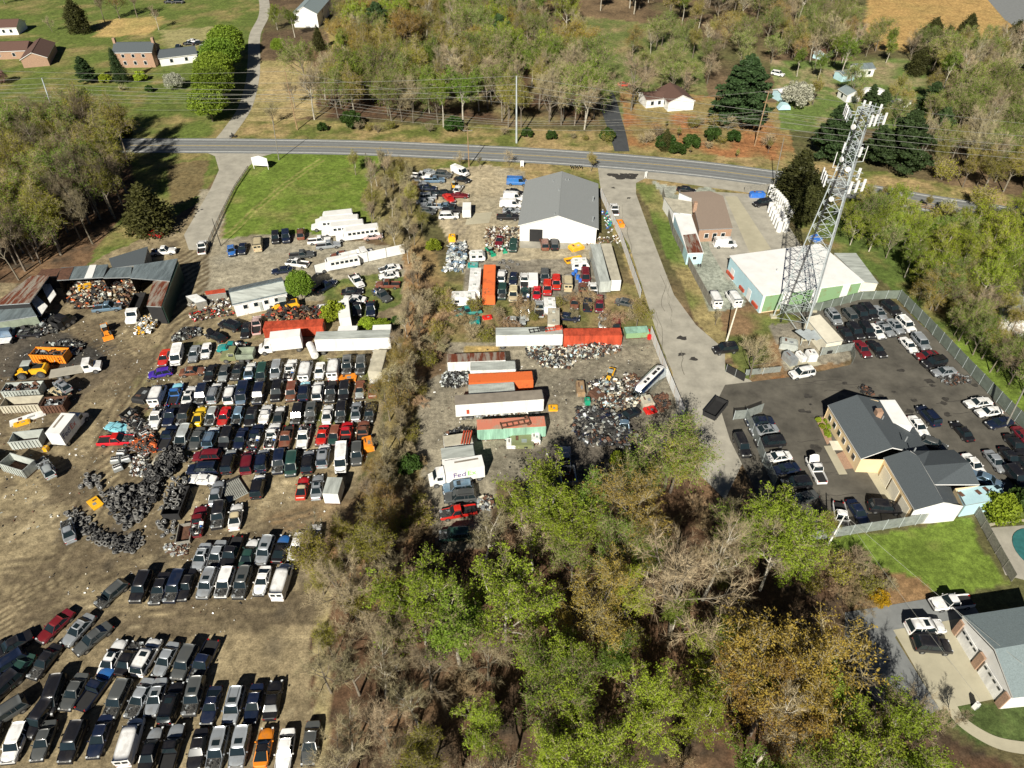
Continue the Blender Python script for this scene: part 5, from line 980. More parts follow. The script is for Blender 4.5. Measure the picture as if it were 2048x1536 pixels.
heap('scrap_heap','small debris by the white fence gate','M',[(1420,700),(1700,650),(1700,720),(1560,715),(1440,740)],70,.6,.2,.3,('rust','white_box','dark','wood'),seed=26); heap('scrap_heap','car parts along the fence behind the garage','M',[(1545,460),(1600,480),(1640,620),(1600,640),(1560,520)],60,.6,.3,.3,('blue_plastic','green_plastic','rust','white_box'),seed=27)
heap('scrap_heap','broken parts under the trees at the yard bottom','U',[(640,690),(800,700),(800,830),(660,840)],70,.9,.3,.5,('rust','tan_box','dark','steel'),seed=28); heap('scrap_heap','dark spare parts beside the dark fence corner of the lot','O',[(1180,890),(1460,870),(1490,960),(1300,990),(1190,950)],70,.7,.3,.4,('dark','engine','rust','steel'),seed=29)
heap('scrap_heap','black motorcycles and parts behind the dark roof','O',[(330,1010),(400,990),(510,1070),(480,1090),(380,1070)],60,.6,.4,.5,('dark','engine','dark','rust'),seed=30)
PILE = 'scattered parts on the yard'
heap('scattered_parts','loose small parts scattered over the left yard dirt','X',[(290,960),(480,930),(700,1000),(640,1060),(440,1290),(560,1330),(240,1230),(60,1180),(150,1120)],160,.3,.05,0,('white_box','dark','rust','tan_box'),seed=31); heap('scattered_parts','litter between the car rows of the left yard','X',[(290,740),(750,700),(740,930),(280,930)],420,.42,.08,0,('dark','white_box','rust','dark','tan_box','steel'),seed=32)
heap('scattered_parts','debris on the gravel around the containers','X',[(890,700),(1300,690),(1340,830),(1240,900),(1000,950),(900,1000),(860,820)],200,.35,.05,0,('dark','white_box','rust','tan_box'),seed=33); heap('scattered_parts','debris at the far left dirt','X',[(0,640),(330,640),(250,960),(0,1100)],260,.35,.06,0,('dark','rust','tan_box','grey_box','white_box'),seed=34)
def engine(x, y, tg, h, g, lab):
    p = Z(tg,x,y,.5); t = thing('engine_block', lab, 'engine', (p.x,p.y,0), h, g); MB().box((0,0,.5),(1.4,1.2,.6),'steel').box((0,0,.9),(1.2,.9,.25),'white_box').build('block', t); mb = MB(); [mb.box((-.45+k*.3,s*.25,1.06),(.18,.3,.12),'dark') for k in range(4) for s in (-1,1)]; mb.build('valve_cover', t)
for i,(x,y) in enumerate(((1170,1275),(1110,1345),(1210,1335),(1130,1420),(1385,1095))): engine(x,y,'J',.2*i,'engine blocks', 'white and black engine block, ' + ORD[i] + ' nearest the orange frames')
for i,(x,y,m_) in enumerate(((1350,930,'blue_plastic'),(1365,975,'blue_plastic'),(1385,1005,'blue_plastic'),(1330,955,'blue_plastic'),(1905,1395,'red_plastic'),(1893,1420,'red_plastic'),(1915,1435,'red_plastic'))):
    p = Z('M',x,y,.5); t = thing('barrel', ('blue barrel in the cluster right of the beige van' if i < 4 else 'red barrel at the corner of the white fence'), 'barrel', (p.x,p.y,0), 0, 'blue barrels' if i < 4 else 'red barrels'); MB().tube((0,0,0),(0,0,.95),.38,m_,n=14).tube((0,0,.3),(0,0,.36),.41,m_,n=14).tube((0,0,.62),(0,0,.68),.41,m_,n=14).build('drum', t); MB().tube((0,0,.95),(0,0,.98),.34,m_,n=14).build('lid', t)
for (tg,x,y,m_,nm,lb,s3,rz) in (('N',1225,325,'blue_plastic','crate','blue plastic crates stacked by the white wrapped rolls',(4,1.4,1.4),0),('N',1655,645,'blue_plastic','crate','blue crate beside the tower top shadow',(2,2,1.0),.3),('M',1355,745,'loader_yellow','truck_bed','yellow pickup bed lying in front of the garage',(3.4,2.2,.9),.5),('M',1680,565,'orange_paint','plough','orange snow plough parts beside the side road',(2.6,2.4,1.0),.1),('B',1210,715,'orange_paint','truck_bed','orange flat bed panel in the third row gap',(3.4,2.0,.5),0),('D',1785,530,'orange_paint','excavator_bucket','orange digger bucket at the end of the fifth row',(1.8,2.6,1.3),.3),('M',575,1310,'paint_teal','canopy','teal truck cap in the brush',(2.2,1.8,.9),0),('M',560,885,'paint_teal','truck_hood','teal hood beside the end-on camper',(2.4,1.8,.5),0),('M',670,1285,'red_plastic','tarp','red tarpaulin scrap in the brush',(2.0,1.2,.4),.2),('M',400,675,'loader_yellow','kiosk','yellow ride on toy beside the tarpaulin heap',(1.8,1.6,1.4),0),('A',120,1100,'dark','truck_bed','dark pickup bed liner at the left end of the third row',(3.6,2.4,1.0),1.35),('T',670,880,'rust','vat','rusty orange vat in the scrap heap',(2.4,2.2,1.2),.7),('T',560,960,'green_plastic','bin','green plastic bin beside the rusty vat',(1.1,1.1,1.1),0),('T',1195,855,'green_plastic','bin','green tub heaped with scrap near the travel trailer',(2.2,1.8,.9),.5),('T',1265,960,'tan_box','crate','tan crate with orange pieces near the scrap heap',(2.2,2.2,1.1),.2),('T',1305,1065,'red_plastic','panel','bright red panel near the tree top',(2.2,1.6,.5),.3),('T',480,810,'wood','cart','dark topped wooden cart standing alone on the gravel',(1.6,3.2,1.2),0),('T',155,1040,'loader_yellow','pallet','yellow wooden pallet beside the long trailer',(1.7,1.5,.3),0),('U',985,180,'white_box','sink','white cabinet beside the mint green container',(1.6,1.8,.8),0),('U',1090,160,'paint_olive','tarp','olive tarpaulin covered heap beside the mint green container',(4.0,2.6,.9),0),('S',1310,1400,'white_box','washing_machine','white washing machine with round lid by the mint green container',(1.6,1.6,1.2),0),('E',625,490,'loader_yellow','panel','cream and yellow panels leaning together by the tyre heap',(2.6,1.6,.3),-.7),('J',210,990,'loader_yellow','chute','yellow chute lying below the pale dumpster',(2.6,.9,.5),.5),('J',265,940,'white_box','panel','torn white panel lying below the pale dumpster',(5.6,1.6,.25),.55),('J',440,1235,'loader_yellow','bucket','small yellow bucket below the box truck tail',(.8,.8,.8),0),('V',940,680,'grey_box','equipment_cabinet','large grey cabinet on the tower pad',(3.4,2.2,1.5),-.3),('V',955,830,'steel','generator','blue grey generator on a concrete pad beside the tower',(1.6,2.8,1.8),.35),('V',1070,810,'white_wall','propane_tank','small white cylinder between the tower cabinets',(1.1,2.2,1.2),.3),('V',1180,800,'white_wall','equipment_cabinet','white cabinet at the foot of the tower',(1.9,1.8,1.8),.1),('B',1690,700,'white_box','panel','torn white panel under the beige container',(1.6,2.6,.5),.2),('O',250,60,'white_wall','covered_bundle','white wrapped bundles against the green wall',(6,1.6,1.2),.15),('O',420,45,'white_wall','covered_bundle','small white bundle beside the longer one',(2.4,1.4,1.1),.1),('R',1050,1165,'white_wall','statue','white ornament in the garden bed by the house',(.45,.5,1.3),.5),('K',700,100*8+0,'loader_yellow','panel','orange panels by the patchwork shed',(3,2.4,.8),.5)):
    p = Z(tg,x,y,s3[2]/2); t = thing(nm, lb, nm.replace('_',' '), (p.x,p.y,0), rz); a_,b_,c_ = s3
    MB().prism([(-a_/2,.02),(a_/2,.02),(a_/2,c_*.75),(a_/2-.12*a_,c_),(-a_/2+.08*a_,c_*.96),(-a_/2,c_*.7)], -b_/2, b_/2, m_).build('shell', t)
    mb = MB(); mb.box((a_*.1,-b_*.1,c_-.02),(a_*.22,b_*.3,.1),'steel'); mb.box((-a_*.2,b_*.15,c_-.04),(a_*.12,b_*.4,.1),'rust'); [mb.box((a_*(k-.5)*.9,-b_/2-.03,c_*.4),(.08,.05,c_*.6),'steel') for k in (0,1)]; mb.build('fitting', t)
for (tg,x,y,h_,rz_) in (('J',590,615,1.35,2.5),('J',425,1385,.0,2.45),('J',445,1420,.75,2.3)):
    nm_ = {1.35:'silver wagon stacked on the pale crushed one at the left',.0:'crushed silver car at the bottom of the lower left stack',.75:'crushed pale car on top of the lower left stack'}[h_]; car('W','s' if h_ != .75 else 'l', Z(tg,x,y,1+h_), rz_, 'x' if h_ != 1.35 else 'u', nm_, 'stacked crushed cars', z=h_)
car('W','e', Z('J',570,690,.7), 2.65, 'u', 'pale crushed wagon under the silver one at the left', 'stacked crushed cars'); car('S','s', Z('E',320,800,.7), 2.15, 'xhk', 'silver sedan with its front end torn off beside the tyre ring', None); car('P','u', Z('K',880,960,.7), .2, 'x', 'dark teal pickup parked under scrap by the sheds', None); car('S','k', Z('J',290,125,.7), .1, 'z', 'black wreck in the shade below the left lean-to', None)
p = Z('Q',300,330,0)
# tyres
tm = MB().torus((0,0,.12),.26,.12,'tyre_grey',n=14,k=6).mesh('tyre', True); tm2 = MB().torus((0,0,.12),.26,.12,'tyre_grey',n=14,k=6).tube((0,0,.06),(0,0,.18),.17,'rim',n=10).mesh('tyre', True)
def tyres(lab, grp, tg, pts, n, stack=1, seed=1, up=.25, z0=0, scale=1.0):
    P = [Z(tg,*p) for p in pts]; poly = [(p.x,p.y) for p in P]; r = random.Random(seed); xs_ = [p[0] for p in poly]; ys_ = [p[1] for p in poly]; k = 0; pl = []; tr = 0
    while k < n and tr < 9000:
        tr += 1; x = r.uniform(min(xs_),max(xs_)); y = r.uniform(min(ys_),max(ys_))
        if not pip(poly, np.array([x]), np.array([y]))[0] or any((x-a)**2+(y-b)**2 < (.55*scale)**2 for a,b in pl): continue
        pl.append((x,y)); s_ = r.randint(max(1,stack-3), stack); lx, ly = r.uniform(-.05,.05), r.uniform(-.05,.05)
        for j in range(s_):
            if k >= n: break
            o = ob('tyre', tm2 if r.random() < .35 else tm); o.location = (x+lx*j,y+ly*j,z0+j*.24*scale); o.scale = (scale,)*3; k += 1
            if stack == 1 and r.random() < up: o.rotation_euler = (r.uniform(.3,1.5), 0, r.random()*6); o.location.z += .15
            tag(o, lab, 'tyre', grp)
TM = ('tyre','tyre_grey','tyre','engine')
tyres('worn tyre in the big heap of tyre stacks','tyres of the big heap','E',[(720,400),(900,330),(1200,330),(1330,400),(1240,600),(980,800),(880,700),(760,520)],122,5,1,scale=1.15)
tyres('worn tyre in the curved band below the big heap','tyres of the curved band','E',[(260,590),(420,580),(560,650),(660,800),(900,900),(1160,830),(1180,950),(1060,1080),(860,1060),(560,900),(480,820),(340,640)],92,1,2,.3,scale=1.2)
tyres('worn tyre in the small heap nearest the driveway','tyres of the small heap','E',[(470,230),(620,160),(720,240),(700,340),(560,350),(460,320)],26,3,3,scale=1.2); tyres('worn tyre in the stacks beside the wooden trailer','tyres beside the wooden trailer','E',[(1350,720),(1530,700),(1560,900),(1380,880)],22,4,4,scale=1.1)
tyres('tyre lying in the long dark trailer','tyres in the trailer','E',[(1400,600),(1530,260),(1690,260),(1580,620)],30,1,5,.8,1.1,1.15); tyres('black tyre in the pile behind the end-on camper','tyres behind the camper','M',[(730,850),(830,845),(920,890),(860,920),(760,900)],8,1,6,.5,scale=1.3)
for (lb,pts,nn,hp,sd) in (('mass of dark tyres under the heap beside the sawdust',[(1180,280),(1260,130),(1380,70),(1500,90),(1560,160),(1400,280),(1300,480),(1230,420)],330,1.4,41),('mass of tyres inside the big tyre heap',[(720,400),(900,330),(1200,300),(1380,380),(1240,640),(980,800),(860,700),(740,520)],300,.4,42),('mass of tyres at the northern tyre heap',[(1370,60),(1420,-60),(1560,-100),(1660,-20),(1640,60),(1500,100)],180,1.4,43),('mass of tyres filling the curved band',[(260,590),(420,580),(560,650),(660,800),(900,900),(1160,830),(1060,1060),(860,1060),(560,900),(340,640)],110,.0,44)):
    P = [Z('E',*p) for p in pts]; c = sum(P, Vector())/len(P); r = random.Random(sd); mb = MB(); poly = [(p.x,p.y) for p in P]; k = 0; nn = int(nn*.55)
    while k < nn:
        x = r.uniform(min(p[0] for p in poly),max(p[0] for p in poly)); y = r.uniform(min(p[1] for p in poly),max(p[1] for p in poly))
        if pip(poly, np.array([x]), np.array([y]))[0]: k += 1; hh = hp*max(0,1-math.hypot(x-c.x,y-c.y)/6); mb.torus((x-c.x,y-c.y,.15+r.random()*(.5+hh)),.3,.13,r.choice(('tyre','tyre','tyre_grey','dark')),n=11,k=5,rot=Matrix.Rotation(r.random()*1.2,3,(r.random()-.5,r.random()-.5,.1)))
    o = mb.build('tyre_mass', smooth=True); o.location = (c.x,c.y,0); tag(o, lb, 'tyre heap', kind='stuff')
P = [Z('C',*p) for p in ((820,900),(900,760),(990,720),(940,860),(880,980))]; c = sum(P,Vector())/5; mb = MB(); [mb.poly([(P[i].x,P[i].y,.05),(P[(i+1)%5].x,P[(i+1)%5].y,.05),(c.x,c.y,.7)],'tan_box') for i in range(5)][::-1]; tag(mb.build('sand_heap'), 'small tan heap of sand between the tyre piles', 'sand heap')

row('beside the orange frames left of the rows', None, 'shells left of the rows', "J1130,1035 S q z@-220:-60;J1110,1150 P r x@250:-10")
p = Z('C', 520, 250, .5)
# ---------------------------------------------------------------- fences, poles, tower, signs
cl_ = mat('chainlink', (.36,.4,.38), .6, .2); nt = cl_.node_tree; tb = nt.nodes.new('ShaderNodeBsdfTransparent'); mxs = nt.nodes.new('ShaderNodeMixShader'); mxs.inputs[0].default_value = .5
nt.links.new(nt.nodes['Principled BSDF'].outputs[0], mxs.inputs[1]); nt.links.new(tb.outputs[0], mxs.inputs[2]); nt.links.new(mxs.outputs[0], nt.nodes['Material Output'].inputs[0])
def fence(label, pts, h, m, post='galv', kind='panel', step=2.4, name='fence', tg='X', z0=0):
    P = [Z(tg,*p) for p in pts]; c = P[0].copy(); t = thing(name, label, 'fence', tuple(c)); pn = MB(); ps = MB(); npost = 0
    for a, b in zip(P, P[1:]):
        a = a - c; b = b - c; d = b - a; L = d.length; n_ = max(1, int(L/step)); rz = math.atan2(d.y,d.x)
        for k in range(n_):
            p = a + d*(k+.5)/n_
            if kind in ('panel', 'mesh'): pn.box((p.x,p.y,h/2+.1),(L/n_-.06,.05,h-.1),m,rz=rz)
            else:
                for j in range(3): pn.box((p.x,p.y,h*(.3+.32*j)),(L/n_,.06,.16),m,rz=rz)
            q_ = a + d*k/n_
            if npost < 95: MB().tube((q_.x,q_.y,0),(q_.x,q_.y,h+.12),.06,post,n=6).build('post', t); npost += 1
    pn.build('panel', t); return t
fence('tall weathered white board fence along the side road, upper part', [(1200,392),(1240,480),(1280,598)], 2.4, 'white_wall', 'wood', step=2.4)
fence('tall weathered white board fence along the side road, lower part', [(1300,672),(1330,750),(1366,838)], 2.4, 'white_wall', 'wood', step=2.4)
fence('grey board fence between the side road and the pale blue office', [(1324,392),(1345,470),(1390,560),(1420,615)], 2.2, 'grey_wood', 'grey_wood'); fence('low grey board fence around the waste bins by the road', [(1488,384),(1542,380)], 1.8, 'grey_wood', 'grey_wood')
fence('white board fence of big panels behind the white shuttle bus', [(632,551),(700,532),(810,508)], 2.6, 'white_wall', 'dark', step=4.2)
fence('grey slatted privacy fence along the right side of the lot', [(1795,600),(1850,655),(1925,735),(2048,862),(2100,920)], 2.5, 'fence_slat', 'galv'); fence('grey slatted privacy fence between the lot and the warehouse', [(1560,628),(1640,622),(1720,600),(1795,598)], 2.2, 'fence_slat', 'galv')
fence('chain link fence along the bottom of the lot', [(1608,1085),(1700,1070),(1830,1050),(1935,1028),(1960,1010)], 2.4, 'chainlink', 'galv', 'mesh'); fence('chain link fence beside the parked cars at the left of the lot', [(1489,838),(1503,868),(1524,925),(1548,975)], 2.4, 'chainlink', 'galv', 'mesh'); fence('short chain link fence at the top of the left car row', [(1466,840),(1489,838),(1523,825)], 2.2, 'chainlink', 'galv', 'mesh')
fence('black sliding gate panel at the entrance of the lot', [(1451,744),(1488,764)], 1.8, 'dark', 'steel', 'panel', 1.8, 'gate'); fence('low wire fence between the tree and the tower pad', [(1490,752),(1560,745)], 1.5, 'chainlink', 'galv', 'mesh'); fence('wire fence around the equipment shelter', [(1640,712),(1702,702),(1704,728)], 2.0, 'chainlink', 'galv', 'mesh')
fence('wooden rail fence along the road on the right', [(1757,401),(1850,418),(1932,440)], 1.3, 'wood', 'wood', 'rail'); fence('dark wooden fence beside the covered pool', [(1938,1010),(1975,1080),(2022,1165)], 1.9, 'grey_wood', 'grey_wood', step=2)
fence('overgrown wire fence along the upper left driveway', [(497,340),(470,380),(445,430),(420,485),(413,512)], 1.2, 'grey_wood', 'wood', 'rail')
# lattice tower
feet = [G(1546,634), G(1606,678), G(1626,622)]; cen = sum(feet, Vector())/3; t = thing('antenna_tower', 'tall three legged galvanized lattice tower carrying white antennas', 'tower', tuple(cen)); HT = 44.0
def ft(i, z):
    f = feet[i] - cen; k = 1 - z/HT*.86 if z < 36 else 1 - 36/HT*.86; return Vector((f.x*k, f.y*k, z))
leg = [MB() for _ in range(3)]; br = MB(); z = 0; lv = [0]
while z < HT - .5: z = min(HT, z + 3.6 - 2.2*z/HT); lv.append(z)
for a, b in zip(lv, lv[1:]):
    for i in range(3):
        j = (i+1)%3; leg[i].tube(ft(i,a),ft(i,b),.13 - .05*a/HT,'galv',n=6,cap=False)
        br.tube(ft(i,a),ft(j,b),.06,'galv',n=4,cap=False); br.tube(ft(j,a),ft(i,b),.06,'galv',n=4,cap=False); br.tube(ft(i,b),ft(j,b),.04,'galv',n=4,cap=False)
for l_ in leg: l_.build('leg', t)
br.build('bracing', t); mb = MB()
for k in range(3): o_ = Vector((.14*k-.1,0,0)); mb.tube(ft(0,0)*.75+ft(1,0)*.25+o_, ft(0,HT)*.6+ft(1,HT)*.4+o_, .05,'dark',n=4)
for k in range(2): o_ = Vector((.14*k,.1,0)); mb.tube(ft(1,0)*.6+ft(2,0)*.4+o_, ft(1,HT)*.6+ft(2,HT)*.4+o_, .06,'steel',n=4)
mb.build('cable_run', t)
for i in range(3): MB().box(ft(i,0)+Vector((0,0,.2)),(1.2,1.2,.4),'concrete').build('footing', t)
def mount(z, rad, nper, ht, w=.3):
    mb = MB(); cor = [Vector((rad*math.cos(R(90+120*i+20)), rad*math.sin(R(90+120*i+20)), z)) for i in range(3)]
    for i in range(3):
        a, b = cor[i], cor[(i+1)%3]; m0 = (a+b)/2; out = Vector((m0.x,m0.y,0)).normalized(); dd = (b-a).normalized(); hw = rad*.62; fc = Vector((out.x*rad*.95, out.y*rad*.95, z))
        for dz in (-.5,.5): mb.tube(fc-dd*hw+Vector((0,0,dz)), fc+dd*hw+Vector((0,0,dz)), .06,'galv',n=5)
        for s in (-.6,.6): mb.tube(Vector((0,0,z)), fc+dd*hw*s, .06,'galv',n=5)
        for k in range(nper):
            p = fc + dd*hw*(2*(k+.5)/nper-1) + out*.15; rot = Matrix((dd, out, Vector((0,0,1)))).transposed()
            if (k + i) % 4 != 3 or nper < 4: MB().box(p + Vector((0,0,.1)), (w*1.3,.2,ht), 'white_wall', rot=rot).build('panel_antenna', t)
            mb.tube(p-out*.1-Vector((0,0,ht*.55)), p-out*.1+Vector((0,0,ht*.55)), .05,'galv',n=5); mb.box(p-out*.5,(.35,.25,.6),'steel',rot=rot)
    mb.build('antenna_mount', t)
mount(43.0, 3.0, 4, 1.9, .25); mount(31.5, 3.4, 3, 2.2, .34); mount(37.0, 1.6, 1, 1.7)
for z_, a_ in ((41,200),(35.2,190),(34,250),(33,150),(42.6,300),(28,210)): d_ = Vector((math.cos(R(a_)),math.sin(R(a_)),0)); p = d_*1.5+Vector((0,0,z_)); MB().tube(p,p+d_*.25,.45,'white_wall',n=14).tube(p-d_*.8,p,.06,'galv',n=5).build('dish_antenna', t)
for z_, a_ in ((34.5,10),(33.6,180)): d_ = Vector((math.cos(R(a_)),math.sin(R(a_)),0)); MB().tube(d_*2.6+Vector((0,0,z_)),d_*2.6+Vector((0,0,z_+2.8)),.07,'white_wall',n=6).tube(Vector((0,0,z_)),d_*2.6+Vector((0,0,z_)),.05,'galv',n=5).build('whip_antenna', t)
V1 = lambda pts: ZP('V', pts)
tt, sides, P = slab('equipment_shelter', 'cream equipment shelter with flat pale roof beside the tower', V1([(1120,395),(1345,668),(1520,638),(1270,365)]), 3.0, 'offwhite', 'offwhite'); Fr = bynormal(sides, (0,-1,0)); face(tt, *Fr, 'air_conditioner', 'dark', .2, .5, .3, 1.0, out=.2, depth=.3)
mb = MB(); mb.poly([(*Z('V',x,y).xy,.06) for x,y in ((880,850),(1100,760),(1290,900),(960,960))][::-1],'concrete'); struct('tower_pad', mb)
mb = MB(); p = Z('V',1150,690,0)
for k in range(3): mb.box((p.x-1.6+k*1.6,p.y,2.6),(1.4,3.4,.1),'galv',rz=.5); mb.tube((p.x-1.6+k*1.6,p.y,0),(p.x-1.6+k*1.6,p.y,2.6),.07,'galv')
tag(mb.build('cable_bridge'), 'galvanized cable bridge between the shelter and the tower legs', 'cable bridge')
# poles and wires
def pole(label, base, top, m, r=.2, arms=(), name='utility_pole', lamp=False, h=None):
    b = G(*base); dcam = b.y*cP; v = (top[1]-768)/F   # height from the two surveyed ends
    q_ = b.y*(sP + v*cP)/(cP - v*sP) if not h else 0; hh = h or CAMH - q_; u = (top[0]-1024)/F*(b.y*cP+(CAMH-hh)*sP)
    t = thing(name, label, 'pole', (b.x,b.y,0)); tp = Vector((max(-1.2,min(1.2,u-b.x)),0,hh)); MB().tube((0,0,0),tp,r,m,r1=r*.6,n=8).build('shaft', t)
    for z_, w_ in arms: MB().box(tp*(z_) ,(w_,.14,.14),'grey_wood').build('crossarm', t); [MB().tube(tp*z_+Vector((x,0,.07)),tp*z_+Vector((x,0,.3)),.06,'steel',n=6).build('insulator', t) for x in (-w_/2+.1,0,w_/2-.1)]
    return t, b, tp
p1 = pole('grey steel pole at the far left on the lawn',(116,250),(84,156),'galv',.28,((.62,2),)); p2 = pole('grey steel pole standing at the edge of the road',(1033,286),(1033,152),'galv',.3,()); p3 = pole('brown wooden pole beside the bare field edge',(595,260),(569,140),'wood',.2,((.55,2.2),)); p4 = pole('thin wooden pole with a lamp arm on the lawn corner',(558,320),(545,240),'grey_wood',.14); p5 = pole('wooden pole with white crossarm by the gravel drive',(938,333),(935,259),'wood',.18,((.97,2.6),)); p6 = pole('wooden pole in front of the big pine',(1509,292),(1538,182),'wood',.2,((.98,2.2),(.6,.8))); p7 = pole('slim pole beside the tall evergreen hedge',(1547,372),(1568,276),'grey_wood',.14)
pole('pale wooden pole leaning beside the black car',(1452,686),(1475,612),'offwhite',.2); pole('dark pole by the driveway corner',(442,492),(424,437),'dark',.1); pole('pale pole in the bottom fence corner of the lot',(1655,1092),(1690,1030),'white_wall',.14); pole('grey pole beyond the right fence',(2010,855),(2048,760),'grey_wood',.16); pole('dark wooden pole in the wreck heap',(874,420),(872,395),'wood',.12)
def wire(label, pts, r=.035, g='power lines along the road'):
    mb = MB()
    for a, b in zip(pts, pts[1:]):
        n_ = 8; prev = a; sag = (b-a).length*.012
        for k in range(1, n_+1): u = k/n_; c_ = a.lerp(b,u) - Vector((0,0,sag*4*u*(1-u))); mb.tube(prev,c_,r,'wire',n=3,cap=False); prev = c_
    tag(mb.build('power_line'), label, 'power line', g)
mat('wire', (.42,.42,.38), .5, .3)
def at_(pp, k): return pp[1] + pp[2]*k
pA = [at_(p1,1), at_(p2,1)]; e0 = G(-700,270); e1 = G(2500,560)
for k, f_ in enumerate((1,.88,.8,.72)):
    a, b = at_(p1,f_), at_(p2,f_); l0 = a + (a-b)*.9; r0 = Vector((195, e1.y*0 + 178, b.z*.96 - k*.2)); wire('long wire strung between the two grey steel poles, at wire level ' + ORD[k], [l0, a, b, Vector((125, 165, b.z)), Vector((230, 128, b.z))], .045)
for k, f_ in enumerate((.98,.62,.56,.5,.38)):
    a, b, c_ = at_(p3,f_), at_(p2,f_*.55 if k else .6), at_(p6,min(1,f_+.02)); l0 = Vector((a.x-110, a.y+4, a.z)); wire('lower wire running past the wooden poles, at wire level ' + ORD[k], [l0, a, b, c_, Vector((c_.x+95, c_.y-32, c_.z))], .035)
for k, (x0,y0,x1,y1) in enumerate(((1690,1030,2048,1330),(1690,1032,1960,1400))): wire(('upper','lower')[k] + ' thin service wire over the green lawn at the bottom right', [G(x0,y0,7), G(x1,y1,5)], .02, 'service wires')
# signs and small street furniture
def sign(label, x, y, w, h, m='white_wall', z=1.0, rz=0, name='sign_board'):
    p = G(x,y); t = thing(name, label, 'sign', (p.x,p.y,0), rz); MB().box((0,0,z+h/2),(w,.12,h),m).build('board', t)
    for s in (-1,1): MB().box((s*w*.46,0,(z+h)/2),(.14,.16,z+h),'white_wall').build('post', t)
    return t
t = sign('white peaked sign board on two posts in the lawn corner', 523, 338, 4.6, 2.2, rz=R(-8)); MB().prism([(-2.4,3.2),(2.4,3.2),(0,3.9)],-.08,.08,'white_wall').build('pediment', t)
sign('small white sign in the grass island before the garage', 1044, 334, .9, 1.6, z=.3); sign('small white sign at the tip of the side road', 1291, 356, .7, 1.5, z=.4, rz=.6)
for i in range(6):
    p = Z('M', 1310+i*17, 140+(i%2)*4, .5); t = thing('mailbox', 'dark mailbox in the row by the roadside, ' + ORD[i] + ' from the left', 'mailbox', (p.x,p.y,0), 0, 'roadside mailboxes'); MB().tube((0,0,0),(0,0,1.0),.06,'wood').build('post', t); MB().box((0,0,1.15),(.3,.5,.3),'dark').build('box', t)
t = thing('motorcycle', 'black motorcycle with its rider waiting at the road edge', 'motorcycle', tuple(G(466,276)), R(25)); mb = MB(); [mb.torus((x,0,.34),.28,.07,'tyre',rot=Matrix.Rotation(R(90),3,'X')) for x in (-.75,.75)]; mb.build('wheel', t); MB().prism([(-.8,.55),(.4,.5),(.6,.95),(.1,1.0),(-.3,.8),(-.9,.85)],-.18,.18,'dark').tube((.75,0,.34),(.55,0,1.1),.05,'steel').tube((.5,-.4,1.1),(.5,.4,1.1),.04,'dark').build('frame', t)
# rider, seated
sk = bpy.data.meshes.new('person'); pts = [(0,0,.95),(0,0,1.25),(.06,0,1.45),(.1,0,1.56),(.12,0,1.72),(.06,.2,1.42),(.25,.32,1.25),(.5,.36,1.12),(.06,-.2,1.42),(.25,-.32,1.25),(.5,-.36,1.12),(.02,.14,.9),(.42,.26,.82),(.3,.3,.4),(.42,.32,.32),(.02,-.14,.9),(.42,-.26,.82),(.3,-.3,.4),(.42,-.32,.32)]
ed = [(0,1),(1,2),(2,3),(3,4),(2,5),(5,6),(6,7),(2,8),(8,9),(9,10),(0,11),(11,12),(12,13),(13,14),(0,15),(15,16),(16,17),(17,18)]; sk.from_pydata(pts, ed, []); pr = ob('person', sk); md = pr.modifiers.new('skin','SKIN'); rr_ = [.16,.17,.15,.07,.13,.08,.06,.05,.08,.06,.05,.11,.09,.07,.06,.11,.09,.07,.06]
for v_, q_ in zip(sk.skin_vertices[0].data, rr_): v_.radius = (q_, q_)
sk.skin_vertices[0].data[0].use_root = True; pr.modifiers.new('sub','SUBSURF').levels = 1; sk.materials.append(M['dark']); pr.location = G(466,276) + Vector((-.1,0,0)); pr.rotation_euler = (0,0,R(25)); tag(pr, 'person in dark riding clothes and helmet sitting on the motorcycle', 'person')
# white wrapped rolls by the evergreen hedge
k = 0
for (x0,y0,x1,y1,n_,h_) in ((1320,295,1470,470,13,3.0),(1318,420,1385,560,6,2.6),(1375,440,1430,560,6,2.6)):
    for i in range(n_):
        f_ = i/(n_-1); p = Z('N', x0+(x1-x0)*f_, y0+(y1-y0)*f_+14, h_*.3); t = thing('wrapped_roll', 'upright white plastic wrapped roll in the ' + ('back line by the hedge' if n_ > 6 else 'two short front lines'), 'roll', (p.x,p.y,0), 0, 'white wrapped rolls, back line' if n_ > 6 else 'white wrapped rolls, front lines'); MB().tube((0,0,0),(0,0,h_),.7,'white_wall',r1=.62,n=12).tube((0,0,h_),(0,0,h_+.12),.62,'white_wall',r1=.3,n=12).build('wrap', t)
for i,(x,y) in enumerate(((880,370),(960,385),(915,430),(985,435),(965,480),(970,505))): p = Z('P',x,y,.3); 
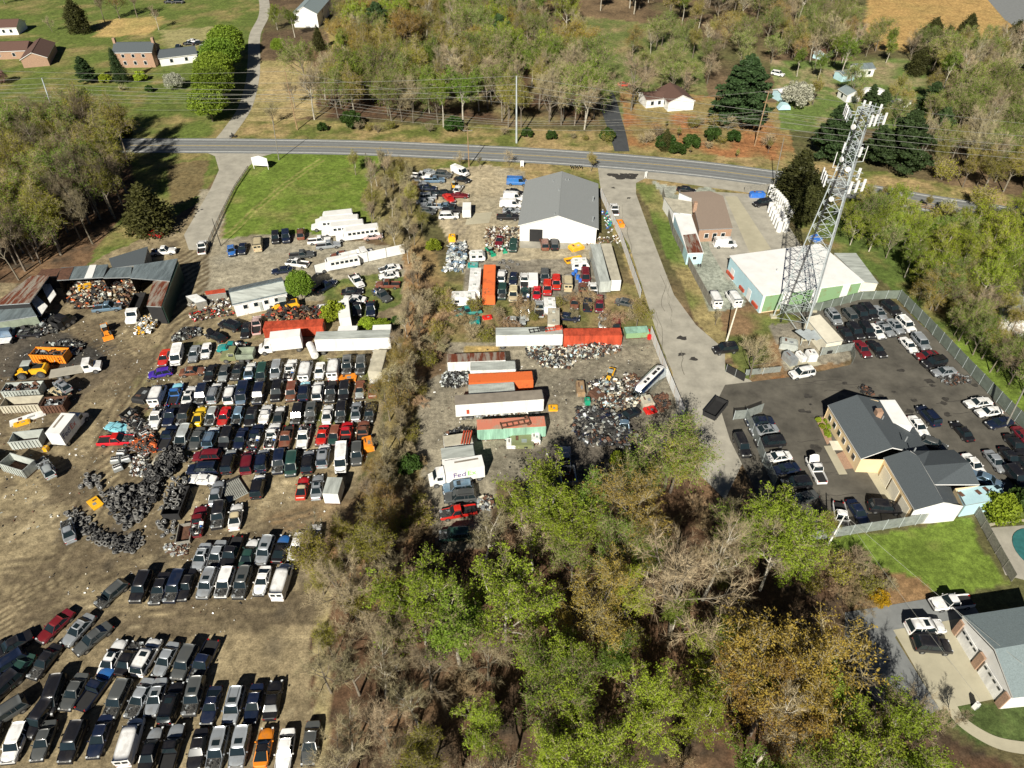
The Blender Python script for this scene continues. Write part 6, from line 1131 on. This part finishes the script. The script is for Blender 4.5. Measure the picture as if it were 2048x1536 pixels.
# ---------------------------------------------------------------- vegetation
def rotv(d, ang, az):      # tilt direction d by ang towards azimuth az
    d = d / np.linalg.norm(d); a = np.cross(d, [0.31, 0.17, 0.93] if abs(d[2]) < .9 else [1, 0, 0]); a /= np.linalg.norm(a); b = np.cross(d, a)
    return d * math.cos(ang) + (a * math.cos(az) + b * math.sin(az)) * math.sin(ang)
def skeleton(seed, H, kind):
    r = random.Random(seed); seg = []; tips = []
    cf = dict(wide=(.22,6,9,(35,62),.52), tall=(.42,7,10,(22,45),.34), bush=(.02,9,12,(15,65),.75), thin=(.3,7,10,(18,45),.32))[kind]
    def limb(p, d, L, rad, lev):
        n = 4 if lev < 2 else 3; pts = [p]; q = p.copy(); dd = d.copy()
        for k in range(n):
            dd = rotv(dd, r.uniform(0, .22 + .08 * lev), r.random() * 6.28); dd[2] += .07 * (lev > 0); dd /= np.linalg.norm(dd); q = q + dd * L / n
            seg.append((pts[-1], q, rad * (1 - .7 * k / n), rad * (1 - .7 * (k + 1) / n), lev)); pts.append(q)
        if lev == 3: tips.append((pts, dd, L)); return
        m = {0: 0, 1: r.randint(5, 7), 2: r.randint(5, 7)}[lev]
        for i in range(m):
            f = r.uniform(.25, 1.0); j = min(n - 1, int(f * n)); base = pts[j] + (pts[j+1] - pts[j]) * (f * n - j)
            limb(base, rotv(dd, R(r.uniform(25, 60)), r.random() * 6.28), L * r.uniform(.38, .62), rad * .4, lev + 1)
        limb(pts[-1], dd, L * .45, rad * .35, min(3, lev + 1))
    z = 0; p = np.zeros(3); d = np.array([r.uniform(-.05,.05), r.uniform(-.05,.05), 1.0]); R0 = H * .016 + .03; trunkpts = [p]; nT = 6; TL = H * (.62 if kind != 'bush' else .15)
    for k in range(nT):
        d = rotv(d, r.uniform(0, .09), r.random() * 6.28); q = p + d * TL / nT; seg.append((p, q, R0 * (1 - .6*k/nT), R0 * (1 - .6*(k+1)/nT), 0)); p = q; trunkpts.append(p)
    nl = r.randint(cf[1], cf[2])
    for i in range(nl):
        f = cf[0] / .62 * .9 + (1 - cf[0] / .62 * .9) * (i + r.random()) / nl if kind != 'bush' else r.random(); f = min(.999, f); j = int(f * nT); b = trunkpts[j] + (trunkpts[j+1] - trunkpts[j]) * (f * nT - j)
        dr = rotv(np.array([0, 0, 1.]), R(r.uniform(*cf[3])), i * 2.4 + r.random()); limb(b, dr, H * cf[4] * r.uniform(.75, 1.1) * (1 - .35 * f), R0 * .5, 1)
    limb(p, d, H * .3, R0 * .45, 1)
    return seg, tips
def tubes_np(segs, n):
    V = []; Q = []; i = 0
    P0 = np.array([s[0] for s in segs]); P1 = np.array([s[1] for s in segs]); r0 = np.array([s[2] for s in segs]); r1 = np.array([s[3] for s in segs]); D = P1 - P0; D /= np.linalg.norm(D, axis=1)[:, None] + 1e-9
    ref = np.where(np.abs(D[:, 2:3]) < .9, [[0, 0, 1.]], [[1., 0, 0]]); A = np.cross(D, ref); A /= np.linalg.norm(A, axis=1)[:, None]; B = np.cross(D, A); m = len(segs); ring = []
    for P, rr in ((P0, r0), (P1, r1)):
        for k in range(n): t = 2 * math.pi * k / n; ring.append(P + (A * math.cos(t) + B * math.sin(t)) * rr[:, None])
    V = np.stack(ring, 1).reshape(-1, 3); base = np.arange(m) * 2 * n; F_ = np.concatenate([np.stack([base + k, base + (k+1) % n, base + n + (k+1) % n, base + n + k], 1) for k in range(n)]); return V, F_
def leaf_quads(C, size, rs, flat=.5):
    n = len(C); a = rs.randn(n, 3); a[:, 2] *= flat; a /= np.linalg.norm(a, axis=1)[:, None]; b = rs.randn(n, 3); b = np.cross(a, b); b /= np.linalg.norm(b, axis=1)[:, None]; s = size * (.6 + .8 * rs.rand(n, 1))
    V = np.stack([C - a*s, C - b*s*.6, C + a*s, C + b*s*.6], 1).reshape(-1, 3); return V, np.arange(4 * n).reshape(n, 4)
TREES = {}
def tree_kind(key, seed, H, kind, twig, leaf=None, nleaf=0, lsize=.22, ntw=9, spread=.45, bark='bark', trunk_n=6):
    seg, tips = skeleton(seed, H, kind); rs = np.random.RandomState(seed)
    Vt, Ft = tubes_np([s for s in seg if s[4] <= 1], trunk_n); V2, F2 = tubes_np([s for s in seg if s[4] == 2], 4)
    trunk = np_mesh('trunk', np.concatenate([Vt, V2]), [(Ft, 0), (F2 + len(Vt), 0)], [M[bark]], True)
    segs3 = [s for s in seg if s[4] == 3]; V, F3 = tubes_np(segs3, 3); Vs = [V]; faces = [(F3, 0)]; off = len(V)
    tp, td = [], []
    for pts, dd, L in tips:
        for k in range(ntw):
            f = rs.rand(); j = min(len(pts) - 2, int(f * (len(pts) - 1))); tp.append(pts[j] + (pts[j+1] - pts[j]) * (f * (len(pts) - 1) - j)); td.append(rotv(dd, rs.uniform(.3, 1.1), rs.rand() * 6.28) * L * rs.uniform(.5, 1.1))
    tp, td = np.array(tp), np.array(td); td[:, 2] += .05; w = np.cross(td, rs.randn(len(td), 3)); w /= np.linalg.norm(w, axis=1)[:, None]
    V = np.stack([tp - w * .018, tp + w * .018, tp + td], 1).reshape(-1, 3); Vs.append(V); faces.append((np.arange(len(V)).reshape(-1, 3) + off, 0)); off += len(V); mats = [M[twig]]
    if leaf:
        ends = tp + td * rs.uniform(.4, 1.0, (len(tp), 1)); pick = rs.randint(0, len(ends), nleaf); C = ends[pick] + rs.randn(nleaf, 3) * spread * .5; keep = rs.rand(len(tips))
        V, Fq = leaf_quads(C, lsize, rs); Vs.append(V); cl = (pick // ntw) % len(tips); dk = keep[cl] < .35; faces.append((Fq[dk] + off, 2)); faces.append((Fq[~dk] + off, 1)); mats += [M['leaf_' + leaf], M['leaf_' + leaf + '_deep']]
    crown = np_mesh('crown', np.concatenate(Vs), [f for f in faces if len(f[0])], mats); TREES[key] = (trunk, crown, H)
def conifer(key, seed, H, rad, leaf, n, size, conic=1.0, layers=True):
    rs = np.random.RandomState(seed); Vt, Ft = tubes_np([(np.array([0,0,0.]), np.array([0,0,H*.55]), H*.02, H*.012, 0), (np.array([0,0,H*.55]), np.array([0,0,H*.97]), H*.012, .02, 0)], 7); S = []
    nb = 74 if layers else 40; C = []
    for k in range(nb):
        z = H * (.12 + .86 * k / nb); rr = rad * (1 - (z / H) ** conic) * rs.uniform(.65, 1.12) + .25; a = k * 2.4 + rs.rand(); e = np.array([math.cos(a) * rr, math.sin(a) * rr, -rr * .08 + .12 * rr]); p = np.array([0, 0, z]); S.append((p, p + e, .05, .015, 1)); m = n // nb; f = rs.rand(m, 1) ** .6
        side = np.array([-e[1], e[0], 0]) ; C.append(p + e * f + side * rs.uniform(-.32, .32, (m, 1)) * (1.15 - f * .6) + rs.randn(m, 3) * [.12, .12, .16 if layers else .35])
    if not layers:
        m = n // 190; C = []
        for k in range(190):
            z = (k / 190) ** .85; a = k * 2.4 + rs.rand(); rr = rad * (1 - z ** (conic * 1.6)) * rs.uniform(.62, 1.14) * (1 + .12 * math.sin(a * 3 + z * 9)); cs = rad * (.1 + .13 * rs.rand()) * (1.15 - z * .5)
            C.append(np.array([math.cos(a) * rr, math.sin(a) * rr, z * H * .96 + .3]) + rs.randn(m, 3) * [cs, cs, cs * 1.25])
        C.append(np.stack([rs.randn(n // 8) * rad * .3, rs.randn(n // 8) * rad * .3, rs.rand(n // 8) * H * .7 + .3], 1))
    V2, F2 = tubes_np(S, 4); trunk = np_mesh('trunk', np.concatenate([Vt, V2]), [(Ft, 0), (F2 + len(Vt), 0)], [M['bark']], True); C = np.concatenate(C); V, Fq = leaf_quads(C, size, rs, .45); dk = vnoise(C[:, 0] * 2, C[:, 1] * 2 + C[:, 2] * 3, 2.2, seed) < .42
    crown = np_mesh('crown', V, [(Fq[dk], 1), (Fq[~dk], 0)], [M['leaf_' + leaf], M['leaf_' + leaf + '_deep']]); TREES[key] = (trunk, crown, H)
def blob(key, seed, H, rx, leaf, n, size, nc=16, zc=.55, trunkr=.2, holes=0):       # rounded leafy crown made of many clumps on limbs
    rs = np.random.RandomState(seed); S = [(np.array([0,0,0.]), np.array([0,0,H*.5]), trunkr, trunkr*.6, 0)]; C = []
    for k in range(nc):
        a = k * 2.4; u = rs.rand(); el = math.asin(min(1, max(-1, -0.35 + 1.3 * (k + .5) / nc))); c = np.array([math.cos(a) * math.cos(el) * rx * .72, math.sin(a) * math.cos(el) * rx * .72, H * zc + math.sin(el) * H * (1 - zc) * .78]); S.append((np.array([0,0,H*.3*rs.uniform(.6,1.4)]), c, trunkr*.35, .03, 1)); cr = rx * rs.uniform(.28, .48)
        m = n // nc; v = rs.randn(m, 3); v /= np.linalg.norm(v, axis=1)[:, None]; C.append(c + v * cr * (rs.rand(m, 1) ** .35) * [1, 1, .85])
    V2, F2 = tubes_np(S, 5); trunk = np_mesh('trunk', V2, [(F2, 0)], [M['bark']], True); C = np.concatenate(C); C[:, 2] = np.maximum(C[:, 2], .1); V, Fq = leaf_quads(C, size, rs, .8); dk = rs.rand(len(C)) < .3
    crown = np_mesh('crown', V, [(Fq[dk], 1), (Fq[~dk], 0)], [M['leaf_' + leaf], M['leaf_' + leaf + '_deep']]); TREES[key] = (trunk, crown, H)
for i in range(3): tree_kind(f'bare{i}', 11 + i, 15, ('tall','wide','tall')[i], ('twig','twig','twig_dark')[i], ntw=12, bark=('pale_bark','bark','bark')[i])
for i in range(2): tree_kind(f'thin{i}', 21 + i, 11, 'thin', ('twig','twig_red')[i], ntw=11)
for i in range(2): tree_kind(f'haze{i}', 31 + i, 14, ('tall','wide')[i], 'twig', ('olive','tan')[i], 8000, .1, 10, .5)
for i in range(3): tree_kind(f'lime{i}', 41 + i, 15, ('wide','tall','wide')[i], 'twig', ('lime','green','lime')[i], 13000, .125, 7, .32, 'pale_bark')
tree_kind('gold0', 51, 15, 'wide', 'twig', 'tan', 13000, .1, 8, .3); tree_kind('gold1', 52, 14, 'wide', 'twig', 'gold', 16000, .105, 8, .32)
for i in range(2): tree_kind(f'brush{i}', 61 + i, 4, 'bush', ('twig_red','twig')[i], ntw=9)
tree_kind('brushg', 64, 4, 'bush', 'twig', 'olive', 2200, .14, 6, .35); tree_kind('lacy', 66, 13, 'wide', 'twig', 'green', 6500, .11, 9, .45)
conifer('pine', 71, 15, 6.2, 'pine', 26000, .27, 2.6); conifer('cedar', 72, 9, 2.3, 'cedar', 9000, .2, 1.3, False); conifer('cedarw', 73, 10, 3.0, 'cedar', 10000, .22, 2.2, False); conifer('spruce', 74, 11, 3.0, 'pine', 10000, .2, 1.1, False)
blob('round', 81, 10, 4.2, 'green', 15000, .2, 26); blob('shrub', 82, 2.4, 1.6, 'mid', 3000, .16, 12, .45, .08); blob('shrubl', 83, 2.6, 1.8, 'lime', 3000, .16, 12, .45, .08); blob('blossom', 84, 4.2, 2.6, 'bloom', 5200, .14, 16, .5, .1); blob('forsythia', 85, 3, 1.9, 'yellow', 3600, .13, 12, .45, .06); blob('pinktree', 86, 4, 2.2, 'pinkish', 2600, .13, 14, .5, .1)
def plant(key, p, h, name, label, cat, group=None, rz=None, sx=1.0):
    tr, cr, H = TREES[key]; t = thing(name, label, cat, (p.x, p.y, 0), rnd.random() * 6.28 if rz is None else rz, group); s = h / H; t.scale = (s * sx, s * sx, s); t.rotation_euler = (rnd.uniform(-.04,.04), rnd.uniform(-.04,.04), t.rotation_euler[2])
    ob('trunk', tr, t); ob('crown', cr, t); return t
NM = dict(bare=('bare_tree','tree'), thin=('bare_tree','tree'), haze=('budding_tree','tree'), lime=('leafy_tree','tree'), gold=('budding_tree','tree'), lacy=('leafy_tree','tree'), brush=('bare_shrub','shrub'), brushg=('budding_shrub','shrub'), pine=('pine_tree','tree'), cedar=('cedar_tree','tree'), cedarw=('cedar_tree','tree'), spruce=('evergreen_tree','tree'), round=('leafy_tree','tree'), shrub=('shrub','shrub'), shrubl=('shrub','shrub'))
LOOK = dict(bare='bare grey branched tree', thin='slender bare tree', haze='budding brownish tree', lime='fresh green leafed tree', gold='tree with golden brown buds', lacy='thinly leafed green tree', brush='bare brown shrub', brushg='budding olive shrub', pine='dark green pine', cedar='dark olive cedar', cedarw='broad dark cedar', spruce='dark conical evergreen', round='dense bright green tree', shrub='green shrub', shrubl='light green shrub')
allp = []
def woods(where, poly, n, keys, hr, dmin, seed, sx=1.0, lo=None):
    r = random.Random(seed); P = [G(*p) for p in poly]; pw = [(p.x, p.y) for p in P]; xs_ = [p[0] for p in pw]; ys_ = [p[1] for p in pw]; k = tr = 0
    while k < n and tr < n * 60:
        tr += 1; x = r.uniform(min(xs_), max(xs_)); y = r.uniform(min(ys_), max(ys_))
        if not pip(pw, np.array([x]), np.array([y]))[0] or any((x-a)**2 + (y-b)**2 < dmin**2 for a, b in allp[-260:]): continue
        allp.append((x, y)); k += 1; key = r.choice(keys); base = key.rstrip('0123456789'); nm, ct = NM[base]
        plant(key, Vector((x, y, 0)), r.uniform(*hr), nm, LOOK[base] + ' ' + where, ct, LOOK[base] + 's ' + where, r.random() * 6.28, sx * r.uniform(.85, 1.15))
def one(key, x, y, h, label, z=0, name=None, sx=1.0, rz=None):
    nm, ct = NM.get(key.rstrip('0123456789'), (name or 'shrub', 'shrub')); return plant(key, G(x, y), h, name or nm, label, 'tree' if h > 4.5 else 'shrub', sx=sx, rz=rz)
B_ = ['bare0','bare1','bare2']; LW = ['haze0','bare2','haze0','lacy','bare2']; T_ = ['thin0','thin1']; H_ = ['haze0','haze1']
woods('in the wood at the left edge', [(-60,330),(60,320),(150,280),(262,318),(262,400),(200,480),(60,560),(-100,600)], 98, LW, (13,18), 2.35, 1)
woods('along the road behind the poles', [(600,180),(760,160),(1180,180),(1195,262),(1060,262),(640,245),(600,230)], 80, ['bare0','bare1','lacy','thin0','lacy','haze0','lime1','haze0'], (13,18), 3.1, 2)
woods('in the wood beyond the road', [(690,40),(1160,30),(1180,180),(760,165),(660,110)], 95, ['haze0','haze1','lime1','lacy','bare0','lime2','gold1','haze0','lacy','pine'], (12,17), 4.0, 3)
woods('in the dark grove at the top', [(770,-30),(1060,-30),(1060,60),(770,70)], 40, ['pine','pine','haze0','bare2'], (12,17), 5.0, 4)
woods('in the wood along the top edge', [(1060,-60),(1740,-60),(1700,60),(1380,70),(1130,10)], 96, ['bare0','lime1','haze0','lacy','haze0','lacy','bare1'], (12,17), 4.6, 5)
woods('around the far houses', [(1360,80),(1700,60),(1720,110),(1540,150),(1400,160),(1180,120)], 34, ['bare0','haze0','haze1','lacy','lacy'], (9,13), 5, 6)
woods('on the slope at the right edge', [(1880,150),(2150,90),(2150,430),(1960,390),(1900,300)], 88, ['bare0','bare1','lacy','haze0','lacy','thin0','lime1'], (11,15), 3.4, 7)
woods('between the field and the right slope', [(1790,110),(1900,90),(2060,120),(2080,160),(1880,160)], 30, ['bare1','haze0','cedarw','lacy','haze0'], (8,12), 4.4, 8)
woods('beyond the privacy fence', [(1680,420),(1760,440),(1820,500),(2100,470),(2100,640),(1930,620),(1850,600),(1780,540),(1690,470)], 52, ['lime0','lime1','lime2','haze0','lime0','lacy'], (7,12), 3.3, 9)
woods('beside the long fence on the right', [(1860,600),(2000,640),(2080,820),(2040,820),(1950,720),(1870,630)], 9, ['bare1','lacy','bare2','haze0'], (7,10), 4.2, 10)
woods('in the strip between the yards', [(835,560),(850,640),(832,760),(800,900),(780,1080),(735,1050),(765,900),(800,760),(818,620)], 28, ['thin0','thin0','bare0','haze1','thin0'], (5,9), 2.6, 11)
woods('at the top of the strip', [(700,330),(800,320),(850,430),(850,560),(810,540),(740,460)], 30, ['thin0','thin0','bare0','haze0'], (5,8.5), 2.8, 12)
woods('in the dense lower wood', [(640,1110),(760,1090),(830,1180),(900,1400),(900,1620),(650,1620),(660,1300)], 26, ['bare1','bare0','haze0','thin0','haze0','bare1'], (8,12), 3.2, 13)
woods('in the bottom wood', [(900,1140),(1050,1080),(1200,980),(1430,1020),(1540,1140),(1600,1250),(1640,1640),(900,1640)], 27, ['bare1','bare0','lime1','lime0','lacy','bare0','lime2'], (8,14), 5.2, 14)
woods('in the undergrowth of the strip', [(835,570),(905,600),(900,690),(850,760),(830,870),(860,1010),(830,1090),(770,1090),(760,1000),(810,760)], 42, ['brush0','brush1','brush1','brushg'], (1.6,3.2), 1.9, 15)
woods('in the undergrowth of the lower wood', [(660,1120),(860,1120),(1000,1060),(1420,1010),(1600,1180),(1700,1400),(1680,1640),(640,1640)], 40, ['brush0','brush1','brushg','brush0'], (1.8,3.4), 3.6, 16)
woods('in the brush of the middle yard', [(905,600),(1180,600),(1190,640),(1300,600),(1290,655),(930,690)], 24, ['brush0','brush1','brushg','brush0'], (1.8,3.6), 2.0, 17)
woods('along the far side of the road', [(640,250),(1200,278),(1215,285),(640,262)], 14, ['shrub','brushg','brush1'], (1.6,3.2), 3, 18); woods('beside the black drive', [(1290,225),(1560,270),(1540,330),(1290,300)], 20, ['brush1','shrub','brushg','haze0','shrub'], (2,4.6), 3.2, 19)
woods('behind the bottom lawn', [(1600,1110),(1740,1130),(1800,1200),(1690,1215),(1600,1180)], 15, ['brush0','brush1','brushg'], (2,3.6), 2.0, 20); woods('by the road on the right', [(1700,375),(1960,400),(2040,440),(2030,460),(1800,440)], 6, ['brushg','haze0'], (3,5), 4, 21)
woods('between the far sheds', [(1560,100),(1760,95),(1790,130),(1660,170),(1560,150)], 16, ['haze0','lacy','lime1','bare0'], (8,12), 4, 31); woods('beside the pines beyond the road', [(1600,260),(1760,240),(1900,260),(1880,330),(1640,330)], 12, ['haze0','lacy','pine'], (7,11), 4.5, 32)
woods('crowding the right fence', [(1812,598),(1870,640),(1990,750),(2100,850),(2110,800),(1990,690),(1900,600)], 22, ['lime1','lacy','haze0','bare1','lacy'], (6,10), 3.0, 33); woods('hiding the far cottages', [(1290,120),(1420,110),(1430,175),(1400,215),(1240,150)], 10, ['lacy','bare1','haze0'], (8,12), 5, 34); woods('along the rear of the pines', [(1700,180),(1880,190),(1880,260),(1780,240),(1700,230)], 10, ['pine','lacy','haze0'], (7,11), 5, 35); woods('before the right slope', [(1780,270),(1960,260),(2060,380),(1960,390),(1840,350)], 22, ['lacy','haze0','bare0','haze0'], (8,12), 4, 36)
# single ones
for i,(x,y,h) in enumerate(((426,243,11),(434,208,12),(440,176,12),(448,146,12),(462,118,12))): one('round',x,y,h,'dense bright green tree beside the lane, ' + ORD[i] + ' from the road',sx=1.3)
one('lime1',590,75,11,'tall fresh green tree behind the lane bend',sx=1.1); one('lime0',555,60,9,'spreading green tree in front of the white two storey house'); one('round',560,112,6.5,'rounded yellow green tree near the lane'); one('pine',178,165,9,'dark green pine on the lawn left of the brick house'); one('spruce',246,165,11,'narrow dark evergreen left of the brick house',sx=.75); one('cedarw',163,66,12,'broad dark cedar on the upper left lawn'); one('cedar',640,100,8,'cedar beside the dirt patch behind the lane')
one('blossom',352,178,5.2,'white flowering shrub on the front lawn',name='flowering_shrub',sx=1.1); one('shrubl',213,165,3,'rounded light green shrub beside the dark pine'); one('shrubl',283,162,3.2,'rounded light green shrub in front of the brick house'); one('shrub',300,184,2.2,'low dark green shrub on the lawn'); one('cedar',250,272,6,'crooked dark tree by the road on the left',sx=1.3); one('pinktree',2,168,5,'pink blossoming tree at the left edge',name='blossoming_tree'); one('brush1',245,182,2,'small bare shrub on the lawn'); one('bare1',105,64,6,'small bare tree on the upper lawn'); one('bare0',318,60,9,'bare tree behind the brick house'); one('bare2',210,45,12,'bare tree left of the dirt patch'); one('haze1',240,38,12,'brown budding tree beyond the dirt patch'); one('bare2',275,35,12,'tall bare tree at the upper left'); one('haze1',10,8,8,'dark bushy tree in the upper left corner'); one('haze1',700,20,12,'brown tree beside the white two storey house'); one('cedarw',735,30,10,'dark tree on the edge of the dirt clearing')
one('cedar',305,462,11.5,'broad cedar standing alone beside the red car',sx=1.5); one('shrub',705,255,5,'big dark green shrub at the road edge'); one('shrub',910,263,4.5,'dark green shrub by the farther roadside'); one('shrub',1214,280,3.6,'dark shrub left of the black drive mouth'); one('bare1',548,250,7,'small bare tree by the lane mouth'); one('bare2',590,215,9,'bare tree at the edge of the tan clearing')
one('pine',1478,250,21,'largest dark green pine behind the wooden pole',sx=1.15); one('pine',1660,318,16,'dark pine behind the antenna tower'); one('pine',1790,340,17,'broad pine right of the tower',sx=1.1); one('pine',1850,240,12,'pine top beyond the white covered boat'); one('cedar',1585,400,13,'tall olive cedar at the end of the white rolls',sx=1.3); one('cedar',1620,430,11,'shaded cedar behind the tall olive one',sx=1.3); one('cedarw',1600,440,9,'third cedar of the hedge beside the lot',sx=1.1); one('cedar',1330,300,6,'small cedar by the roadside bushes'); one('bare1',1262,222,17,'huge spreading bare tree beside the cottage',sx=1.25); one('blossom',1590,215,8,'pale blossoming tree in front of the mobile home',name='blossoming_tree'); one('haze0',1625,210,9,'olive budding tree beside the grey drive'); one('lime1',1680,160,15,'tall green tree between the far sheds'); one('bare1',1650,120,16,'large bare tree above the red outbuilding'); one('haze0',1870,170,13,'grey olive tree at the edge of the tan field'); one('cedarw',1830,150,9,'dark evergreen below the tan field'); one('brushg',1882,360,5,'dark rounded bush by the rail fence'); one('blossom',1890,425,3.4,'white blossoming shrub at the rail fence',name='flowering_shrub'); one('haze0',1720,470,8,'grey green tree behind the annex'); one('gold0',1860,620,9.5,'orange brown budding tree beyond the fence corner',sx=1.1); one('lime0',1960,600,10,'large fresh green tree beyond the fence',sx=1.2); one('lime2',1700,490,8,'bright green tree right of the tower legs')
one('bare1',1500,755,9.5,'bare spreading tree beside the tower compound',rz=1.0); one('thin0',1430,650,4,'bare shrub tree beside the two white vans'); one('haze0',1272,655,6.5,'grey brown tree above the pale green box'); one('bare1',920,335,4.5,'small bare tree by the gravel drive mouth'); one('bare2',960,338,4,'small bare tree beside the wooden pole'); one('bare1',1018,332,4.5,'small bare tree at the grass island'); one('haze0',1182,343,5.5,'budding tree at the corner of the grass island'); one('round',606,600,7,'dense green tree at the end of the long cabin'); one('shrubl',672,640,4,'light green tree beside the long cabin'); one('cedar',555,600,3,'small cedar by the cabin roof') if False else None
one('shrubl',735,652,1.7,'ivy covered bush above the semi trailer',sx=1.5); one('shrubl',765,654,1.6,'ivy patch right of the semi trailer',sx=1.5); one('shrub',795,648,1.8,'green bush at the corner of the semi trailer'); one('shrubl',868,500,2.6,'light green bush by the tree strip'); one('haze1',828,390,4,'yellowish bush over the buried car'); one('shrub',820,940,3,'dark green bush in the strip between the yards')
one('lime0',1075,1090,14,'large fresh green tree shading the yard bottom',sx=1.2,rz=.4); one('lime2',1130,1100,11,'fresh green tree right of the silver trailer',sx=1.1,rz=2); one('lime2',1010,1290,14,'tall green tree in the middle of the lower wood',sx=1.1); one('lime0',850,1270,13,'fresh green tree over the left of the lower wood',sx=1.1,rz=2); one('lime1',920,1330,14,'slender green tree between two larger green ones',sx=1.2); one('lime2',1120,1400,12,'green tree right of the pale trunk'); one('lime2',1190,1570,11,'green tree at the bottom edge',sx=1.2); one('lime0',1530,1150,13,'dense bright green tree at the lot corner',sx=1.15,rz=1.0); one('lime0',1535,1140,12.5,'bright green tree doubling the lot corner crown',sx=1.1,rz=3.5); one('haze0',1340,985,12,'green brown tree at the top of the lower wood',sx=1.2); one('lacy',1330,975,13,'yellow green tree below the scrap yard',sx=1.1); one('gold0',1260,1090,13,'tree with copper brown buds in the lower wood',sx=1.1); one('bare1',1340,1270,17,'big bare grey tree with pale limbs in the lower wood',sx=1.2); one('bare0',1405,1200,15,'pale bare tree beside the big grey one'); one('gold0',1195,1260,13,'copper budded tree left of the big bare tree')
one('gold1',1530,1395,15.5,'huge golden brown budding tree beside the street',sx=1.15,rz=.3); one('gold1',1500,1470,13,'golden brown tree left of the huge one',sx=1.1,rz=2.6); one('gold1',1590,1470,11,'golden tree right of the huge one',sx=1.0); one('lime0',1760,1540,12,'green tree beside the garden path',sx=1.1); one('lime2',1640,1580,13,'green tree at the bottom by the street',sx=1.1); one('lacy',1700,1620,12,'pale green tree cut off by the bottom edge'); one('haze0',680,1180,7,'olive tree over the end of the two car rows',sx=1.2); one('haze0',648,1190,6,'yellow olive tree beside the white pickup',sx=1.2,rz=1.3); one('haze0',720,1250,8,'olive brown tree below the two car rows',sx=1.1); one('bare1',1848,1465,5.5,'bare tree at the start of the garden path'); one('bare2',1905,1455,4.5,'bare tree leaning over the garden path'); one('bare1',1745,1500,12,'bare tree shading the street corner'); one('forsythia',1752,1205,2.3,'bright yellow flowering shrub by the lawn',name='flowering_shrub'); one('shrubl',1990,1030,4,'yellow green bush at the corner of the light blue trailer'); one('shrubl',1235,925,2,'orange yellow bush by the dark scrap'); one('shrub',2045,1020,4,'dark green bush at the right edge'); one('haze0',1640,1080,6,'bare brown tree over the chain link fence'); one('thin0',1450,1000,7,'slender tree by the left car row') if False else None
for i,(x,y) in enumerate(((885,372),(960,385),(920,432),(985,437),(962,485),(970,508))): p = Z('P',x,y); plant('shrubl', p, .8, 'flower_clump', 'small green clump in the mulched bed, ' + ORD[i] + ' from the top', 'plant', 'clumps in the flower bed')
# labels that must differ but do not: say where
